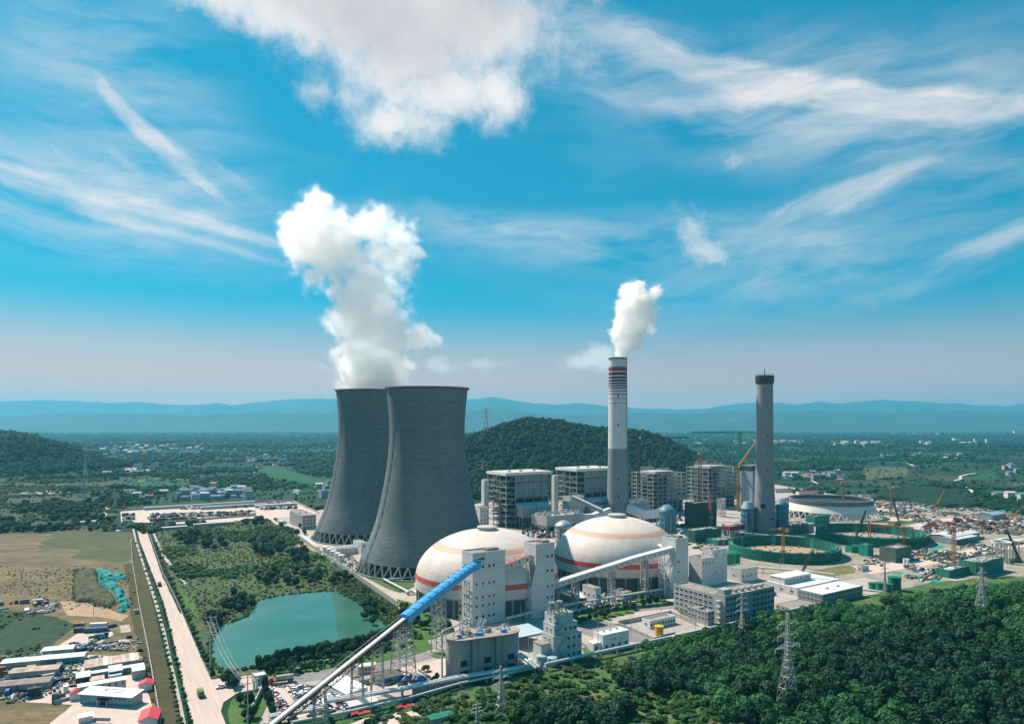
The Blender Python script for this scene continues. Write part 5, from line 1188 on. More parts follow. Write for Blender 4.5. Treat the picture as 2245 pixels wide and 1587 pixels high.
# concrete frame with two round tank rings
C = G(2195, 1232); t = thing('unfinished_structure', 'unfinished concrete frame carrying two round rings at the right', 'frame', C, ANG)
for cx_ in (0, 17):
    for a in range(6): b = MB(); x, y = cx_ + 6.5 * math.cos(a * 1.047), 6.5 * math.sin(a * 1.047); b.bar((x, y, 0), (x, y, 17), 1.0); b.build('column', M_conw, t)
    b = MB(); b.lathe([(7.5, 16.5), (7.9, 18.5), (6.6, 18.5), (6.4, 16.5)], 28, (cx_, 0)); b.build('ring', M_pale, t)
for z in (4, 8, 12):
    b = MB(); b.bar((-8, -7, z), (26, -7, z), .3); b.bar((-8, 7, z), (26, 7, z), .3); [b.bar((x, -7, z - 4), (x, -7, z), .2) for x in range(-8, 27, 3)]; stuffpart(b.build('scaffold', M_steel, t))

# ------------------------------------------------------------------ heaps and stacks on the building sites
M_mix = [mat('stack_' + n_, c_, .8, .2, .8) for n_, c_ in (('steel', (.14, .15, .16)), ('rust', (.22, .10, .06)), ('timber', (.36, .28, .19)), ('white', (.6, .58, .55)), ('blue', (.05, .17, .36)), ('dark', (.04, .045, .05)), ('green', (.03, .22, .15)), ('maroon', (.14, .03, .045)))]
def stacks(poly, n, seed, weights, label, sx=(2, 7), sz=(.4, 2.2), group='stacked materials on the building site', rz0=ANG):
    """individual stacks of pipes, sheets, boxes and bundles lying on the ground"""
    rr = random.Random(seed); w = [G(*p) for p in poly]; x0, x1 = min(p.x for p in w), max(p.x for p in w); y0, y1 = min(p.y for p in w), max(p.y for p in w); k = 0
    while k < n:
        x, y = rr.uniform(x0, x1), rr.uniform(y0, y1)
        if not bool(inpoly(np.array([x]), np.array([y]), w)[0]): continue
        k += 1; mi = rr.choices(range(8), weights)[0]; b = MB(); l = rr.uniform(*sx); d_ = rr.uniform(.8, 2.6); h_ = rr.uniform(*sz)
        ty = rr.random()
        if ty < .4:
            for q in range(rr.randint(3, 5)): yy = -d_ / 2 + q * .55; b.cyl((-l / 2 + rr.uniform(-.4, .4), yy, .26), (l / 2 + rr.uniform(-.4, .4), yy, .26), .26, 5)
            b.cyl((-l / 2, -d_ / 2 + .3, .7), (l / 2, -d_ / 2 + .3, .7), .26, 5)
        elif ty < .75:
            for q in range(3): b.box(-l / 2 + rr.uniform(-.3, .3), l / 2, -d_ / 2, d_ / 2 - q * .2, h_ * q / 3 + .02, h_ * (q + 1) / 3)
        else: b.box(-l / 3, l / 3, -d_ / 2, d_ / 2, 0, h_ * 1.3); b.box(-l / 3 - .1, l / 3 + .1, -d_ / 2 - .1, d_ / 2 + .1, h_ * 1.3, h_ * 1.3 + .15)
        o = b.build('material_stack', M_mix[mi], None, loc=(x, y, .35)); o.rotation_euler = (0, 0, rz0 + rr.choice((0, math.pi / 2)) + rr.uniform(-.15, .15))
        tag(o, label, 'material stack', group)
sheet('construction_ground', [(1600, 1235), (1520, 1200), (1690, 1100), (1740, 1085), (1930, 1085), (2030, 1098), (2245, 1130), (2420, 1160), (2420, 1270), (2200, 1262), (2110, 1272), (2050, 1275), (1985, 1290), (1895, 1265), (1700, 1300), (1640, 1262)], M_dust, jit=2.5)
sheet('site_road', [(1860, 1242), (2010, 1228), (2240, 1180), (2300, 1190), (2080, 1228), (2020, 1242), (2115, 1268), (2095, 1273), (1985, 1246), (1910, 1258)], M_road, jit=.8)
sheet('site_road', [(1925, 1170), (2040, 1140), (2190, 1125), (2200, 1131), (2060, 1148), (1960, 1178)], M_road, jit=.8)
sheet('site_road', [(1700, 1108), (1780, 1122), (1990, 1102), (2000, 1108), (1900, 1125), (2000, 1140), (1985, 1147), (1880, 1130), (1700, 1120)], M_road, jit=1)
sheet('lawn', [(1942, 1150), (1975, 1140), (2020, 1143), (1990, 1150), (1960, 1153)], M_grass, jit=1)
sheet('lawn', [(1780, 1250), (1860, 1238), (1878, 1245), (1870, 1257), (1800, 1266), (1740, 1268)], gmat('worn_grass', [(.09, .14, .045), (.18, .17, .07), (.32, .24, .14)], .05), jit=1.5)
sheet('green_netting_sheet', [(1945, 1254), (1965, 1252), (2075, 1275), (2060, 1278)], M_netl)
sheet('green_netting_sheet', [(2035, 1200), (2060, 1194), (2085, 1198), (2050, 1204)], M_netl, jit=1)
sheet('green_netting_sheet', [(2165, 1120), (2190, 1114), (2225, 1122), (2190, 1126)], M_netl, jit=2)
sheet('building_pad', [(2020, 1218), (2075, 1205), (2110, 1213), (2050, 1224)], M_scrub, jit=.5)
stacks([(1905, 1096), (2010, 1092), (2130, 1118), (2060, 1138), (1930, 1130)], 75, 1, (4, 2, 2, 2, 2, 4, 1, 1), 'stack of pipes, boards or boxes on the far open storage yard', (3, 11), (.6, 3))
stacks([(2060, 1150), (2110, 1135), (2245, 1165), (2240, 1175), (2120, 1165)], 45, 2, (2, 1, 0, 0, 0, 3, 0, 8), 'maroon or dark steel stack near the grey shed', (3, 11), (.8, 4))
stacks([(1975, 1246), (2000, 1238), (2060, 1252), (2045, 1266)], 42, 3, (4, 1, 2, 3, 1, 4, 1, 0), 'small stack on the yard left of the white-topped scaffolded building', (2, 6))
stacks([(1985, 1222), (2010, 1215), (2040, 1225), (2000, 1234)], 22, 4, (4, 2, 2, 2, 1, 3, 1, 0), 'small stack beside the square netted building', (2, 6))
stacks([(1700, 1098), (1740, 1088), (1820, 1086), (1760, 1104)], 26, 5, (2, 2, 1, 3, 1, 3, 0, 4), 'stack behind the unfinished cooling tower', (4, 14), (1, 4))
stacks([(2000, 1160), (2030, 1152), (2060, 1160), (2030, 1168)], 16, 6, (2, 1, 1, 2, 4, 3, 1, 0), 'stack beside the red gantry crane', (2, 7))

def debris(name, poly, n, seed, weights, s=(.3, 1.4), hgt=(.2, 1.0)):
    '''loose planks, sheets and rubble too small and too many to count: one object'''
    r = np.random.default_rng(seed); w = [G(*p) for p in poly]; x0, x1 = min(p.x for p in w), max(p.x for p in w); y0, y1 = min(p.y for p in w), max(p.y for p in w)
    X = r.uniform(x0, x1, n * 4); Y = r.uniform(y0, y1, n * 4); m = inpoly(X, Y, w) & (fbm(X, Y, .03, seed, 3) > .47); X, Y = X[m][:n], Y[m][:n]; n = len(X)
    a = ANG + r.choice([0, math.pi / 2], n) + r.uniform(-.3, .3, n); sx_ = r.uniform(*s, n) * r.choice([1, 1, 2.6], n); sy_ = r.uniform(*s, n) * .6; hh = r.uniform(*hgt, n)
    c, s_ = np.cos(a), np.sin(a); V = np.zeros((n, 8, 3))
    for k, (i, j, l) in enumerate([(-1, -1, 0), (1, -1, 0), (1, 1, 0), (-1, 1, 0), (-1, -1, 1), (1, -1, 1), (1, 1, 1), (-1, 1, 1)]): V[:, k] = np.stack([X + i * sx_ * c - j * sy_ * s_, Y + i * sx_ * s_ + j * sy_ * c, .15 + l * hh + .25], 1)
    q = np.array([(4, 5, 6, 7), (0, 1, 5, 4), (1, 2, 6, 5), (2, 3, 7, 6), (3, 0, 4, 7)]); Fc = (np.arange(n)[:, None, None] * 8 + q[None]).reshape(-1, 4); mi = np.repeat(r.choice(8, n, p=np.array(weights) / sum(weights)), 5)
    return struct(npobj(name, V.reshape(-1, 3), Fc, M_mix, mi=mi), 'stuff')
debris('site_debris', [(1700, 1098), (1740, 1088), (1930, 1086), (2030, 1098), (2245, 1130), (2330, 1160), (2245, 1200), (2100, 1240), (2060, 1268), (1990, 1280), (1960, 1245), (1880, 1236), (1990, 1190), (2040, 1150), (1930, 1135)], 4200, 41, (6, 1, 3, 2, .6, 6, .8, 1.2), (.4, 2.0), (.2, 1.6))
debris('site_debris', [(1600, 1235), (1520, 1200), (1560, 1160), (1700, 1100), (1760, 1150), (1790, 1180), (1720, 1170), (1600, 1200), (1640, 1250)], 900, 42, (5, 1, 2, 2, .4, 4, 2, 1), (.3, 1.6), (.2, 1.4))
debris('plant_clutter', [(1110, 1180), (1200, 1150), (1340, 1120), (1480, 1120), (1520, 1170), (1480, 1180), (1230, 1190), (1150, 1200)], 1100, 43, (5, 2, 1, 4, 1, 4, 1, 0), (.4, 1.8), (.5, 4.0))
debris('plant_clutter', [(1225, 1330), (1300, 1300), (1420, 1290), (1450, 1310), (1380, 1325), (1260, 1345)], 260, 44, (5, 1, 1, 5, 1, 3, 0, 0), (.3, 1.0), (.4, 1.8))
debris('plant_clutter', [(1140, 1440), (1190, 1450), (1185, 1465), (1120, 1475)], 120, 45, (5, 1, 1, 5, 1, 3, 0, 0), (.3, .8), (.4, 1.8))
debris('plant_clutter', [(700, 1215), (760, 1212), (800, 1240), (780, 1262), (740, 1240)], 180, 46, (3, 1, 1, 6, 0, 2, 0, 0), (.4, 1.4), (.4, 2.2))
debris('yard_debris', [(0, 1440), (120, 1430), (170, 1440), (310, 1445), (310, 1485), (200, 1505), (170, 1530), (0, 1545)], 1100, 47, (4, 2, 4, 3, 2, 5, 1, 0), (.2, .9), (.15, .9))
debris('yard_debris', [(160, 1395), (250, 1385), (290, 1400), (280, 1428), (200, 1425), (150, 1430)], 360, 48, (4, 1, 2, 3, 3, 6, 1, 0), (.2, .9), (.15, 1.0))
debris('yard_debris', [(-10, 1320), (120, 1325), (120, 1345), (-10, 1348)], 260, 49, (4, 1, 2, 5, 1, 4, 1, 0), (.3, 1.6), (.2, 1.2))
debris('yard_debris', [(740, 1545), (985, 1495), (990, 1510), (900, 1530), (760, 1560)], 260, 50, (5, 3, 2, 2, 0, 5, 0, 1), (.2, .8), (.2, 1.2))

# ------------------------------------------------------------------ foreground plant: silos, ash house, small buildings
A0 = G(1000, 1489); A1 = G(1136, 1467); ax = (A1 - A0).normalized(); rs = 6.6
t = thing('concrete_silos', 'row of three joined grey concrete silos with machinery on the roof', 'silo', A0 + Vector((-ax.y, ax.x, 0)) * rs, math.atan2(ax.y, ax.x)); Ls = (A1 - A0).length; hs = ZT(1408, A0.y)
for k in range(3): b = MB(); cx_ = rs * .6 + (Ls - rs * 1.2) * k / 2; b.lathe([(rs, 0), (rs, hs)], 40, (cx_, 0), cap=True); b.build('silo_shell', M_conw, t, smooth=40)
for k in range(2): b = MB(); x_ = rs * .6 + (Ls - rs * 1.2) * (k + .5) / 2; b.box(x_ - 1.4, x_ + 1.4, -rs + 1.1, rs - 1.1, 0, hs - .1); b.build('infill_wall', M_conw, t)
out = [(rs * .6 + (rs + .5) * math.cos(a), (rs + .5) * math.sin(a)) for a in np.linspace(math.pi / 2, 1.5 * math.pi, 14)] + [(Ls - rs * .6 + (rs + .5) * math.cos(a), (rs + .5) * math.sin(a)) for a in np.linspace(-math.pi / 2, math.pi / 2, 14)]
b = MB(); b.prism(out, hs, hs + .7); b.build('roof_slab', mat('stained_roof', (.34, .29, .24), .95, .3, .4), t)
b = MB()
for i in range(len(out)):
    p, q = out[i], out[(i + 1) % len(out)]; n_ = max(1, int((Vector(q) - Vector(p)).length / 1.5))
    for k in range(n_): x, y = p[0] + (q[0] - p[0]) * k / n_, p[1] + (q[1] - p[1]) * k / n_; b.tri((x, y, hs + .7), (x, y, hs + 1.8), .08)
    b.bar((*p, hs + 1.8), (*q, hs + 1.8), .08); b.bar((*p, hs + 1.25), (*q, hs + 1.25), .06)
stuffpart(b.build('railing', M_steel, t))
for x, w_ in ((2, 2.2), (12, 3.4), (25, 3.0)): b = MB(); b.box(x, x + w_, -3.5, -1.8, hs + .7, hs + 2.2); b.build('blue_unit', M_blue, t)
for k in range(3):
    x_ = rs * .6 + (Ls - rs * 1.2) * k / 2; b = MB(); pts = [(x_ - 3 + 6 * j / 8, 1.5, hs + .7 + 2.6 * math.sin(math.pi * j / 8)) for j in range(9)]; b.pipe(pts, .35, 6); b.build('arched_pipe', M_pipe, t)
    b = MB(); b.box(x_ - 1.8, x_ + 1.8, -rs - .9, -rs + .8, 0, 3.4); b.build('door_opening', M_dark, t); b = MB(); b.box(x_ - 2.4, x_ + 2.4, -rs - 2.2, -rs + .5, 5.2, 5.6); b.build('canopy', M_conw, t); b = MB(); b.box(x_ - 1.6, x_ + 1.6, -rs - .3, -rs + .8, 6, 8.4); b.build('louvre', M_dark, t)
b = MB(); lattice(b, (8, 3, hs + .7), (8, 3, hs + 8), 4, 4, .22); lattice(b, (15, 3.5, hs + .7), (18, 3.5, hs + 6.5), 2.5, 4, .2); stuffpart(b.build('roof_frame', M_steel, t))
b = MB(); b.pipe([(-5.5, -2, 0), (-5.5, -2, hs + 4), (-4.5, -1.8, hs + 5.2), (2, 0, hs + 5.8), (8, 3, hs + 7.5)], .45, 8); b.build('riser_pipe', M_pipe, t)
for k in range(14): b = MB(); rr = random.Random(k); x = rr.uniform(2, Ls - 2); y = rr.uniform(-4, 4); b.box(x, x + rr.uniform(.6, 2), y, y + rr.uniform(.5, 1.4), hs + .7, hs + rr.uniform(1.3, 2.6)); b.build('roof_machine', M_stl2, t)

C = G(1213, 1452); Lx = [along(C, E1, p) for p in (1260.6, 1267.5, 1275.5)]; Wx = abs(along(C, E2, 1188)); zz2 = lambda py: ZT(py, C.y)
t = thing('stepped_ash_house', 'white stepped building with outside stairs and roof hoppers near the pipeline', 'building', C, ANG)
tiers = [(0, 0, Lx[2], zz2(1397)), (1.0, .8, Lx[1], zz2(1374)), (1.8, 1.6, Lx[0], zz2(1353))]
z0 = 0
for i, (ix, iy, l_, z1) in enumerate(tiers):
    n_ = max(1, round((z1 - z0) / 4.5)); bands(t, ix, l_, iy, Wx, [z0 + (z1 - z0) * k / n_ for k in range(n_ + 1)], M_white); roof_flat(t, ix, l_, iy, Wx, z1, .5, M_white)
    for k in range(n_):
        z = z0 + (z1 - z0) * (k + .55) / n_
        if i < 2: [win_front(t, l_ * f, z, 1.5, 1.6, iy) for f in (.52, .72, .9)]
        [win_left(t, Wx * f, z, 1.1, 1.4, ix) for f in ((.35, .7) if i < 2 else (.5,))]
    b = MB(); s0 = Vector((l_ * .42, iy - .8, z0)); s1 = Vector((l_ * .12, iy - .8, (z0 + z1) / 2)); s2 = Vector((l_ * .42, iy - .8, z1))
    for a_, c_ in ((s0, s1), (s1, s2)): b.bar(a_, c_, .9, .25); b.bar(a_ + Vector((0, -.4, 1)), c_ + Vector((0, -.4, 1)), .09); b.build('stair_flight', M_stl2, t); b = MB()
    z0 = z1
b = MB()
for x in (3.0, 8.0): lattice(b, (x, Wx * .6, z0 + .1), (x, Wx * .6, z0 + 6), 2.6, 3, .2)
stuffpart(b.build('hopper_frame', M_steel, t))
for x in (3.0, 8.0): b = MB(); b.lathe([(.3, z0 + 1.4), (1.2, z0 + 3.2), (1.2, z0 + 5.6), (.2, z0 + 6.4)], 14, (x, Wx * .6)); b.build('hopper', M_stl2, t, smooth=30); b = MB(); b.bar((x + 1, Wx * .5, z0 + 5), (x + 3.4, Wx * .3, z0 + .3), .7); b.build('chute', M_steel, t)
for dx, dy in ((-6, -2), (-3, -7)): b = MB(); b.lathe([(2.6, 0), (2.6, 4.2), (.1, 4.6)], 24, (dx, dy + 4)); b.build('side_tank', mat('pale_blue_tank', (.30, .42, .48), .5), t, smooth=30)
b = MB(); b.box(-5.5, -.02, 3, Wx, 0, 9); b.build('side_annex', M_white, t); b = MB(); b.box(-5.7, 0, 2.8, Wx + .2, 9.01, 9.3); b.build('annex_roof', M_groof, t)
shed('open_shed', 'open shed with a pale blue roof between silos and stepped building', 'shed', G(1138, 1425), 17, 16, 7, .8, M_clad, mat('pale_blue_roof', (.42, .52, .58), .5, .1), open_front=True, mono=True, nsheet=6)
C, L, Wd, h = boxspec(1322, 1427, 1379, 1301, 1394); t = block('white_house', 'small white building with cream flat roof in front of the walled yard', 'building', (C, L, Wd, h), wall=M_white2, rows=(2.2,), nf=4, nl=0, ww=1.6, top=M_wroof, par=.5, storeys=1, units=0)
for f in (.25, .5, .75): b = MB(); b.box(L * f, L * f + .8, Wd * .6, Wd * .6 + .8, h + .1, h + .9); b.build('roof_vent', M_stl2, t)
for f in (.3, .45, .7): win_front(t, L * f, 5.4, .8, .8)
b = MB(); b.box(-5, -.02, 2, Wd - 1, 0, 4.4); b.build('porch', M_white2, t); b = MB(); b.box(-3.5, -2, 1.9, 2.01, 0, 2.6); b.build('door', M_dark, t)
bl('pump_house', 'long low white building behind the bright yellow tank', 'building', 1425, 1379, 1481, 1407.6, 1363, wall=M_white2, rows=(2.4,), nf=9, nl=1, ww=1.5, storeys=1, units=0)
bl('switch_house', 'plain white block under the white gallery in front of the dome', 'building', 1306, 1330, 1318, 1277, 1292, rows=(7,), nf=1, nl=3, storeys=2, units=0)
bl('switch_house', 'low grey white building at the foot of the right dome', 'building', 1368, 1316, 1385, 1335, 1301, wall=M_grey, rows=(3,), nf=3, nl=2, storeys=1)
for px, py, lb in ((1243, 1318, 'rusty white roofed shed beneath the white gallery'), (1262, 1326, 'white roofed shed beside the plain white block')): shed('equipment_shed', lb, 'shed', G(px, py), 14, 8, 4, .6, M_grey, [M_white2, M_rust, M_wroof], open_front=True, mono=True, nsheet=5)
bl('chemical_tank_house', 'white box building at the foot of the rear cooling tower', 'building', 792, 1217, 806, 774, 1192, rows=(8,), nf=1, nl=2, ww=2.2, storeys=1, units=0)
for k, (px, py) in enumerate(((714, 1216), (722, 1220), (731, 1224), (740, 1228), (748, 1232))): tank(px, py, py - 18 + k * .5, 6.4, M_white2, ('white cylinder tank nearest the perimeter wall bend', 'second white cylinder from the wall bend', 'middle white cylinder by the cooling towers', 'fourth white cylinder from the wall bend', 'white cylinder closest to the front cooling tower')[k])
C = G(735, 1218); t = thing('filter_deck', 'white concrete deck with rows of basins between the cooling towers', 'deck', C, ANG); b = MB(); b.box(0, 22, 0, 16, 0, 6); b.build('body', M_white, t)
for k in range(7): b = MB(); b.box(1 + 3 * k, 3.2 + 3 * k, 1, 15, 6.01, 6.5); b.build('basin_cover', M_stl2, t)
bl('office_building', 'long grey four storey office near the far lorry yard', 'office', 663, 1160, 693, 635, 1131, wall=M_grey, nf=4, nl=12, ww=2.4, storeys=4)
C = G(704, 1095); 
for px, py, lb in ((705, 1092, 'grey terraced office beside the rear cooling tower, nearest of three'), (712, 1080, 'grey terraced office beside the rear cooling tower, middle of three'), (718, 1070, 'grey terraced office beside the rear cooling tower, farthest of three')): block('office_building', lb, 'office', (G(px, py), 30, 16, 12), wall=M_off, nf=5, nl=4, storeys=3, units=1)
bl('white_house', 'small pale house on the far side of the lorry yard', 'house', 655, 1084, 662, 642, 1077, storeys=1, nf=1, nl=2, units=0)

# ------------------------------------------------------------------ walls and fences
def wall(name, label, pts, h=2.6, w=.35, m=None, post=5.0, px=True, gap=True):
    q = [G(*p) for p in pts] if px else [Vector(p) for p in pts]; t = thing(name, label, 'wall', q[0]); o0 = q[0]; pm = None
    for a, c in zip(q[:-1], q[1:]):
        d_ = c - a; n_ = min(60, max(1, int(d_.length / post))); rz = math.atan2(d_.y, d_.x); l_ = d_.length / n_
        b = MB(); b.box(.12, l_ - .12, -w / 2, w / 2, 0, h); b.box(.12, l_ - .12, -w / 2 - .08, w / 2 + .08, h, h + .15); mp = b.mesh('wall_panel', m or M_wall)
        b = MB(); b.box(-.2, .2, -w / 2 - .1, w / 2 + .1, 0, h + .35); mq = b.mesh('pier', m or M_wall)
        for k in range(n_):
            p = a.lerp(c, k / n_) - o0; inst(mp, 'wall_panel', t, p, rz); inst(mq, 'pier', t, p, rz)
    return t
wall('perimeter_wall', 'long pale perimeter wall between the scrub land and the cooling towers', [(607, 1144), (703, 1215), (760, 1252), (871, 1329)], 3.4, .5)
wall('perimeter_wall', 'pale wall at the left edge of the car park', [(583, 1497), (541, 1587)], 2.8, .4)
wall('yard_wall', 'low dark wall round the yard with the yellow tank', [(1357, 1369), (1470, 1347), (1526, 1371)], 2.4, .3, M_conw)
wall('yard_wall', 'low wall on the near side of the yard with the yellow tank', [(1357, 1369), (1433, 1403), (1480, 1390)], 1.4, .3, M_conw)
wall('yard_wall', 'low wall round the small white building', [(1276, 1414), (1318, 1434), (1345, 1427)], 1.4, .3, M_conw)
wall('perimeter_wall', 'low concrete wall below the pipes along the forest edge', [(905, 1521), (985, 1503), (1130, 1474), (1185, 1462)], 2.2, .4, M_conw)
wall('perimeter_wall', 'pale wall beside the white tent roof', [(727, 1508), (752, 1535)], 2.4, .4)
wall('field_wall', 'thin dark wall along the left side of the dry verge', [(287, 1187), (290, 1235), (305, 1330), (325, 1430), (352, 1587)], 2.0, .3, M_conw, post=8)
wall('yard_wall', 'far brown wall of the lorry yard', [(262, 1121), (430, 1109), (640, 1099), (700, 1127)], 3, .4, M_rust, post=9)
wall('yard_wall', 'near brown wall of the lorry yard', [(265, 1152), (310, 1150)], 3, .4, M_rust, post=9)
wall('yard_wall', 'grey near wall of the lorry yard along the scrub', [(330, 1149), (560, 1131)], 2.6, .4, M_conw, post=9)

# ------------------------------------------------------------------ pipes along the forest edge
def pipeline(name, label, pts, r, m=None, sup=12, px=True, base=3.2, two=False, rng=None):
    q = [G(*p) for p in pts] if px else [Vector(p) for p in pts]; q = [Vector((p.x, p.y, (p.z if not px else 0) + (base if px else 0))) for p in q]
    t = thing(name, label, 'pipeline', q[0]); o0 = q[0]; side = Vector((0, 0, 0))
    for j in range(2 if two else 1):
        if j: d_ = (q[-1] - q[0]).normalized(); side = Vector((d_.y, -d_.x, 0)) * (r * 2.6)
        for a, c in zip(q[:-1], q[1:]): b = MB(); b.cyl(a - o0 + side, c - o0 + side, r, 10); b.build('pipe', m or M_pipe, t, smooth=40)
        for a in q[1:-1]:
            b = MB(); b.lathe([(.02, -r * 1.12), (r * .8, -r * .8), (r * 1.12, 0), (r * .8, r * .8), (.02, r * 1.12)], 10); o = b.build('elbow', m or M_pipe, t, smooth=60); o.location = a - o0 + side
    b = MB(); b.box(-.25, .25, -1.2, 1.2, -.6 - r, -r); b.box(-.3, .3, -1, -.6, -base - 3, -r - .01); b.box(-.3, .3, .6, 1, -base - 3, -r - .01); ms = b.mesh('support', M_conw)
    for a, c in zip(q[:-1], q[1:]):
        d_ = c - a
        if abs(d_.z) > 1: continue
        n_ = int(d_.length / sup)
        for k in range(n_ + 1): inst(ms, 'support', t, a.lerp(c, k / max(1, n_)) - o0 + side * .5, math.atan2(d_.y, d_.x))
    return t
pq = lambda px, py, z=3.2: (lambda g: (g.x, g.y, z))(G(px, py, z))
pipeline('steam_pipe', 'long white pipeline running along the forest edge to the halls', [pq(1195, 1456), pq(1310, 1430), pq(1478, 1394), pq(1479, 1394, 6.2), pq(1486, 1392, 6.2), pq(1487, 1392), pq(1600, 1367), pq(1705, 1343), pq(1800, 1323)], .85, px=False)
pipeline('steam_pipe', 'pair of white pipes from the car park to the stepped building', [pq(590, 1568), pq(700, 1550), pq(712, 1547), pq(713, 1547, 8), pq(708, 1536, 8), pq(709, 1535), pq(880, 1507), pq(1000, 1483), pq(1180, 1455)], .75, px=False, two=True)
pipeline('steam_pipe', 'lower white pipe beside the parked cars and white tents', [pq(640, 1583, 2), pq(760, 1560, 2), pq(900, 1528, 2), pq(1010, 1497, 2), pq(1170, 1464, 2)], .6, px=False, base=2)
pipeline('steam_pipe', 'white pipe rising in a loop at the lower edge by the conveyor', [pq(586, 1586, 2), pq(588, 1585, 9), pq(604, 1578, 9), pq(606, 1580, 3)], .7, px=False)
pipeline('site_pipe', 'white pipe winding past the left dome toward the tall white tower', [(842, 1276), (895, 1304), (905, 1302), (950, 1322), (1000, 1352), (1030, 1372)], .7, base=2.5)
pipeline('site_pipe', 'white pipe in the lawn in front of the nearer cooling tower', [(842, 1276), (905, 1270)], .6, base=2.0)
pipeline('site_pipe', 'pale pipe beside the long perimeter wall', [(612, 1143), (690, 1197), (698, 1205)], .9, base=2.5, two=True)
pipeline('site_pipe', 'white pipe bridge along the road behind the halls', [(1630, 1252), (1760, 1262), (1830, 1270)], .8, base=4)
pipeline('site_pipe', 'white pipe from the white hall to the small green tanks', [(1872, 1300), (1935, 1306)], .7, base=3)
pipeline('site_pipe', 'grey pipe bridge between the towers and the office road', [(1110, 1372), (1190, 1352), (1260, 1338), (1400, 1314), (1500, 1297)], .55, base=5, two=True)
pipeline('site_pipe', 'two white pipes dropping between silos and stepped building', [pq(1140, 1432, 8), pq(1165, 1448, 7), pq(1182, 1462, 5)], .8, px=False, two=True)

# ------------------------------------------------------------------ pylons and poles
def pylon(loc, h, wb, label, rz=ANG, arms=(.62, .75, .88), r=.16, m=None, al=.17, group='lattice power pylons', n=9):
    t = thing('power_pylon', label, 'pylon', loc, rz, group); m = m or M_steel; waist = .55
    def wid(f): return wb * (1 - f / waist * .72) if f < waist else wb * .28 * (1 - (f - waist) / (1 - waist) * .55)
    def cor(f): w_ = wid(f) / 2; return [Vector((a * w_, c * w_, h * f)) for a, c in ((-1, -1), (1, -1), (1, 1), (-1, 1))]
    for j in range(4):
        b = MB(); b.bar(cor(0)[j] - Vector((0, 0, 1.5)), cor(waist)[j], r * 1.7); b.bar(cor(waist)[j], cor(1)[j], r * 1.3); b.build('leg', m, t)
    b = MB(); fs = [0]
    while fs[-1] < .97: fs.append(min(1, fs[-1] + max(.045, wid(fs[-1]) / h * .95)))
    for lo_, hi_ in zip(fs[:-1], fs[1:]):
        lo = cor(lo_); hi = cor(hi_)
        for j in range(4): j2 = (j + 1) % 4; b.tri(lo[j], hi[j2], r); b.tri(lo[j2], hi[j], r); b.tri(hi[j], hi[j2], r)
    stuffpart(b.build('bracing', m, t))
    for i, f in enumerate(arms):
        a_ = h * al * (1.15 if i == 0 else .95); w_ = wid(f) / 2
        for sg in (-1, 1):
            b = MB(); tip = Vector((sg * (a_ + w_), 0, h * f + .4))
            for y in (-w_, w_): b.bar((sg * w_, y, h * f), tip, r); b.bar((sg * w_, y, h * (f + .045)), tip, r * .9)
            b.tri((sg * w_, -w_, h * f), (sg * (w_ + a_ * .5), w_ * .5, h * f + .2), r * .8); b.tri((sg * w_, w_, h * f), (sg * (w_ + a_ * .5), -w_ * .5, h * f + .2), r * .8)
            b.build('cross_arm', m, t); b = MB(); b.cyl(tip, tip - Vector((0, 0, h * .045)), r * .9, 6); b.build('insulator', M_white2, t)
    return t
def py_at(px, py, ytop, wb, label, **k):
    b0 = GT(px, py); h_ = H - (ytop - HZ) * b0.y / F - b0.z; return pylon(b0, h_, wb, label, **k)
py_at(1727, 1540, 1344, 6.5, 'tallest lattice pylon standing in the forest on a patch of bare earth')
py_at(1627, 1402, 1300, 4.2, 'slim pylon in front of the grey office block')
py_at(2152, 1350, 1244, 6.0, 'lattice pylon on the wooded crest at the right')
py_at(1098, 1566, 1459, 4.6, 'grey pylon in the scrub below the concrete silos')
py_at(1940, 1312, 1226, 2.6, 'thin dark pylon beside the small green tanks', m=M_stl2)
py_at(1046, 1600, 1538, 2.2, 'pylon tip at the lower edge of the picture, left of the scrub pylon')
def far_pylon(px, py, ytop, Y, label, wb=8): pylon(at2(px, Y) + Vector((0, 0, max(0, ZT(py, Y)))), ZT(ytop, Y) - max(0, ZT(py, Y)), wb, label, rz=.2, r=.34, al=.2, n=6, group='far power pylons')
far_pylon(1066, 950, 893, 1480, 'far pylon on the shoulder of the wooded hill', 11)
far_pylon(1058, 1062, 1006, 1250, 'pylon at the foot of the wooded hill behind the left boiler house')
far_pylon(187, 1045, 985, 1590, 'pylon in front of the left wooded hill'); far_pylon(183, 1104, 1060, 1050, 'pylon on the plain left of the lorry yard, farther one'); far_pylon(253, 1113, 1078, 1000, 'pylon near the left corner of the lorry yard', 5); far_pylon(185, 1078, 1050, 1240, 'small pylon on the plain below the left hill', 6)
def pole(px, py, ytop, label, arms=3, r=.28, m=None, aw=2.6, lamp=False):
    b0 = GT(px, py); h_ = H - (ytop - HZ) * b0.y / F - b0.z; t = thing('power_pole' if not lamp else 'street_lamp', label, 'pole' if not lamp else 'street lamp', b0, R(25), 'power poles' if not lamp else 'lamp posts')
    b = MB(); b.cyl((0, 0, -.5), (0, 0, h_), r, 8, r * .6); b.build('post', m or M_steel, t, smooth=40)
    for k in range(arms):
        z = h_ * (.97 - .13 * k); b = MB(); b.bar((-aw, 0, z), (aw, 0, z), .2, .25); b.build('cross_arm', M_stl2, t)
        for x in (-aw + .2, 0, aw - .2): b = MB(); b.cyl((x, 0, z + .1), (x, 0, z + .75), .12, 6); b.build('insulator', M_white2, t)
    if lamp: b = MB(); b.bar((0, 0, h_), (1.8, 0, h_ + .3), .14); b.box(1.3, 2.6, -.2, .2, h_ + .2, h_ + .4); b.build('lamp_head', M_white2, t)
    return t
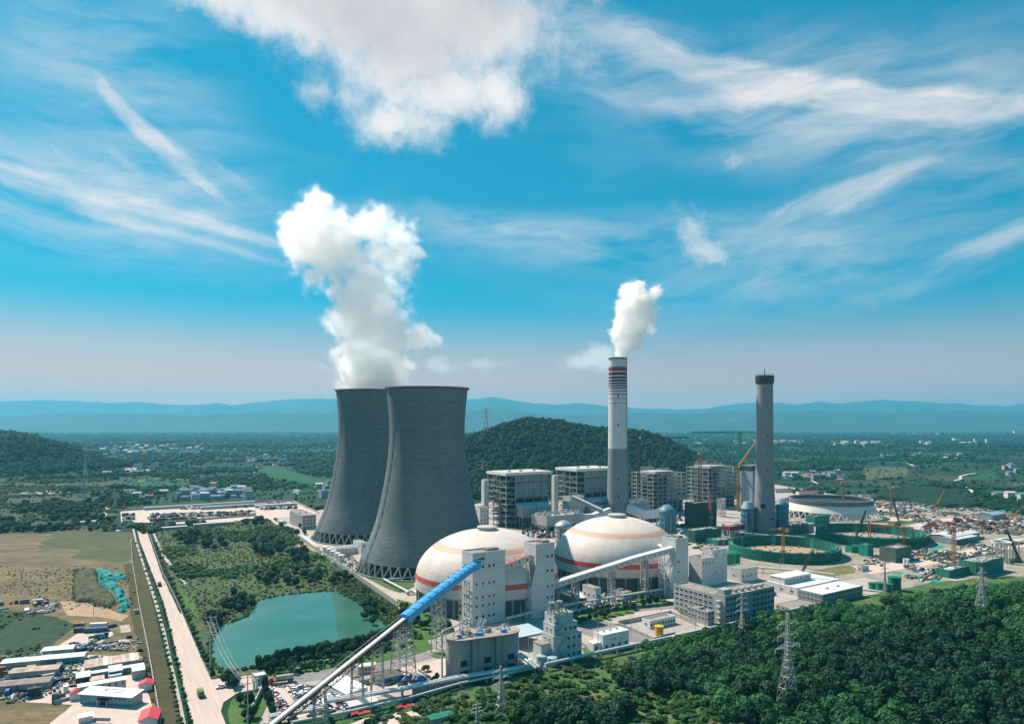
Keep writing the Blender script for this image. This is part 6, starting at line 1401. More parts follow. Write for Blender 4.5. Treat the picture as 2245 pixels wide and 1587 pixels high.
pole(461, 1477, 1349, 'tall power pole with four cross-arms at the pond corner', 4, .34, aw=2.9); pole(543, 1590, 1481, 'power pole on the lawn at the road junction', 2, .3); pole(414, 1350, 1271, 'power pole beside the road near the scrub', 3, .3)
pole(1311, 1442, 1336, 'tall mast in front of the small white building', 0, .22); pole(1546, 1380, 1290, 'tall mast left of the office block', 0, .22); pole(1710, 1300, 1222, 'thin mast on the building site beside the ring wall', 0, .2)
pole(752, 1590, 1545, 'short post in the bushes below the white tents', 1, .2, aw=1.2); pole(814, 1580, 1500, 'thin post right of the white tents', 0, .16); pole(1384, 1400, 1350, 'lamp post beside the walled yard', 0, .14, lamp=True); pole(1339, 1378, 1333, 'lamp post at the lawn left of the walled yard', 0, .14, lamp=True)
pole(645, 1485, 1466, 'white lamp post beside the entrance road lorry', 0, .13, lamp=True); pole(709, 1470, 1448, 'lamp post on the grass edge of the entrance road', 0, .13, lamp=True); pole(205, 1349, 1323, 'thin wooden pole on the bare earth left of the road', 0, .16, m=M_bark)
pole(1524, 1386, 1352, 'lamp post at the right corner of the walled yard', 0, .14, lamp=True); pole(1450, 1345, 1316, 'lamp post by the office road', 0, .14, lamp=True)
# wires across the pond
wa = GT(461, 1477) + Vector((0, 0, 28)); wb_ = GT(543, 1590) + Vector((0, 0, 18))
for k in range(5):
    cu = MB(); off = Vector((-2.4 + 1.2 * k, 0, -(k % 2) * 2.5)); pts = []
    for j in range(9): f = j / 8; p = (wa + off).lerp(wb_ + off * .6, f); p.z -= 5.0 * 4 * f * (1 - f); pts.append(p)
    cu.pipe(pts, .06, 4); tag(cu.build('power_line', M_steel, None), 'thin power line hanging over the pond corner to the junction pole', 'power line', 'power lines over the pond')
# ------------------------------------------------------------------ the land round the plant
sheet('scrub_land', [(340, 1165), (420, 1150), (560, 1138), (603, 1142), (700, 1218), (868, 1333), (940, 1405), (860, 1440), (720, 1470), (590, 1488), (500, 1500), (450, 1480), (440, 1420), (385, 1290), (352, 1200)], M_scrub, lift=.02)
sheet('bank_grass', [(600, 1452), (700, 1432), (860, 1395), (935, 1400), (950, 1422), (880, 1444), (760, 1461), (650, 1477), (592, 1484), (585, 1470)], M_grass, jit=.6)
sheet('bank_grass', [(397, 1300), (415, 1300), (440, 1350), (435, 1362), (415, 1350)], M_grass, jit=.6); sheet('bank_grass', [(463, 1455), (480, 1466), (500, 1476), (475, 1484), (458, 1470)], M_grass, jit=.6)
sheet('soil_patch', [(612, 1165), (635, 1165), (660, 1180), (690, 1200), (700, 1212), (675, 1205), (640, 1195), (622, 1195)], M_soil, jit=1.0)
sheet('wild_land', [(-700, 1040), (170, 1046), (290, 1046), (280, 1100), (255, 1130), (225, 1165), (-100, 1172), (-700, 1180)], M_wild, jit=4, step=15)
sheet('dry_field', [(-900, 1180), (-100, 1174), (160, 1168), (290, 1168), (292, 1230), (310, 1330), (348, 1587), (250, 1640), (-250, 1640), (-900, 1500)], M_tanf, jit=1.5)
sheet('field_grass', [(120, 1165), (290, 1166), (290, 1228), (255, 1232), (160, 1225), (185, 1205), (90, 1200)], gmat('field_green', [(.06, .09, .042), (.10, .11, .052), (.17, .14, .08), (.04, .08, .038)], .03, stretch=(.5, 1.6, 1)), jit=7, step=9)
sheet('field_grass', [(270, 1236), (290, 1236), (305, 1330), (328, 1430), (345, 1540), (318, 1545), (310, 1440), (285, 1350), (283, 1290)], M_strip, jit=.8)
sheet('weedy_land', [(-400, 1330), (60, 1340), (150, 1360), (160, 1375), (110, 1420), (60, 1460), (-10, 1480), (-400, 1500)], gmat('weedy_ground', [(.018, .052, .034), (.035, .085, .042), (.07, .09, .05)], .05), jit=2)
sheet('soil_patch', [(130, 1318), (230, 1322), (245, 1340), (282, 1350), (265, 1362), (215, 1352), (150, 1350)], M_soil, jit=1.2)
sheet('soil_patch', [(-300, 1182), (40, 1186), (120, 1190), (60, 1196), (-300, 1198)], M_soil, jit=2.5, lift=.15); sheet('soil_patch', [(-200, 1262), (60, 1258), (120, 1266), (40, 1276), (-200, 1280)], M_strip, jit=2.5, lift=.15); sheet('soil_patch', [(-300, 1215), (60, 1215), (160, 1213), (190, 1210), (150, 1222), (40, 1232), (-300, 1240)], M_soil, jit=1.5, lift=.16); sheet('soil_patch', [(170, 1235), (262, 1234), (285, 1240), (255, 1248), (180, 1247)], M_soil, jit=1, lift=.17)
sheet('scrap_yard', [(120, 1420), (175, 1385), (240, 1378), (250, 1392), (200, 1420), (165, 1435), (310, 1440), (318, 1500), (350, 1587), (345, 1620), (100, 1640), (110, 1585), (160, 1545), (60, 1540), (40, 1470)], M_road, jit=.6)
sheet('gravel_heap', [(262, 1372), (285, 1368), (288, 1385), (265, 1388)], M_conc, jit=.8); sheet('gravel_heap', [(258, 1400), (282, 1402), (285, 1420), (262, 1418)], M_conc, jit=.8)
sheet('dry_verge', [(290, 1187), (305, 1187), (352, 1400), (400, 1590), (354, 1590), (328, 1430), (307, 1330), (293, 1235)], M_strip)
# lorry yard at the end of the road
sheet('lorry_yard', [(264, 1120), (640, 1099), (700, 1126), (610, 1137), (330, 1152), (266, 1152)], M_road)
# road
RL = [(298, 1150), (307, 1187), (333, 1254), (359, 1320), (376, 1387), (392, 1454), (403, 1507), (424, 1600)]; RR = [(322, 1150), (333, 1187), (356, 1254), (389, 1320), (417, 1387), (446, 1454), (462, 1490), (500, 1486), (560, 1480), (592, 1486), (592, 1504), (520, 1520), (490, 1540), (484, 1560), (500, 1600)]
M_main = gmat('main_road_slabs', [(.64, .51, .44), (.57, .465, .405), (.48, .405, .36), (.60, .49, .43)], .22, stretch=(1, .04, 1), rot=-ANG, bump=.02)
sheet('main_road', RL + RR[::-1], M_main)
sheet('pavement', [(288, 1152), (293, 1152), (300, 1187), (322, 1254), (345, 1320), (363, 1387), (378, 1454), (398, 1540), (410, 1600), (402, 1600), (390, 1540), (371, 1454), (356, 1387), (338, 1320), (317, 1254), (296, 1187)], M_conc)
M_line = mat('road_line', (.75, .72, .68), .7, .2, .5); M_jnt = mat('road_joint', (.30, .27, .25), .9)
def edge_at(E_, py): return np.interp(py, [p[1] for p in E_], [p[0] for p in E_])
b = MB()
for py in np.concatenate([np.linspace(1160, 1300, 16), np.linspace(1310, 1580, 24)]):
    a = G(edge_at(RL, py) + 1, py); c = a + E1 * ((G(edge_at(RR[:7], py) - 1, py) - a).length * .97); b.bar((a.x, a.y, .245), (c.x, c.y, .245), .25, .02)
for f in (.34, .67):
    pts = [G(edge_at(RL, p) * (1 - f) + edge_at(RR[:7], p) * f, p) for p in (1160, 1254, 1387, 1480)]
    for a, c in zip(pts[:-1], pts[1:]): b.bar((a.x, a.y, .25), (c.x, c.y, .25), .18, .02)
struct(b.build('road_joints', M_jnt))
for y0, x0, x1, n in ((1523, 407, 468, 10), (1553, 416, 482, 11)):
    for k in range(n):
        c = G(x0 + (x1 - x0) * (k + .5) / n, y0 - 3 * k / n); b = MB(); b.box(-.3, .3, -2.2, 2.2, .26, .275); o = b.build('crossing_stripe', M_line, None, loc=(c.x, c.y, 0)); o.rotation_euler = (0, 0, ANG); struct(o)
# kerbs
for E_, nm in ((RL[:-1], 'kerb'), (RR[:7], 'kerb')):
    b = MB()
    for a, c in zip(E_[:-1], E_[1:]): b.bar(G(*a) + Vector((0, 0, .2)), G(*c) + Vector((0, 0, .2)), .3, .4)
    struct(b.build(nm, M_conc))
sheet('junction_lawn', [(499, 1560), (508, 1535), (545, 1520), (572, 1516), (585, 1545), (560, 1600), (505, 1600)], M_grass)
sheet('garden_path', [(593, 1460), (597, 1459), (612, 1476), (608, 1478)], mat('red_paving', (.38, .16, .12), .9, .2, .5))
sheet('side_path', [(333, 1165), (337, 1165), (360, 1215), (410, 1280), (404, 1282), (354, 1218)], M_conc, jit=.2); sheet('ditch', [(322, 1165), (326, 1165), (362, 1260), (400, 1345), (395, 1346), (355, 1262)], MATS['wooded_hill'], jit=.4)
sheet('red_tent_ground', [(740, 1600), (800, 1575), (910, 1556), (925, 1575), (840, 1600)], M_road, jit=.6)
sheet('soil_patch', [(985, 1535), (1015, 1530), (1035, 1536), (1010, 1545)], M_soil, jit=.6, lift=3.0) if False else None
# pond
M_water = bpy.data.materials.new('pond_water'); M_water.use_nodes = True
def _water():
    t = M_water.node_tree; t.nodes.clear(); n = NT(t); p = n.n('ShaderNodeNewGeometry').outputs['Position']
    f = n.noise(p, .02, 5, .6); c = n.mix(n.mr(f, .35, .65), (.030, .125, .095), (.05, .165, .125))
    b = n.n('ShaderNodeBsdfPrincipled', {'Base Color': c, 'Roughness': .04, 'IOR': 1.33, 'Specular IOR Level': .5})
    bn = n.n('ShaderNodeBump', {'Strength': .10, 'Distance': .09, 'Height': n.noise(n.v('MULTIPLY', p, (1.2, .8, 1)), .8, 5, .6)}); t.links.new(bn.outputs[0], b.inputs['Normal'])
    n.n('ShaderNodeOutputMaterial', {'Surface': b.outputs[0]})
_water()
w_ = sheet('pond_bank', [(p.x, p.y) for p in POND], M_soil, lift=.30, jit=1.6, px=False, step=4)
sheet('pond_water', [(p.x, p.y) for p in POND], M_water, lift=.34, jit=1.0, px=False, step=4)
# bright paddies, tracks and pale strips on the plain
for pts in ([(560, 1030), (600, 1022), (690, 1048), (740, 1050), (740, 1062), (650, 1058), (590, 1046)], [(255, 1062), (300, 1054), (420, 1056), (410, 1064), (290, 1068)], [(240, 1052), (290, 1048), (330, 1050), (300, 1056)], [(390, 1072), (470, 1068), (540, 1074), (480, 1082)], [(2130, 1044), (2180, 1038), (2190, 1050), (2140, 1052)], [(2110, 1092), (2180, 1090), (2200, 1104), (2120, 1100)], [(170, 1086), (210, 1080), (225, 1088), (180, 1094)]): sheet('paddy_field', pts, M_paddy, jit=2, step=12)
for pts in ([(1890, 1028), (1950, 1022), (1995, 1026), (1985, 1044), (1900, 1052)], [(2140, 1080), (2180, 1078), (2185, 1084), (2145, 1085)], [(2190, 1060), (2245, 1058), (2250, 1066), (2195, 1066)], [(1780, 1046), (1840, 1040), (1860, 1048), (1800, 1054)]): sheet('pasture', pts, gmat('pasture', [(.07, .10, .045), (.10, .115, .055), (.14, .13, .07)], .02, bump=0), jit=2, step=12)
def track(name, pts, w, matl=None):
    q = [G(*p) for p in pts]; b = MB(); vs = []
    for i, p in enumerate(q):
        d_ = (q[min(i + 1, len(q) - 1)] - q[max(i - 1, 0)]).normalized(); s = Vector((-d_.y, d_.x, 0)) * w / 2; vs += [p + s, p - s]
    SHEET_N[0] += 1; z = .05 + .006 * SHEET_N[0]
    b.add([(v.x, v.y, z) for v in vs], [(2 * i, 2 * i + 1, 2 * i + 3, 2 * i + 2) for i in range(len(q) - 1)]); struct(b.build(name, matl or M_road))
track('country_road', [(232, 1105), (236, 1112), (228, 1130), (220, 1150), (226, 1160), (262, 1164)], 6); track('country_road', [(556, 1036), (563, 1030), (560, 1025), (590, 1022), (600, 1018)], 6); track('country_road', [(420, 1052), (424, 1042), (422, 1038)], 6); track('country_road', [(275, 1018), (281, 1024), (280, 1032)], 7)
track('country_road', [(1768, 1048), (1780, 1054), (1792, 1060)], 5); track('country_road', [(2092, 1054), (2106, 1050), (2105, 1044), (2120, 1040), (2140, 1037)], 6); track('country_road', [(2118, 1066), (2130, 1076), (2136, 1082)], 6); track('country_road', [(1990, 1015), (2003, 1021)], 8); track('country_road', [(545, 1135), (575, 1131), (598, 1140), (612, 1150)], 7)
track('country_road', [(300, 1056), (350, 1048), (420, 1052), (470, 1056)], 4); track('canal', [(0, 1171), (100, 1168), (180, 1164), (250, 1163)], 7, M_tanf)
for pts in ([(50, 945.5), (130, 945), (130, 946), (50, 946.6)], [(160, 944.6), (330, 943.8), (460, 943.4), (455, 944.6), (170, 945.6)], [(1950, 950.4), (2060, 950), (2068, 951.2), (1955, 951.4)]): sheet('pale_greenhouses', pts, M_white, lift=1.2)
sheet('bare_yard', [(45, 1082), (60, 1076), (150, 1073), (160, 1078), (100, 1084)], M_conc, jit=3); sheet('bare_yard', [(170, 1140), (200, 1134), (205, 1142), (180, 1148)], M_soil, jit=1.5)
# earth bank beside the storage yard
def heap(name, label, cat, pts, h, matl, step=1.5, seed=0, rough=.35, kind=None, fs=.06, holes=0.0):
    w = [G(*p) for p in pts]; x0, x1 = min(p.x for p in w) - 2, max(p.x for p in w) + 2; y0, y1 = min(p.y for p in w) - 2, max(p.y for p in w) + 2
    x = np.arange(x0, x1, step); y = np.arange(y0, y1, step); X, Y = np.meshgrid(x, y); ins = inpoly(X, Y, w).astype(float)
    D = ins.copy()
    for _ in range(5): Pd = np.pad(D, 1, 'edge'); D = (Pd[:-2, 1:-1] + Pd[2:, 1:-1] + Pd[1:-1, :-2] + Pd[1:-1, 2:] + Pd[1:-1, 1:-1]) / 5 * ins
    Z = h * D * (.45 + .9 * fbm(X, Y, fs, seed)) + (fbm(X, Y, .5, seed + 3, 2) - .5) * rough * h * ins
    Z = np.where(ins > 0, Z + .12, -.6)
    if holes: Z = np.where(fbm(X * 1.0, Y * .55, .28, seed + 9, 3) < holes, -.6, Z)
    o = npobj(name, np.stack([X.ravel(), Y.ravel(), Z.ravel()], 1), gridfaces(len(x), len(y)), matl, smooth=True)
    if kind: struct(o, kind)
    else: tag(o, label, cat)
    return o
heap('embankment', '', '', [(1905, 1100), (1930, 1080), (1990, 1076), (2060, 1078), (2120, 1092), (2150, 1110), (2130, 1116), (2060, 1112), (1990, 1100), (1940, 1098)], 9, M_wood, 3, 2, .15, 'structure')
track('site_track', [(2030, 1082), (2060, 1088), (2090, 1102), (2130, 1118), (2170, 1120)], 10, M_soil)
M_tarp = mat('turquoise_net', (.02, .25, .25), .85, .3, .9, col2=(.04, .42, .40), bump=1.0)
heap('netted_spoil_heap', 'crumpled turquoise netting thrown over an earth heap in the left field', 'netting', [(208, 1250), (232, 1250), (242, 1258), (262, 1258), (278, 1264), (279, 1270), (262, 1272), (250, 1275), (262, 1288), (272, 1300), (280, 1315), (284, 1332), (272, 1345), (256, 1344), (262, 1325), (255, 1312), (248, 1298), (232, 1290), (214, 1284), (216, 1268)], 2.6, M_tarp, .55, 5, .9, fs=.12, holes=.43)
heap('spoil_heap', 'dark brown spoil heap left of the turquoise netting', 'earth heap', [(165, 1262), (205, 1250), (214, 1270), (216, 1285), (240, 1300), (255, 1320), (240, 1335), (200, 1320), (165, 1322), (160, 1290)], 4.0, mat('dark_spoil', (.085, .075, .05), .95, .4, .25, col2=(.10, .125, .06), bump=.8), 1.0, 9, .7)

# ------------------------------------------------------------------ vehicles
M_tyre = mat('tyre_rubber', (.02, .02, .02), .9); CARP = [mat('car_paint_' + n_, c_, .25, .03, .5, spec=.6) for n_, c_ in (('white', (.78, .78, .77)), ('silver', (.48, .50, .51)), ('black', (.02, .022, .025)), ('blue', (.03, .09, .22)), ('red', (.35, .02, .03)))]
_CM = {}
def car(loc, rz, ci, label, group='cars in the car park', suv=False):
    t = thing('parked_car' if group else 'car', label, 'car', loc, rz, group); k = (ci, suv)
    if k not in _CM:
        hh = .25 if suv else 0; b = MB(); pr = [(-2.2, .35), (-2.25, .75), (-1.6, .92 + hh * .5), (-1.2, 1.36 + hh), (.35, 1.42 + hh), (1.1, .98 + hh * .4), (2.1, .82), (2.25, .4)]
        if suv: pr[2] = (-2.15, 1.0); pr[3] = (-1.95, 1.55)
        n_ = len(pr); vs = []
        for x, z in pr: s = .86 if z < 1.1 else .68; vs += [(x, -s, z), (x, s, z)]
        fs = [(2 * i, 2 * i + 2, 2 * i + 3, 2 * i + 1) for i in range(n_ - 1)] + [tuple(2 * i for i in reversed(range(n_))), tuple(2 * i + 1 for i in range(n_)), (0, 1, 2 * n_ - 1, 2 * n_ - 2)]
        b.add(vs, fs); body = b.mesh('body', CARP[ci], 30)
        b = MB(); s = .72
        b.add([(.42, -.64, 1.39 + hh), (.42, .64, 1.39 + hh), (1.06, .80, 1.02 + hh * .4), (1.06, -.80, 1.02 + hh * .4)], [(0, 1, 2, 3), (3, 2, 1, 0)])
        for y in (-1, 1): b.add([(-1.1, y * .70, 1.34 + hh), (.32, y * .70, 1.38 + hh), (.95, y * .84, 1.0 + hh * .4), (-1.45, y * .84, .98 + hh * .4)], [(0, 1, 2, 3), (3, 2, 1, 0)])
        b.add([(-1.24, -.64, 1.37 + hh), (-1.24, .64, 1.37 + hh), (-1.62, .8, .97 + hh * .5), (-1.62, -.8, .97 + hh * .5)], [(0, 1, 2, 3), (3, 2, 1, 0)])
        gl = b.mesh('window', M_glass)
        b = MB(); b.cyl((0, -.12, 0), (0, .12, 0), .33, 10); wh = b.mesh('wheel', M_tyre); _CM[k] = (body, gl, wh)
    body, gl, wh = _CM[k]; inst(body, 'body', t); inst(gl, 'window', t, (0, 0, .012))
    for x in (-1.35, 1.4):
        for y in (-.8, .8): inst(wh, 'wheel', t, (x, y, .33))
    return t
def truck(loc, rz, cab, bed, label, L_=7.5, tanker=False, group=None, covered=False, z=0):
    t = thing('truck', label, 'truck', loc, rz, group)
    b = MB(); b.box(-L_ / 2, L_ / 2, -.5, .5, .6, .95); b.build('chassis', M_blk, t)
    x0 = L_ / 2 - 2.0; b = MB(); b.add([(x0, -1.15, .7), (L_ / 2, -1.15, .7), (L_ / 2, 1.15, .7), (x0, 1.15, .7), (x0, -1.1, 2.8), (L_ / 2 - .35, -1.1, 2.8), (L_ / 2 - .35, 1.1, 2.8), (x0, 1.1, 2.8), (L_ / 2, -1.15, 1.7), (L_ / 2, 1.15, 1.7)], [(3, 2, 1, 0), (4, 5, 6, 7), (0, 1, 8, 5, 4), (1, 2, 9, 8), (8, 9, 6, 5), (2, 3, 7, 6, 9), (3, 0, 4, 7)]); b.build('cab', cab, t)
    b = MB(); b.box(L_ / 2 - .2, L_ / 2 - .05, -.95, .95, 1.75, 2.45); b.build('windscreen', M_glass, t)
    if tanker: b = MB(); b.lathe([(.05, -L_ / 2), (1.15, -L_ / 2 + .15), (1.25, -L_ / 2 + .5), (1.25, x0 - 1.4), (1.1, x0 - 1.0), (.05, x0 - .9)], 20); o = b.build('tank', bed, t, smooth=40); o.rotation_euler = (0, R(90), 0); o.location = (0, 0, 2.25)
    else:
        b = MB(); b.box(-L_ / 2, x0 - .25, -1.2, 1.2, .96, 3.0 if covered else 2.0); b.build('cargo_box', bed, t)
        if not covered: b = MB(); b.box(-L_ / 2 + .15, x0 - .4, -1.05, 1.05, 2.01, 2.35); b.build('load', MATS['dark_spoil'], t)
    b = MB(); b.cyl((0, -.18, 0), (0, .18, 0), .5, 12); m_ = b.mesh('wheel', M_tyre)
    for x in (L_ / 2 - 1.1, -L_ / 2 + 1, -L_ / 2 + 2.2):
        for y in (-1, 1): inst(m_, 'wheel', t, (x, y, .5))
    return t
rc = random.Random(11); carcol = lambda: rc.choices([0, 1, 2, 3, 4], [56, 20, 16, 5, 3])[0]; CN = ['white', 'silver', 'black', 'dark blue', 'red']
def park_row(px, py, n, label, off=0.0, step=2.75, fill=.93):
    c = G(px, py)
    for k in range(n):
        if rc.random() > fill: continue
        p = c - E2 * (step * k) + E1 * off; ci = carcol()
        car((p.x, p.y, .28), ANG + (math.pi if rc.random() < .5 else 0) + rc.uniform(-.04, .04), ci, f'{CN[ci]} car in {label}', suv=rc.random() < .3)
park_row(593, 1513, 14, 'the leftmost row of the car park, by the hedge')
park_row(637, 1511, 13, 'the middle row of the car park, left file'); park_row(661, 1509, 13, 'the middle row of the car park, right file behind the belt'); park_row(690, 1522, 9, 'the short row just left of the white loop pipe')
park_row(713, 1507, 14, 'the right row of the car park next to the white tent'); park_row(618, 1548, 4, 'the cluster at the near end of the car park')
_sc = None
M_scoot = mat('scooter_dark', (.04, .04, .045), .6)
for k in range(30):
    p = G(592, 1506).lerp(G(690, 1507), k / 29) + E2 * (1.2 * math.sin(k * .4))
    if _sc is None: b = MB(); b.box(-.8, .7, -.16, .16, .35, .75); b.box(.45, .75, -.2, .2, .7, 1.25); b.box(-.5, .2, -.18, .18, .75, .9); b.cyl((.75, -.06, .28), (.75, .06, .28), .28, 8); b.cyl((-.7, -.06, .28), (-.7, .06, .28), .28, 8); b.bar((.65, -.35, 1.2), (.65, .35, 1.2), .07); _sc = b.mesh('parked_scooter', M_scoot)
    o = inst(_sc, 'parked_scooter', None, (p.x, p.y, .26), ANG + R(90) + rc.uniform(-.3, .3)); tag(o, 'dark scooter in the curved line at the car park entrance', 'scooter', 'scooters parked in a curved line')
dR = math.atan2(E2.y, E2.x)
def at3(px, py, z=.3): g = G(px, py); return (g.x, g.y, z)
truck(at3(440, 1527), dR + math.pi, mat('olive_cab', (.10, .16, .07), .5), mat('olive_canvas', (.20, .26, .16), .8), 'small green covered truck driving down the main road', 5.6, covered=True)
car(at3(484, 1509), ANG + math.pi, 0, 'white off-road car turning into the entrance road', None, True); truck(at3(350, 1285), dR, MATS['olive_cab'], M_blk, 'dark pickup truck farther up the main road', 5.0, covered=False)
o = inst(_sc, 'scooter', None, at3(361, 1283), dR); tag(o, 'lone dark scooter beside the pickup on the main road', 'scooter')
o = inst(_sc, 'scooter', None, at3(350, 1243), dR); tag(o, 'tiny lone scooter far up the main road', 'scooter')
car(at3(788, 1516), ANG + .1, 1, 'silver van parked alone right of the white tent', None, True)
truck(at3(617, 1496), ANG + math.pi - .2, M_red, mat('dusty_tank', (.42, .36, .30), .7, .2, .5), 'long tanker lorry with a red cab on the entrance road', 11, tanker=True)
truck(at3(838, 1482), ANG + math.pi - .15, M_red, mat('green_dump_bed', (.04, .12, .07), .7), 'red-cabbed dump truck with a dark green bed in the work yard', 9); truck(at3(830, 1492), ANG + math.pi, M_stl2, M_blk, 'dark flatbed truck beside the dump truck', 8)
truck(at3(768, 1497), ANG + math.pi - .1, M_oran, M_oran, 'orange crane lorry behind the white tent', 10)
truck(at3(212, 1402), ANG + .2, M_blue, M_blued, 'blue lorry parked in the scrap yard', 8); truck(at3(222, 1399), ANG + .2, M_blk, M_blk, 'dark lorry touching the blue lorry in the scrap yard', 7)
for k in range(12): p = G(178 + 6.5 * k, 1428 - 5.2 * k + (k % 2) * 3); ci = (2, 3, 1, 2, 0)[k % 5]; car((p.x, p.y, .3), ANG + .25 + .1 * (k % 3), ci, f'{CN[ci]} vehicle in the slanting line of the scrap yard', 'vehicles lined up in the scrap yard', True)
# lorries standing in the far yard
_LM = {}
LC = [mat('lorry_' + n_, c_, .7) for n_, c_ in (('maroon', (.12, .03, .04)), ('dark', (.035, .035, .045)), ('grey', (.25, .25, .27)), ('white', (.6, .58, .56)), ('teal', (.05, .2, .2)))]; LN = ['maroon', 'dark', 'grey', 'white', 'teal']
LY = [G(*p) for p in [(268, 1124), (300, 1122), (640, 1102), (690, 1124), (610, 1134), (330, 1149), (270, 1150)]]; k = 0; rl = random.Random(5)
for py0, a0_, a1_, n in ((1148, 268, 292, 14), (1140, 268, 294, 14), (1131, 268, 294, 12), (1145, 330, 430, 30), (1139, 326, 560, 46), (1134, 330, 560, 46), (1121, 312, 560, 44), (1128, 570, 650, 20), (1118, 575, 660, 20)):
    for q in range(n):
        ci = rl.choices(range(5), [5, 6, 3, 2, 1] if a1_ < 560 else [2, 4, 3, 5, 2])[0]; px = a0_ + (a1_ - a0_) * (q + rl.random() * .5) / n; p = G(px, py0 - (px - 268) * .035 + rl.uniform(-1, 1))
        if not bool(inpoly(np.array([p.x]), np.array([p.y]), LY)[0]): continue
        if ci not in _LM: b = MB(); b.box(-3.5, 1.8, -1.2, 1.2, .9, 3.2); b.box(2.0, 3.6, -1.15, 1.15, .6, 2.9); b.box(-3.2, 3.2, -1.0, 1.0, .15, .88); _LM[ci] = b.mesh('parked_lorry', LC[ci])
        o = inst(_LM[ci], 'parked_lorry', None, (p.x, p.y, .3), ANG + R(90) + rl.uniform(-.2, .2), rl.uniform(.9, 1.35)); tag(o, f'{LN[ci]} lorry standing among the rows of the distant lorry yard', 'lorry', 'lorries in the far yard')
shed('long_shed', 'long low grey shed roof along the back of the lorry yard', 'shed', G(316, 1119), 150, 8, 4, .6, M_grey, M_stl2, nsheet=20); shed('long_shed', 'second long grey roof, in the middle of the lorry yard', 'shed', G(440, 1118), 90, 8, 4, .6, M_grey, M_stl2, nsheet=14); shed('long_shed', 'pale long roof at the near edge of the lorry yard', 'shed', G(425, 1156), 45, 5, 3.5, .5, M_grey, M_lroof, nsheet=8); shed('long_shed', 'pale shed roof at the right end of the lorry yard', 'shed', G(560, 1114), 60, 9, 4, .6, M_grey, M_lroof, nsheet=10)
shed('low_shed', 'low pale roof beside the road end at the scrub', 'shed', G(350, 1163), 28, 6, 3, .5, M_grey, M_lroof, nsheet=6); shed('low_shed', 'brown roofed shed across the road from the lorry yard', 'shed', G(176, 1152), 16, 8, 4, 1, M_wall, M_rust, nsheet=4)

# ------------------------------------------------------------------ entrance and work yard
C = G(558, 1503); t = block('gatehouse', 'small dark gatehouse with a flat pale roof at the plant entrance', 'gatehouse', (C, 5.5, 6, 4), wall=M_stl2, rows=(2.2,), nf=2, nl=2, ww=2, storeys=1, top=M_wroof, par=.5, units=0, rz=ANG)
for px, py, lb in ((557, 1515, 'pale gate pillar in front of the gatehouse'), (563, 1511, 'second gate pillar at the plant entrance')): t = thing('gate_pillar', lb, 'pillar', at3(px, py, .2), ANG); b = MB(); b.box(-.5, .5, -.5, .5, 0, 4.6); b.build('shaft', M_white2, t); b = MB(); b.box(-.7, .7, -.7, .7, 4.6, 4.9); b.build('cap', M_groof, t)
C = G(784, 1478); t = thing('weighbridge_house', 'pale weighbridge house with windows beside the entrance road', 'building', (C.x, C.y, .3), ANG - R(14)); bands(t, 0, 8.5, 0, 3.4, [0, 3.2], M_white); b = MB(); b.box(-.6, 9.1, -.6, 4, 3.2, 3.6); b.build('roof', M_wroof, t); [win_front(t, 1 + 1.55 * k, 1.8, 1.2, 1.4) for k in range(5)]
C = G(756, 1540); t = shed('white_tent', 'white tent roof beside the car park', 'tent', G(757, 1538), 12, 17, 3.2, 1.2, M_white2, M_white2, nsheet=1, rz=ANG + R(16), mono=True); 
shed('white_shed', 'white roofed shed in the bushes below the pipes, left one', 'shed', G(767, 1562), 8, 5, 2.6, .9, M_grey, M_wroof, nsheet=3, rz=ANG); shed('white_shed', 'white roofed shed in the bushes below the pipes, right one', 'shed', G(792, 1556), 7, 4, 2.4, .7, M_grey, M_wroof, nsheet=3, rz=ANG)
shed('grey_store', 'grey store wall behind the white tent', 'shed', G(770, 1507), 9, 3, 2.4, .3, M_grey, M_groof, nsheet=2)
shed('patched_shed', 'dark patched shed with a blue end wall in the work yard', 'shed', G(828, 1503), 12, 8, 2.8, 1.6, M_blued, mat('old_sheet_roof', (.16, .145, .125), .9, .4, .6), nsheet=9)
for px, py, m_, lb in ((880, 1489, M_bluetarp, 'blue tarpaulin bundle in the work yard'), (890, 1492, M_bluetarp, 'second blue tarpaulin bundle in the work yard'), (913, 1486, M_white, 'white covered crate by the work yard wall'), (921, 1491, M_bluetarp, 'blue crate by the work yard wall'), (828, 1496, M_blk, 'dark scrap pile behind the patched shed'), (1681, 1303, M_bluetarp, 'blue tarpaulin pile near the low depot')):
    C = G(px, py); k_ = 1.0 if px < 1000 else 2.2; b = MB(); rr = random.Random(px); pts = []
    b.lathe([(2.6 * k_, 0), (2.3 * k_, .8 * k_), (1.5 * k_, 1.5 * k_), (.6 * k_, 1.9 * k_), (.03, 1.95 * k_)], 9); o = b.build('tarpaulin_pile', m_, None, loc=(C.x, C.y, .3)); o.scale = (1.3, .8, 1); o.rotation_euler = (0, 0, px); tag(o, lb, 'pile')
    for v in o.data.vertices: v.co += Vector((rr.uniform(-.25, .25), rr.uniform(-.25, .25), rr.uniform(-.2, .2))) * k_
stacks([(845, 1500), (905, 1482), (925, 1496), (860, 1506)], 14, 12, (3, 1, 2, 2, 4, 4, 0, 0), 'small stack of gear beside the patched shed', (1.5, 3.5), (.4, 1.6), 'stacks in the work yard')
wall('planter_wall', 'low concrete planter walls at the edge of the work yard', [(918, 1472), (940, 1486), (955, 1496)], 1.2, .3, M_conc)
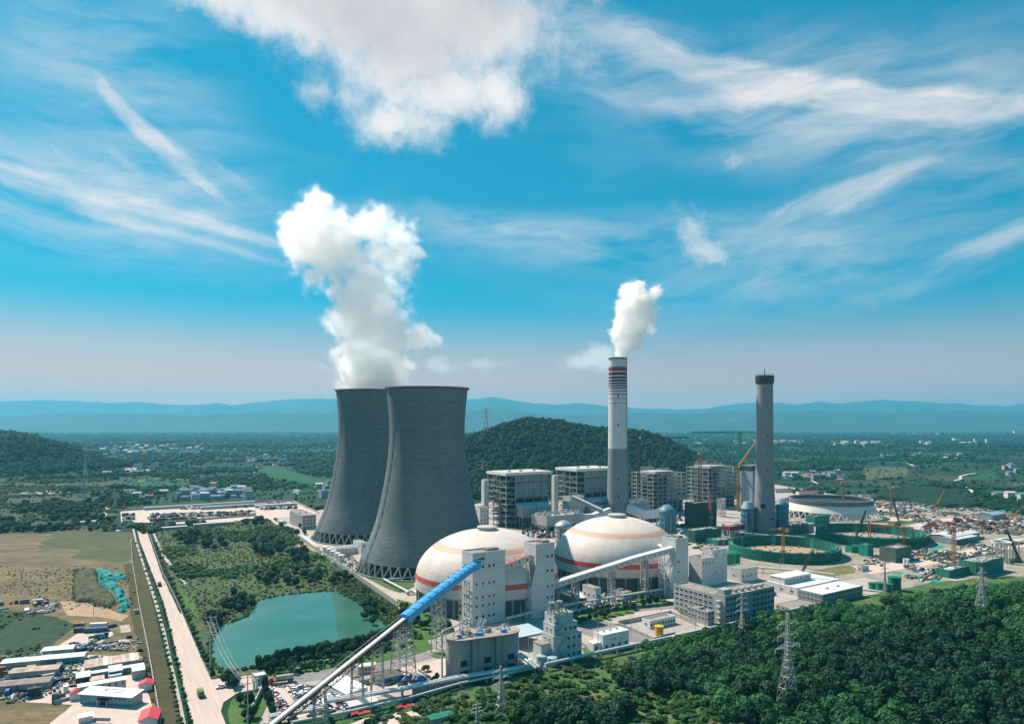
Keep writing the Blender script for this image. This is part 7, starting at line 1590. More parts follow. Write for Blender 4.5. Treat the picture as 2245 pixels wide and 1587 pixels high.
for px, py, lb in ((770, 1577, 'long bright red awning below the car park, left one'), (868, 1562, 'bright red awning below the car park, right one')):
    C = G(px, py); t = thing('red_awning', lb, 'awning', C, ANG - R(12))
    for k in range(5): b = MB(); u_ = .35 * math.sin(k * 2.3); b.add([(q_[0], q_[1] + u_, q_[2] + .4 * u_) for q_ in [(1.6 * k, 0, 2.0), (1.6 * k + 1.5, 0, 2.0), (1.6 * k + 1.5, 1.1, 2.5), (1.6 * k, 1.1, 2.5), (1.6 * k, 2.2, 2.0), (1.6 * k + 1.2, 2.2, 2.0)]], [(0, 1, 2, 3), (3, 2, 5, 4)]); b.build('canopy', mat('bright_red_canvas', (.70, .03, .05), .7), t)
    for x in (.1, 7.9): b = MB(); b.bar((x, .1, 0), (x, .1, 2), .12); b.bar((x, 2.1, 0), (x, 2.1, 2), .12); b.build('post', M_steel, t)
shed('small_shed', 'small shed with a green edged roof at the lower edge of the scrub', 'shed', G(945, 1592), 10, 4, 2.6, .4, M_wall, M_tankg, nsheet=4)

# ------------------------------------------------------------------ the scrap yard and offices at the lower left
shed('rusty_shed', 'long shed with a patched rusty sheet roof in the scrap yard', 'shed', Vector((-206.8, 331, 0)), 23.5, 9, 4, 1.0, M_grey, [M_rust, M_rust, mat('pale_rust', (.55, .42, .34), .8, .25, .3), M_rust, M_wroof, mat('pale_rust', (), .8)], mono=True, nsheet=12)
shed('lean_to', 'narrow white and dark lean-to in front of the rusty shed', 'shed', Vector((-201, 326.5, 0)), 18, 2.2, 3, .3, M_blued, M_wroof, mono=True, nsheet=5)
shed('canopy_shed', 'pale canopy at the left end of the scrap yard rows', 'shed', G(166, 1503), 6, 6, 3.4, .8, M_blued, M_lroof, open_front=True, mono=True, nsheet=3); shed('canopy_shed', 'curved canopy with a blue patch in the middle of the scrap yard', 'shed', G(238, 1490), 6, 6.5, 3.6, .9, M_grey, [mat('pale_blue_roof', (), .5), M_lroof, M_lroof], open_front=True, mono=True, nsheet=3)
shed('white_ribbed_shed', 'white ribbed shed near the field wall', 'shed', G(290, 1491), 5.6, 8, 4.2, .7, M_stl2, M_wroof, mono=True, nsheet=3); shed('flat_shed', 'flat pink-grey roof behind the two storey office', 'shed', G(197, 1503), 6, 4, 2.2, .4, M_grey, mat('pale_rust', (), .8), mono=True, nsheet=3); shed('flat_shed', 'flat grey sheet roof left of the white ribbed shed', 'shed', G(238, 1494), 5.5, 3.4, 2.4, .4, M_grey, mat('blue_grey_sheet', (), .5), mono=True, nsheet=2)
stacks([(192, 1466), (280, 1458), (285, 1482), (190, 1488)], 34, 21, (2, 1, 6, 2, 1, 3, 0, 0), 'bundle of poles or boards between the scrap yard sheds', (2.5, 6), (.5, 2), 'bundles in the scrap yard')
stacks([(150, 1480), (200, 1496), (190, 1520), (150, 1515)], 14, 22, (3, 1, 4, 2, 1, 4, 0, 0), 'bundle left of the two storey office', (2.5, 6), (.5, 2), 'bundles in the scrap yard')
stacks([(0, 1462), (110, 1440), (150, 1480), (150, 1540), (0, 1540)], 46, 23, (4, 2, 2, 3, 3, 5, 1, 0), 'heap of scrap or covered goods at the far left of the yard', (3, 9), (.8, 3), 'heaps at the far left')
stacks([(-20, 1320), (110, 1325), (110, 1342), (-20, 1345)], 18, 24, (3, 1, 2, 4, 1, 4, 0, 0), 'pale or dark junk pile on the weedy land at the left edge', (3, 9), (.8, 2.5), 'junk piles on the weedy land')
stacks([(255, 1396), (300, 1400), (310, 1428), (270, 1425)], 12, 25, (3, 1, 3, 4, 0, 2, 0, 0), 'pale slab stack on the grass by the field wall', (2, 5), (.3, 1), 'slabs by the field wall')
for px, py, L_, m_, m2, lb in ((20, 1492, 20, M_stl2, M_rust, 'rusty roofed shed at the far left beside the scrap heaps'), (84, 1462, 20, M_blued, MATS['light_grey_roof'], 'long pale roof behind the blue roofed one at the left'), (2, 1470, 17, M_grey, mat('pale_blue_roof', (), .5), 'shed with a pale blue roof at the left edge'), (-5, 1522, 20, M_grey, M_groof, 'gravel-dark roofed shed at the left edge of the yard'), (92, 1442, 14, M_grey, M_lroof, 'grey roof at the top of the pale yard strip')): shed('yard_shed', lb, 'shed', G(px, py), L_, 7, 3.5, .8, m_, m2, nsheet=6, rz=ANG - R(15))
Cw = Vector((-192.4, 303.6, 0)); t = block('site_office', 'white two storey site office with a slanting white roof', 'office', (Cw, 18.5, 4.2, 5.2), wall=M_white, rows=(1.5, 3.9), nf=7, nl=1, ww=1.1, wh=1.1, storeys=2, top=M_wroof, par=.15, units=0)
b = MB(); b.box(-.4, 18.9, -.6, 4.6, 5.36, 5.5); b.build('roof_sheet', M_white2, t)
hl_ = G(174, 1543); rzh = R(-9); Lh = 25.6; t = thing('glass_hall', 'long white-roofed hall with a blue glass front and lettering on its roof', 'hall', (hl_.x, hl_.y, .3), rzh); b = MB(); b.box(.1, Lh - .1, .4, 6.6, 0, 4.2); b.build('wall', M_grey, t)
for k in range(16): b = MB(); x = Lh * k / 16; b.box(x + .05, x + Lh / 16 - .05, .2, .38, .2, 4.0); b.build('glass_panel', M_blued, t)
for k in range(7): b = MB(); x = 9 + 2.1 * k; b.cyl((x, -.1, 3.0), (x, .19, 3.0), .45, 12); b.build('round_window', M_glass, t)
b = MB(); b.add([(-.5, -.7, 4.21), (Lh + .5, -.7, 4.21), (Lh + .5, 7.2, 4.9), (-.5, 7.2, 4.9), (-.5, -.7, 4.45), (Lh + .5, -.7, 4.45), (Lh + .5, 7.2, 5.14), (-.5, 7.2, 5.14)], [(3, 2, 1, 0), (4, 5, 6, 7), (0, 1, 5, 4), (1, 2, 6, 5), (2, 3, 7, 6), (3, 0, 4, 7)]); b.build('roof', M_white2, t)
b = MB(); b.box(9.5, 14.5, -1.4, .15, 2.5, 2.75); b.build('entrance_canopy', M_blk, t); b = MB(); b.box(10.2, 13.8, .05, .19, .1, 2.4); b.build('door', M_dark, t); b = MB(); [b.box(x, x + .2, -1.3, -1.1, 0, 2.5) for x in (9.6, 14.2)]; b.build('canopy_post', M_white2, t)
rr = random.Random(3); M_ltr = mat('roof_lettering', (.20, .10, .09), .7); M_ltr2 = mat('pink_lettering', (.62, .30, .28), .7)
def glyph(cx, cy, s, m_, seed, nm='letter'):
    g = random.Random(seed); b = MB(); zf = lambda y: 4.45 + (y + .7) / 7.9 * .69 + .02
    def st(x0, y0, x1, y1):
        a = Vector((cx + x0 * s, cy + y0 * s, zf(cy + y0 * s))); c = Vector((cx + x1 * s, cy + y1 * s, zf(cy + y1 * s))); b.bar(a, c, .17 * s, .03)
    for y in (-.4, 0, .4): st(-.42, y, .42, y) if g.random() < .8 else None
    st(0, -.45, 0, .45)
    for x in (-.4, .4): st(x, -.42, x, .42) if g.random() < .65 else None
    if g.random() < .5: st(-.4, -.45, .1, .1)
    b.build(nm, m_, t)
b = MB(); b.box(8.9, 10.1, 4.5, 5.9, 4.99, 5.12); b.build('emblem', M_ltr2, t); b = MB(); b.box(9.0, 10.0, 3.7, 4.3, 4.92, 5.02); b.build('emblem_base', M_ltr, t)
for k in range(4): glyph(11.1 + .95 * k, 5.1, .8, M_ltr, 10 + k); glyph(15.6 + .8 * k, 4.9, .7, M_ltr, 20 + k); glyph(15.4 + 1.0 * k, 2.6, .95, M_ltr, 30 + k)
for k in range(6): glyph(9.2 + 1.05 * k, 2.6, .6, M_ltr2 if k in (3, 4) else M_ltr, 40 + k)
t = None
def red_house(px, py, L_, W_, h_, label):
    C = G(px, py); return shed('red_roofed_house', label, 'house', Vector((C.x, C.y, .2)), L_, W_, h_, 1.5, M_white, M_redroof, nsheet=3, rz=ANG + R(78))
red_house(334, 1513, 5.2, 5.6, 2.6, 'small red-roofed house beside the field wall'); red_house(344, 1596, 11, 6.6, 3.4, 'larger red-roofed house at the lower edge beside the field wall'); red_house(176, 1534, 5, 4, 2.6, 'red roof half hidden left of the glass hall')
C = G(172, 1588); shed('white_kiosk', 'small white kiosk at the lower left edge', 'kiosk', C, 5, 4, 2.6, .6, M_white, M_wroof, nsheet=1); t = thing('solar_panels', 'row of blue solar panels at the lower edge of the yard', 'solar panels', G(203, 1586), R(-4))
for k in range(8): b = MB(); b.add([(.9 * k, 0, 1.2), (.9 * k + .82, 0, 1.2), (.9 * k + .82, 1.1, 2.1), (.9 * k, 1.1, 2.1)], [(0, 1, 2, 3), (3, 2, 1, 0)]); b.build('panel', mat('solar_cell', (.06, .09, .22), .2), t)
b = MB(); b.bar((0, .9, 0), (0, .9, 1.8), .1); b.bar((7, .9, 0), (7, .9, 1.8), .1); b.build('post', M_steel, t)
def container(px, py, m_, label, L_=12): C = G(px, py); t = thing('shipping_container', label, 'container', (C.x, C.y, .25), ANG - R(20), 'containers in the scrap yard'); b = MB(); b.box(0, L_, 0, 2.4, 0, 2.7); b.build('body', m_, t); [ (lambda bb: (bb.box(L_ * (k + .2) / 12, L_ * (k + .6) / 12, -.06, 0, .15, 2.55), bb.build('rib', m_, t)))(MB()) for k in range(12)]; b = MB(); b.box(L_, L_ + .06, .1, 2.3, .1, 2.6); b.build('door', M_stl2, t)
container(161, 1388, mat('dark_blue_container', (.06, .08, .13), .6), 'dark blue container at the left of three', 7); container(196, 1378, M_white2, 'white container behind the blue one', 9); container(184, 1389, mat('navy_container', (.04, .09, .17), .6), 'long navy blue container in front of the white one', 12); container(160, 1378, MATS['red_oxide_roof'] if 'red_oxide_roof' in MATS else M_red, 'brown-red container behind the dark blue one', 6)
shed('field_hut', 'small yellow-brown hut beside the field wall', 'hut', G(294, 1346), 2.6, 2.2, 2.4, .5, M_wall, mat('ochre_roof', (.35, .25, .10), .8), nsheet=1)

# ------------------------------------------------------------------ villages on the plain
rv = random.Random(31); HW = [mat('house_' + n_, c_, .9) for n_, c_ in (('white', (.62, .60, .57)), ('cream', (.52, .46, .38)), ('grey', (.33, .34, .34)))]; HR = [mat('houseroof_' + n_, c_, .9) for n_, c_ in (('grey', (.16, .19, .21)), ('blue', (.12, .22, .32)), ('red', (.36, .15, .12)), ('pale', (.52, .49, .46)))]
_HM = {}
def hmesh(wi, ri, st_):
    k = (wi, ri, st_)
    if k not in _HM:
        h = 3.2 * st_; b = MB(); b.box(-6, 6, -4, 4, 0, h); b.cur = 1; b.add([(-6.5, -4.6, h), (6.5, -4.6, h), (6.5, 4.6, h), (-6.5, 4.6, h), (-6, 0, h + 2.2), (6, 0, h + 2.2)], [(0, 1, 5, 4), (2, 3, 4, 5), (1, 2, 5), (3, 0, 4), (3, 2, 1, 0)]); b.cur = 2
        for x in (-4, -1.4, 1.4, 4):
            for s_ in range(st_): b.box(x - .6, x + .6, -4.06, -3.9, 1 + 3.2 * s_, 2.5 + 3.2 * s_)
        _HM[k] = b.mesh('village_house', [HW[wi], HR[ri], M_glass])
    return _HM[k]
EXCL = [[G(*p) for p in q] for q in ([(603, 1138), (703, 1214), (871, 1329), (935, 1400), (545, 1587), (700, 1578), (985, 1500), (1310, 1436), (1705, 1347), (1985, 1290), (2245, 1268), (2400, 1250), (2400, 1135), (2245, 1128), (2030, 1096), (1930, 1083), (1740, 1083), (1700, 1058), (1180, 1064), (860, 1080)], [(255, 1118), (640, 1097), (705, 1127), (610, 1139), (330, 1154), (262, 1154)])]
def village(px0, px1, py0, py1, n, label, grp, wts=(5, 2, 3), rts=(5, 2, 2, 3), st=(1, 3), sc=1.0):
    for k in range(n):
        p = G(rv.uniform(px0, px1), rv.uniform(py0, py1)); w_ = rv.choices(range(3), wts)[0]; r_ = rv.choices(range(4), rts)[0]
        o = inst(hmesh(w_, r_, rv.randint(*st)), 'village_house', None, (p.x, p.y, 0), rv.uniform(-.5, .9), sc * rv.uniform(.8, 1.25)); tag(o, label, 'house', grp)
village(400, 545, 1072, 1097, 62, 'grey roofed house in the village behind the lorry yard', 'houses of the near village', (3, 1, 5), (7, 4, 1, 3)); village(270, 400, 1076, 1094, 14, 'house at the left end of the near village', 'houses of the near village', (3, 1, 5))
village(225, 445, 978, 1002, 70, 'white or blue-grey house in the distant town beside the left hill', 'houses of the distant town', (6, 2, 3), (3, 4, 2, 4), (2, 4), 1.5); village(215, 330, 1030, 1042, 10, 'white shed-like house at the foot of the left hill', 'houses below the left hill', (6, 1, 1), (1, 1, 1, 6), (1, 1), 1.6)
village(530, 640, 1002, 1014, 20, 'house in the hamlet beyond the green paddy', 'houses of the paddy hamlet'); village(1900, 2120, 996, 1008, 26, 'blue-grey house in the hamlet on the right plain', 'houses of the right hamlet', (3, 1, 4)); village(1715, 1850, 1038, 1056, 26, 'house in the hamlet behind the grey chimney', 'houses behind the grey chimney', (3, 1, 5))
village(1700, 1760, 972, 978, 14, 'tall white house far beyond the grey chimney', 'far white houses', (9, 1, 1), (1, 1, 1, 5), (3, 5), 1.6); village(1820, 1930, 972, 979, 24, 'white house in the far right town', 'far right town', (9, 2, 1), (1, 1, 3, 5), (2, 4), 1.6); village(2008, 2045, 970, 979, 8, 'white house in the far right town', 'far right town', (9, 2, 1), (1, 1, 3, 5), (2, 4), 1.6); village(2200, 2245, 1018, 1046, 10, 'house among the trees at the right edge of the plain', 'houses at the right edge', (5, 2, 2)); village(1440, 1660, 966, 980, 34, 'pale blue house in the far town beyond the cranes', 'far town beyond the cranes', (3, 1, 5), (3, 5, 1, 3), (2, 4), 1.4)
village(60, 280, 952, 965, 10, 'far house beyond the left hill', 'far houses left'); village(430, 740, 962, 1000, 16, 'scattered far farmhouse on the left plain', 'far farmhouses'); village(2185, 2245, 1085, 1098, 4, 'white farm building near the right edge', 'right farm', (8, 1, 1), st=(2, 3), sc=1.3); village(690, 722, 1062, 1080, 5, 'low house beside the grey terraced offices', 'houses by the offices')
for px, py, yt, wpx, lb in ((2096, 971, 961, 13, 'white tower block alone on the right plain'), (2138, 973, 962, 6, 'slim white tower left of the long dark housing row'), (2164, 973, 962, 6, 'slim white tower in the middle of the long dark housing row'), (2197, 969, 962, 6, 'slim white tower right in the long dark housing row'), (2226, 953, 944, 8, 'far white silo tower at the right edge')):
    Y = 183000 / (py - 930); w_ = wpx / F * Y; t = thing('tower_block', lb, 'building', at2(px, Y), .1); b = MB(); h_ = ZT(yt, Y); b.box(-w_ / 2, w_ / 2, -w_ / 3, w_ / 3, 0, h_); b.build('wall', HW[0], t); b = MB(); b.box(-w_ / 2.2, w_ / 2.2, -w_ / 3.4, w_ / 3.4, h_, h_ + 2); b.build('roof', HR[0], t)
Y = 183000 / 42.5
for k in range(9): p = at2(2143 + 11 * k, Y); t = thing('housing_slab', 'dark housing slab in the long row on the right plain', 'building', p, .08, 'long row of dark housing slabs'); b = MB(); b.box(-14, 14, -8, 8, 0, 26 + (k % 3)); b.build('wall', HW[2], t); b = MB(); b.box(-14.5, 14.5, -8.5, 8.5, 28.2, 29.5); b.build('roof', HR[0], t)
shed('white_hall', 'long low white factory left of the dark housing row', 'hall', at2(2112, 4000), 95, 40, 14, 4, HW[0], M_white, nsheet=6, rz=.1)
for k in range(8): p = at2(216 + 9 * k, 183000 / 43); t = thing('housing_block', 'dark far apartment block on the left plain', 'building', p, .1, 'far apartment blocks on the left plain'); b = MB(); b.box(-11, 11, -8, 8, 0, 34 if k > 1 else 22); b.build('wall', mat('blue_grey_render', (), .9), t); b = MB(); b.box(-6, 6, -4, 4, 34 if k > 1 else 22, 38 if k > 1 else 25); b.build('roof', HR[0], t)
shed('red_roofed_hall', 'white hall with a dark red roof behind the unfinished cooling tower, left', 'hall', G(1700, 1080), 38, 12, 5, 1.6, M_white, mat('dark_red_roof', (.28, .04, .06), .7), nsheet=6, rz=.2); shed('red_roofed_hall', 'low hall with a dark red roof behind the unfinished cooling tower, right', 'hall', G(1752, 1084), 45, 10, 4, 1.6, M_white, MATS['dark_red_roof'], nsheet=7, rz=.25)
# ------------------------------------------------------------------ vegetation
def protos(kind, n, quads, size, matl, flat, lob):
    return [crown_mesh('crown', 100 * hash_(kind) + k, quads, size, flat, lob + k % 3, matl) for k in range(n)]
def hash_(s): return sum(ord(c) * (i + 1) for i, c in enumerate(s)) % 97
CR = {'forest': protos('forest', 7, 760, .115, M_leaf, 1.0, 6), 'dark': protos('dark', 5, 700, .115, M_leafd, 1.05, 5), 'round': protos('round', 4, 260, .2, M_leaf, 1.0, 3), 'bush': protos('bush', 5, 260, .2, M_leafb, .62, 4), 'dry': protos('dry', 3, 150, .24, M_dry, .55, 4), 'poplar': protos('poplar', 3, 260, .2, M_leafd, 1.9, 4)}
TR = [trunk_mesh('trunk', k) for k in range(3)]
PROTO = {}
rt = random.Random(77)
def tree(kind, x, y, z, s, label, group, trunk=True, name='tree', cat='tree', zs=1.0):
    k = rt.randrange(len(CR[kind])); t = thing(name, label, cat, (x, y, z), rt.uniform(0, 6.28), group)
    c = inst(CR[kind][k], 'crown' if name != 'bush' else 'foliage', t, (0, 0, s * (.35 if trunk else 0)), 0, (s, s, s * zs * rt.uniform(.9, 1.15)))
    if trunk: inst(TR[k % 3], 'trunk', t, (0, 0, 0), 0, s * 1.05)
    PROTO.setdefault((kind, k), c); return t
def plist(kind): return [PROTO[q] for q in sorted(PROTO) if q[0] == kind]
def fill(poly, spacing, seed, thr=0.0, s=.02, px=True):
    w = [G(*p) for p in poly] if px else poly; x0, x1 = min(p[0] for p in w), max(p[0] for p in w); y0, y1 = min(p[1] for p in w), max(p[1] for p in w)
    X, Y = np.meshgrid(np.arange(x0, x1, spacing), np.arange(y0, y1, spacing)); r = np.random.default_rng(seed); X = X.ravel() + r.uniform(-.5, .5, X.size) * spacing; Y = Y.ravel() + r.uniform(-.5, .5, Y.size) * spacing
    m = inpoly(X, Y, w)
    if thr: m &= fbm(X, Y, s, seed) > thr
    return X[m], Y[m]
CLEAR = [(GT(1727, 1540), 5.5), (GT(2152, 1350), 3.5), (GT(1627, 1402), 2.5), (GT(1098, 1566), 3), (GT(1046, 1600), 2)]
def clear(X, Y):
    m = np.ones(len(X), bool)
    for c, r_ in CLEAR: m &= (X - c.x) ** 2 + (Y - c.y) ** 2 > r_ * r_
    return m
def hill_sd(X, Y):
    dx = X - L0.x; dy = Y - L0.y; return dx * E1.x + dy * E1.y, -(dx * E2.x + dy * E2.y)
# forest on the near hill
gx_ = np.arange(-60, 470, 4.3); gy_ = np.arange(140, 560, 4.3); X, Y = np.meshgrid(gx_, gy_); r_ = np.random.default_rng(4); X = X.ravel() + r_.uniform(-2.2, 2.2, X.size); Y = Y.ravel() + r_.uniform(-2.2, 2.2, Y.size)
S_, D_ = hill_sd(X, Y); fb = fbm(X, Y, .018, 9)
d0_ = np.interp(S_, [-200, 0, 150, 300, 380, 600], [7, 7, 8, 36, 62, 82]); vis = (np.abs(X) < Y * .80 + 8) & (D_ > d0_)
wood = np.clip((S_ + 18 + D_ * .5) / 80, 0, 1)          # forest thickens to the right, scrub to the left
isf = vis & (wood + (fb - .5) * 2.3 > .52) & clear(X, Y)
iss = vis & ~isf & clear(X, Y)
Z = front_h(X, Y); fi = np.nonzero(isf)[0]; dist = np.hypot(X[fi], Y[fi]); order = fi[np.argsort(dist)]
inview = []
for i in order:
    zc_ = Z[i] + 4; py = HZ + (H - zc_) * F / Y[i]; px = CX + X[i] / Y[i] * F
    if -10 < px < 2255 and py < 1600: inview.append(i)
    if len(inview) >= 280: break
ind = set(inview)
for n_, i in enumerate(inview):
    kd = 'dark' if fb[i] > .56 else 'forest'; s_ = rt.triangular(1.9, 5.4, 3.0); px = CX + X[i] / Y[i] * F
    where = 'below the tall forest pylon' if px < 1850 and px > 1600 else ('at the lower right of the picture' if px >= 1850 else 'where the forest meets the scrub')
    pyi = HZ + (H - Z[i] - 4) * F / Y[i]
    where = ('well left of' if px < 1560 else 'just left of' if px < 1690 else 'around the foot of' if px < 1790 else 'right of' if px < 1960 else 'far right of') + ' the tallest pylon'
    row = ' at the lower edge' if pyi > 1530 else ''
    tree(kd, X[i], Y[i], Z[i] - .3, s_, f"{'broad' if s_ > 3.7 else 'small' if s_ < 3.0 else 'middling'} {'dark' if kd == 'dark' else 'fresh green'} forest tree {where}{row}", 'forest trees on the near hill', name='forest_tree')
rest = np.array([i for i in order if i not in ind]); ro = np.random.default_rng(8)
rd = rest[fb[rest] > .56]; rf = rest[fb[rest] <= .56]
scatter('forest', np.stack([X[rf], Y[rf], Z[rf] + .7], 1), ro.triangular(1.8, 2.9, 5.4, len(rf)), plist('forest'), 1); scatter('forest', np.stack([X[rd], Y[rd], Z[rd] + .7], 1), ro.triangular(1.8, 3.0, 5.2, len(rd)), plist('dark'), 2)
ud = np.nonzero(isf)[0]
# bushes and dry shrubs of the scrub slope
si = np.nonzero(iss)[0]; q_ = fbm(X, Y, .05, 21); r0 = np.random.default_rng(5)
own = si[np.argsort(np.hypot(X[si], Y[si]))]; own = [i for i in own if abs(CX + X[i] / Y[i] * F - 1122) < 1150 and HZ + (H - Z[i] - 1) * F / Y[i] < 1600][:260]
for i in own:
    dry = q_[i] > .60; tree('dry' if dry else 'bush', X[i], Y[i], Z[i] - .1, rt.triangular(.9, 3.4, 1.5), ('straw coloured shrub' if dry else 'green bush') + (' left of the pylon in the scrub' if CX + X[i] / Y[i] * F < 1085 else ' between the scrub pylon and the forest edge' if CX + X[i] / Y[i] * F < 1300 else ' close to the forest edge below the pipeline'), 'shrubs on the scrub slope', False, 'bush', 'bush')
so_ = set(own); si = si[fbm(X[si], Y[si], .07, 33) > .42]; X2 = np.concatenate([X[[i for i in si if i not in so_]], X[si] + 1.9]); Y2 = np.concatenate([Y[[i for i in si if i not in so_]], Y[si] - 1.7]); Z2 = front_h(X2, Y2); q2 = fbm(X2, Y2, .05, 21)
k_ = q2 > .61; scatter('undergrowth', np.stack([X2[k_], Y2[k_], Z2[k_] - .1], 1), r0.triangular(.5, 1.0, 2.6, k_.sum()), plist('dry'), 3); k_ = ~k_; scatter('undergrowth', np.stack([X2[k_], Y2[k_], Z2[k_] - .1], 1), r0.triangular(.5, 1.0, 3.2, k_.sum()), plist('bush'), 4)
# trees of the pond hedge and the gardens
def line_trees(p0, p1, n, kind, s0, s1, label, group, jit=1.0, trunk=True, zs=1.0, name='hedge_tree'):
    a, c = G(*p0), G(*p1)
    for k in range(n): p = a.lerp(c, (k + .5) / n) + Vector((rt.uniform(-jit, jit), rt.uniform(-jit, jit), 0)); tree(kind, p.x, p.y, .1, rt.uniform(s0, s1), label, group, trunk, zs=zs, name='garden_tree' if 'garden' in label else name)
line_trees((563, 1470), (700, 1436), 26, 'poplar', 1.6, 2.4, 'dark upright tree in the hedge on the near pond bank', 'hedge trees on the pond bank', 1.2); line_trees((700, 1436), (862, 1394), 26, 'dark', 2.0, 3.2, 'dark bushy tree in the right half of the pond bank hedge', 'hedge trees on the pond bank', 1.5)
line_trees((575, 1474), (860, 1404), 34, 'dark', 1.6, 2.6, 'dark tree in the second row behind the pond hedge', 'second row trees behind the pond hedge', 2.2)
for r0_, (a_, c_) in enumerate((((590, 1480), (860, 1420)), ((600, 1486), (830, 1438)), ((610, 1478), (900, 1416)))): line_trees(a_, c_, 26, 'round', 1.0, 1.9, 'small round garden tree on the bright lawn beside the entrance road', 'round garden trees on the entrance lawn', 1.4)
for px, py, s_ in ((500, 1502, 3.4), (508, 1495, 3.2), (518, 1505, 3.0), (494, 1500, 2.6), (512, 1510, 2.6)): p = G(px, py); tree('dark', p.x, p.y, .1, s_, 'dark round tree in the clump left of the gatehouse', 'clump left of the gatehouse')
for px, py, s_ in ((548, 1550, 2.8), (528, 1545, 2.6), (556, 1575, 2.6), (537, 1578, 2.4)): p = G(px, py); tree('dark', p.x, p.y, .2, s_, 'dark tree on the lawn at the road junction', 'trees on the junction lawn')
for k in range(7): p = G(581 + 3.0 * k, 1518 + 9.5 * k); tree('poplar', p.x, p.y, .1, rt.uniform(1.5, 2.1), 'conical tree along the wall left of the parked cars', 'conical trees at the car park wall')
for px, py in ((930, 1472), (938, 1470), (957, 1490), (952, 1498)): p = G(px, py); tree('round', p.x, p.y, .1, 1.7, 'clipped round tree by the planter wall of the work yard', 'clipped trees of the work yard')
for k in range(46): # left row of the road
    py = 1600 - k * 9.2 if k < 30 else 1324 - (k - 30) * 8.5; px = edge_at(RL, min(py, 1595)) - 4.5; p = G(px, py)
    if k % 7 != 3: tree('round', p.x, p.y, .1, rt.uniform(.8, 1.5), 'small street tree on the left side of the main road', 'street trees along the main road', name='street_tree')
for k in range(40): py = 1590 - k * 10.2; px = edge_at(RL, min(py, 1595)) - 27 * (py - 930) / 650; p = G(px, py); tree('bush', p.x, p.y, 0, rt.uniform(.9, 1.7), 'low shrub in the second row left of the main road', 'shrubs left of the main road', False, 'bush', 'bush')
for k in range(30): py = 1486 - k * 10; px = edge_at(RR[:7], py) + 6.5; p = G(px, py); tree('round' if k % 3 else 'dark', p.x, p.y, .1, rt.uniform(1.1, 2.2), 'street tree on the right side of the main road', 'street trees along the main road', name='street_tree')
for px, py in ((1316, 1352), (1335, 1350), (1350, 1346), (1372, 1342), (1390, 1336), (1410, 1330), (1425, 1328), (1440, 1326), (1455, 1322), (1268, 1372), (1280, 1366), (1294, 1362), (1308, 1358), (1326, 1357), (1480, 1312), (1495, 1310), (1505, 1306), (1520, 1303), (1530, 1300)): p = G(px, py); tree('dark', p.x, p.y, .1, rt.uniform(2.0, 3.2), 'dark tree in the row below the dome and white gallery', 'trees below the right dome')
for k in range(44): p = G(rt.uniform(872, 1000), 0 or rt.uniform(1335, 1402)); (lambda q: tree('dark', q.x, q.y, .1, rt.uniform(1.8, 3.0), 'dark tree in the grove under the blue conveyor', 'grove under the blue conveyor'))(p) if inpoly(np.array([p.x]), np.array([p.y]), [G(*q) for q in [(872, 1330), (930, 1345), (1000, 1385), (990, 1402), (930, 1405), (880, 1370)]])[0] else None
for k in range(30): p = G(rt.uniform(640, 700), rt.uniform(1140, 1180)); tree('dark', p.x, p.y, 0, rt.uniform(2.6, 4.2), 'dark tree near the long grey office and rear cooling tower', 'trees by the long grey office') if not (630 < CX + p.x / p.y * F < 700 and False) and rt.random() < .5 and p.x < G(607, 1144).x + (855 - p.y) * .55 + 22 else None
# scrub land between the road and the towers
SCR = [(340, 1165), (430, 1150), (560, 1138), (603, 1142), (700, 1218), (868, 1333), (925, 1400), (862, 1400), (846, 1360), (790, 1318), (745, 1292), (690, 1292), (600, 1306), (552, 1318), (538, 1348), (500, 1362), (470, 1378), (452, 1392), (440, 1360), (395, 1280), (352, 1200)]
X, Y = fill(SCR, 4.2, 31); q_ = fbm(X, Y, .022, 14); r0 = np.random.default_rng(15); b1 = q_ > .56; d1 = (fbm(X, Y, .03, 44) > .62) & ~b1
scatter('undergrowth', np.stack([X[b1], Y[b1], 0 * X[b1]], 1), r0.uniform(1.2, 3.0, b1.sum()), plist('bush'), 5); scatter('undergrowth', np.stack([X[d1], Y[d1], 0 * X[d1]], 1), r0.uniform(.8, 1.7, d1.sum()), plist('dry'), 6)
m_ = ~b1 & ~d1 & (r0.random(len(X)) < .8); scatter('undergrowth', np.stack([X[m_], Y[m_], 0 * X[m_] - .1], 1), r0.uniform(.5, 1.3, m_.sum()), plist('bush'), 7)
def clump(px, py, rx, ry, n, kind, s0, s1, label, group):
    c = G(px, py)
    for k in range(n):
        a = rt.uniform(0, 6.28); r_ = math.sqrt(rt.random()); nm_ = 'waterside_tree' if 'pond' in label else 'thicket_tree'; p = G(px + rx * r_ * math.cos(a), py + ry * r_ * math.sin(a)); tree(kind, p.x, p.y, 0, rt.uniform(s0, s1), label, group, name=nm_)
clump(425, 1188, 45, 12, 20, 'dark', 3.0, 5.0, 'tall dark tree in the grove near the road end', 'grove near the road end'); clump(470, 1200, 26, 8, 8, 'dark', 3.0, 4.6, 'dark tree right of the grove near the road end', 'grove near the road end'); clump(585, 1205, 40, 20, 22, 'dark', 3.2, 5.2, 'dark tree in the thicket left of the bare soil', 'thicket left of the bare soil'); clump(655, 1225, 30, 14, 14, 'dark', 2.6, 4.2, 'dark tree in the thicket below the bare soil', 'thicket below the bare soil'); clump(560, 1150, 30, 6, 8, 'dark', 3, 4.6, 'dark tree by the lorry yard wall', 'trees by the lorry yard wall')
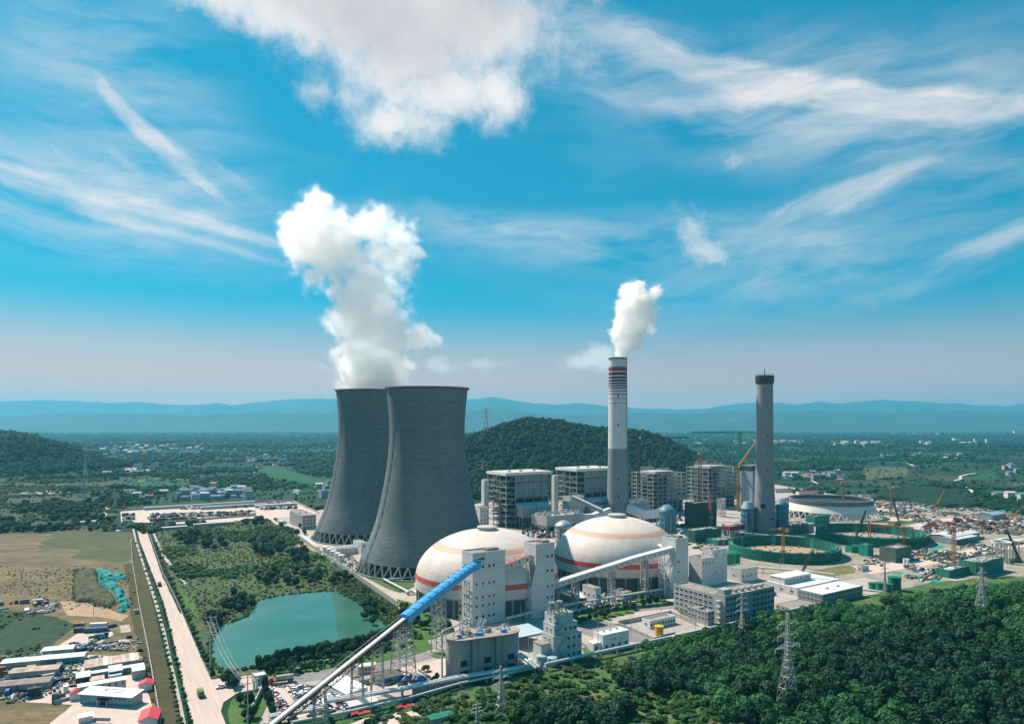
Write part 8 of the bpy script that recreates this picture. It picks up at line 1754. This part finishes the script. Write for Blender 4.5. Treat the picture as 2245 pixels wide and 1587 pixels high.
clump(640, 1272, 80, 16, 30, 'dark', 2.2, 3.6, 'dark waterside tree on the far bank of the pond', 'trees on the far pond bank'); clump(520, 1322, 36, 22, 26, 'dark', 2.0, 3.2, 'dark waterside tree left of the pond', 'trees left of the pond'); clump(470, 1362, 22, 12, 14, 'dark', 1.8, 3.0, 'dark waterside bush tree at the pond inlet', 'trees left of the pond'); clump(745, 1270, 28, 14, 14, 'dark', 2.0, 3.2, 'dark tree at the head of the pond', 'trees on the far pond bank'); clump(815, 1345, 24, 28, 18, 'dark', 1.8, 3.0, 'dark tree on the strip between pond and perimeter wall', 'trees between pond and wall')
X, Y = fill([(735, 1285), (790, 1290), (872, 1338), (925, 1400), (862, 1402), (848, 1366), (796, 1322)], 3.4, 61); scatter('undergrowth', np.stack([X, Y, 0 * X], 1), np.random.default_rng(3).uniform(1.0, 2.2, len(X)), plist('bush'), 8)
X, Y = fill([(563, 1466), (700, 1430), (850, 1390), (862, 1400), (700, 1446), (575, 1480)], 2.6, 62); scatter('undergrowth', np.stack([X, Y, 0 * X], 1), np.random.default_rng(3).uniform(1.0, 1.9, len(X)), plist('dark'), 9)
X, Y = fill([(740, 1565), (900, 1530), (985, 1506), (985, 1540), (930, 1575), (900, 1552), (760, 1580), (660, 1600), (640, 1588)], 3.0, 63, .42, .05); scatter('undergrowth', np.stack([X, Y, 0 * X], 1), np.random.default_rng(3).uniform(.8, 1.8, len(X)), plist('bush'), 10)
X, Y = fill([(326, 1180), (350, 1200), (400, 1290), (440, 1370), (455, 1440), (440, 1440), (395, 1330), (345, 1225)], 4.5, 64, .5, .05); scatter('undergrowth', np.stack([X, Y, 0 * X], 1), np.random.default_rng(3).uniform(.6, 1.3, len(X)), plist('bush'), 12)
X, Y = fill([(-300, 1330), (60, 1345), (160, 1365), (150, 1380), (100, 1425), (50, 1462), (-300, 1490)], 4.0, 65, .5, .05); scatter('undergrowth', np.stack([X, Y, 0 * X], 1), np.random.default_rng(3).uniform(.5, 1.6, len(X)), plist('bush'), 13)
X, Y = fill([(300, 1445), (328, 1440), (345, 1540), (318, 1540)], 2.5, 66, .4, .1); scatter('undergrowth', np.stack([X, Y, 0 * X], 1), np.random.default_rng(3).uniform(.6, 1.4, len(X)), plist('bush'), 14)
# wild land, hills and the wooded plain
X, Y = fill([(-600, 1040), (290, 1044), (275, 1110), (230, 1166), (-600, 1182)], 9, 71, .45, .011); r0 = np.random.default_rng(16); scatter('undergrowth', np.stack([X, Y, 0 * X - .3], 1), r0.uniform(2.0, 4.6, len(X)), plist('bush'), 15); k_ = fbm(X, Y, .012, 5) > .54; scatter('woodland', np.stack([X[k_], Y[k_] + 4, 0 * X[k_]], 1), r0.uniform(3, 5.5, k_.sum()), plist('dark'), 16)
def cover(H_, n, s0, s1, seed, zmin=3):
    x, y, Zg = H_; r_ = np.random.default_rng(seed); i = r_.uniform(0, len(x) - 1.01, n); j = r_.uniform(0, len(y) - 1.01, n); ii = i.astype(int); jj = j.astype(int); fx = i - ii; fy = j - jj
    z = (Zg[jj, ii] * (1 - fx) + Zg[jj, ii + 1] * fx) * (1 - fy) + (Zg[jj + 1, ii] * (1 - fx) + Zg[jj + 1, ii + 1] * fx) * fy; px = x[0] + i * (x[1] - x[0]); py = y[0] + j * (y[1] - y[0]); m = z > zmin; m &= py < (y[0] + y[-1]) / 2 + 120
    scatter('woodland', np.stack([px[m], py[m], z[m] - .8], 1), r_.uniform(s0, s1, m.sum()), plist('dark'), seed)
cover(HM, 16000, 4.0, 7.5, 17); cover(HL, 11000, 4.5, 8, 18); cover(HL2, 5000, 7, 12, 19)
r0 = np.random.default_rng(99); n0 = 60000; yy = 760 * (9500 / 760) ** r0.random(n0) ; xx = (r0.uniform(-.98, .98, n0)) * yy * .85
f1 = fbm(xx, yy, .0035, 50); f2 = fbm(xx * .55, yy * 1.5, .011, 51); near_ = yy < 2600; keep = (f1 * .55 + f2 * .45) > np.where(yy > 2600, .465, .505)
for w in EXCL: keep &= ~inpoly(xx, yy, w)
for w in ([(-600, 1040), (290, 1044), (270, 1150), (300, 1160), (300, 1660), (-600, 1660)], [(560, 1030), (600, 1020), (690, 1046), (742, 1048), (742, 1064), (650, 1060), (590, 1048)], [(1890, 1026), (1995, 1024), (1985, 1046), (1900, 1054)], SCR, [(1905, 1102), (1930, 1078), (2060, 1074), (2160, 1106), (2060, 1114)], [(400, 1070), (545, 1070), (545, 1099), (400, 1099)], [(240, 1050), (420, 1052), (420, 1068), (250, 1070)]): keep &= ~inpoly(xx, yy, [G(*p) for p in w])
keep &= ~((np.abs(xx - 130) < 420) & (np.abs(yy - 1550) < 260)) | (yy > 1900)
sz = np.where(yy < 1600, r0.uniform(2.6, 5.5, n0), np.where(yy < 3500, r0.uniform(4, 8.5, n0), r0.uniform(7, 16, n0)))
a_ = keep; scatter('woodland', np.stack([xx[a_], yy[a_], 0 * xx[a_] - .3], 1), sz[a_], plist('dark') + plist('forest'), 20, zsc=.85)
vx = []
for o in list(COL.objects):
    if o.get('category') == 'house' and o.get('group') in ('houses of the near village', 'houses of the paddy hamlet', 'houses of the right hamlet', 'houses behind the grey chimney') and rt.random() < .6: vx.append((o.location.x + rt.uniform(-12, 12), o.location.y + rt.uniform(8, 16), 0))
scatter('woodland', np.array(vx), ro.uniform(2.5, 5, len(vx)), plist('dark'), 23)
X, Y = fill([(1905, 1100), (1930, 1080), (1990, 1076), (2060, 1078), (2120, 1092), (2150, 1110), (2060, 1112), (1990, 1100)], 9, 81, .5, .03); scatter('undergrowth', np.stack([X, Y, 0 * X + 3], 1), r0.uniform(1.5, 3.2, len(X)), plist('bush'), 24)

# reeds round the pond and weeds on the rough field
pe = []
for a_, c_ in zip(POND, POND[1:] + POND[:1]):
    n_ = int((c_ - a_).length / 1.1)
    for k in range(n_): q = a_.lerp(c_, k / n_); pe.append((q.x + rt.uniform(-1.3, 1.3), q.y + rt.uniform(-1.3, 1.3), .1))
scatter('reeds', np.array(pe), ro.uniform(.6, 1.5, len(pe)), plist('bush'), 31)
X, Y = fill([(-200, 1240), (165, 1240), (290, 1250), (300, 1330), (150, 1350), (-200, 1340)], 5, 91, .5, .03); scatter('undergrowth', np.stack([X, Y, 0 * X], 1), ro.uniform(.35, 1.0, len(X)), plist('bush'), 32)
X, Y = fill([(-200, 1545), (60, 1545), (150, 1560), (110, 1620), (-200, 1620)], 3, 92, .5, .05); scatter('undergrowth', np.stack([X, Y, 0 * X], 1), ro.uniform(.25, .7, len(X)), plist('dry'), 33)
X, Y = fill([(160, 1250), (212, 1248), (216, 1285), (256, 1322), (240, 1340), (190, 1325), (158, 1325)], 2.6, 93, .45, .08); scatter('undergrowth', np.stack([X, Y, 0 * X + .8], 1), ro.uniform(.5, 1.4, len(X)), plist('bush'), 34)

# loose bushes and hedges that give the nearer plain its grain
n1 = 15000; yy = 770 * (2600 / 770) ** r0.random(n1); xx = r0.uniform(-.95, .95, n1) * yy * .85; k_ = fbm(xx * .6, yy * 1.6, .02, 77) > .47
for w in EXCL + [[G(*p) for p in q] for q in ([(560, 1030), (600, 1020), (690, 1046), (742, 1048), (742, 1064), (650, 1060), (590, 1048)], [(400, 1070), (545, 1070), (545, 1099), (400, 1099)], SCR, [(-600, 1165), (300, 1165), (300, 1660), (-600, 1660)], [(1905, 1102), (1930, 1078), (2060, 1074), (2160, 1106), (2060, 1114)])]: k_ &= ~inpoly(xx, yy, w)
k_ &= ~((np.abs(xx - 130) < 420) & (np.abs(yy - 1550) < 260))
scatter('undergrowth', np.stack([xx[k_], yy[k_], 0 * xx[k_] - .2], 1), r0.triangular(.8, 1.6, 4.0, int(k_.sum())), plist('bush') + plist('dark'), 35, zsc=.9)
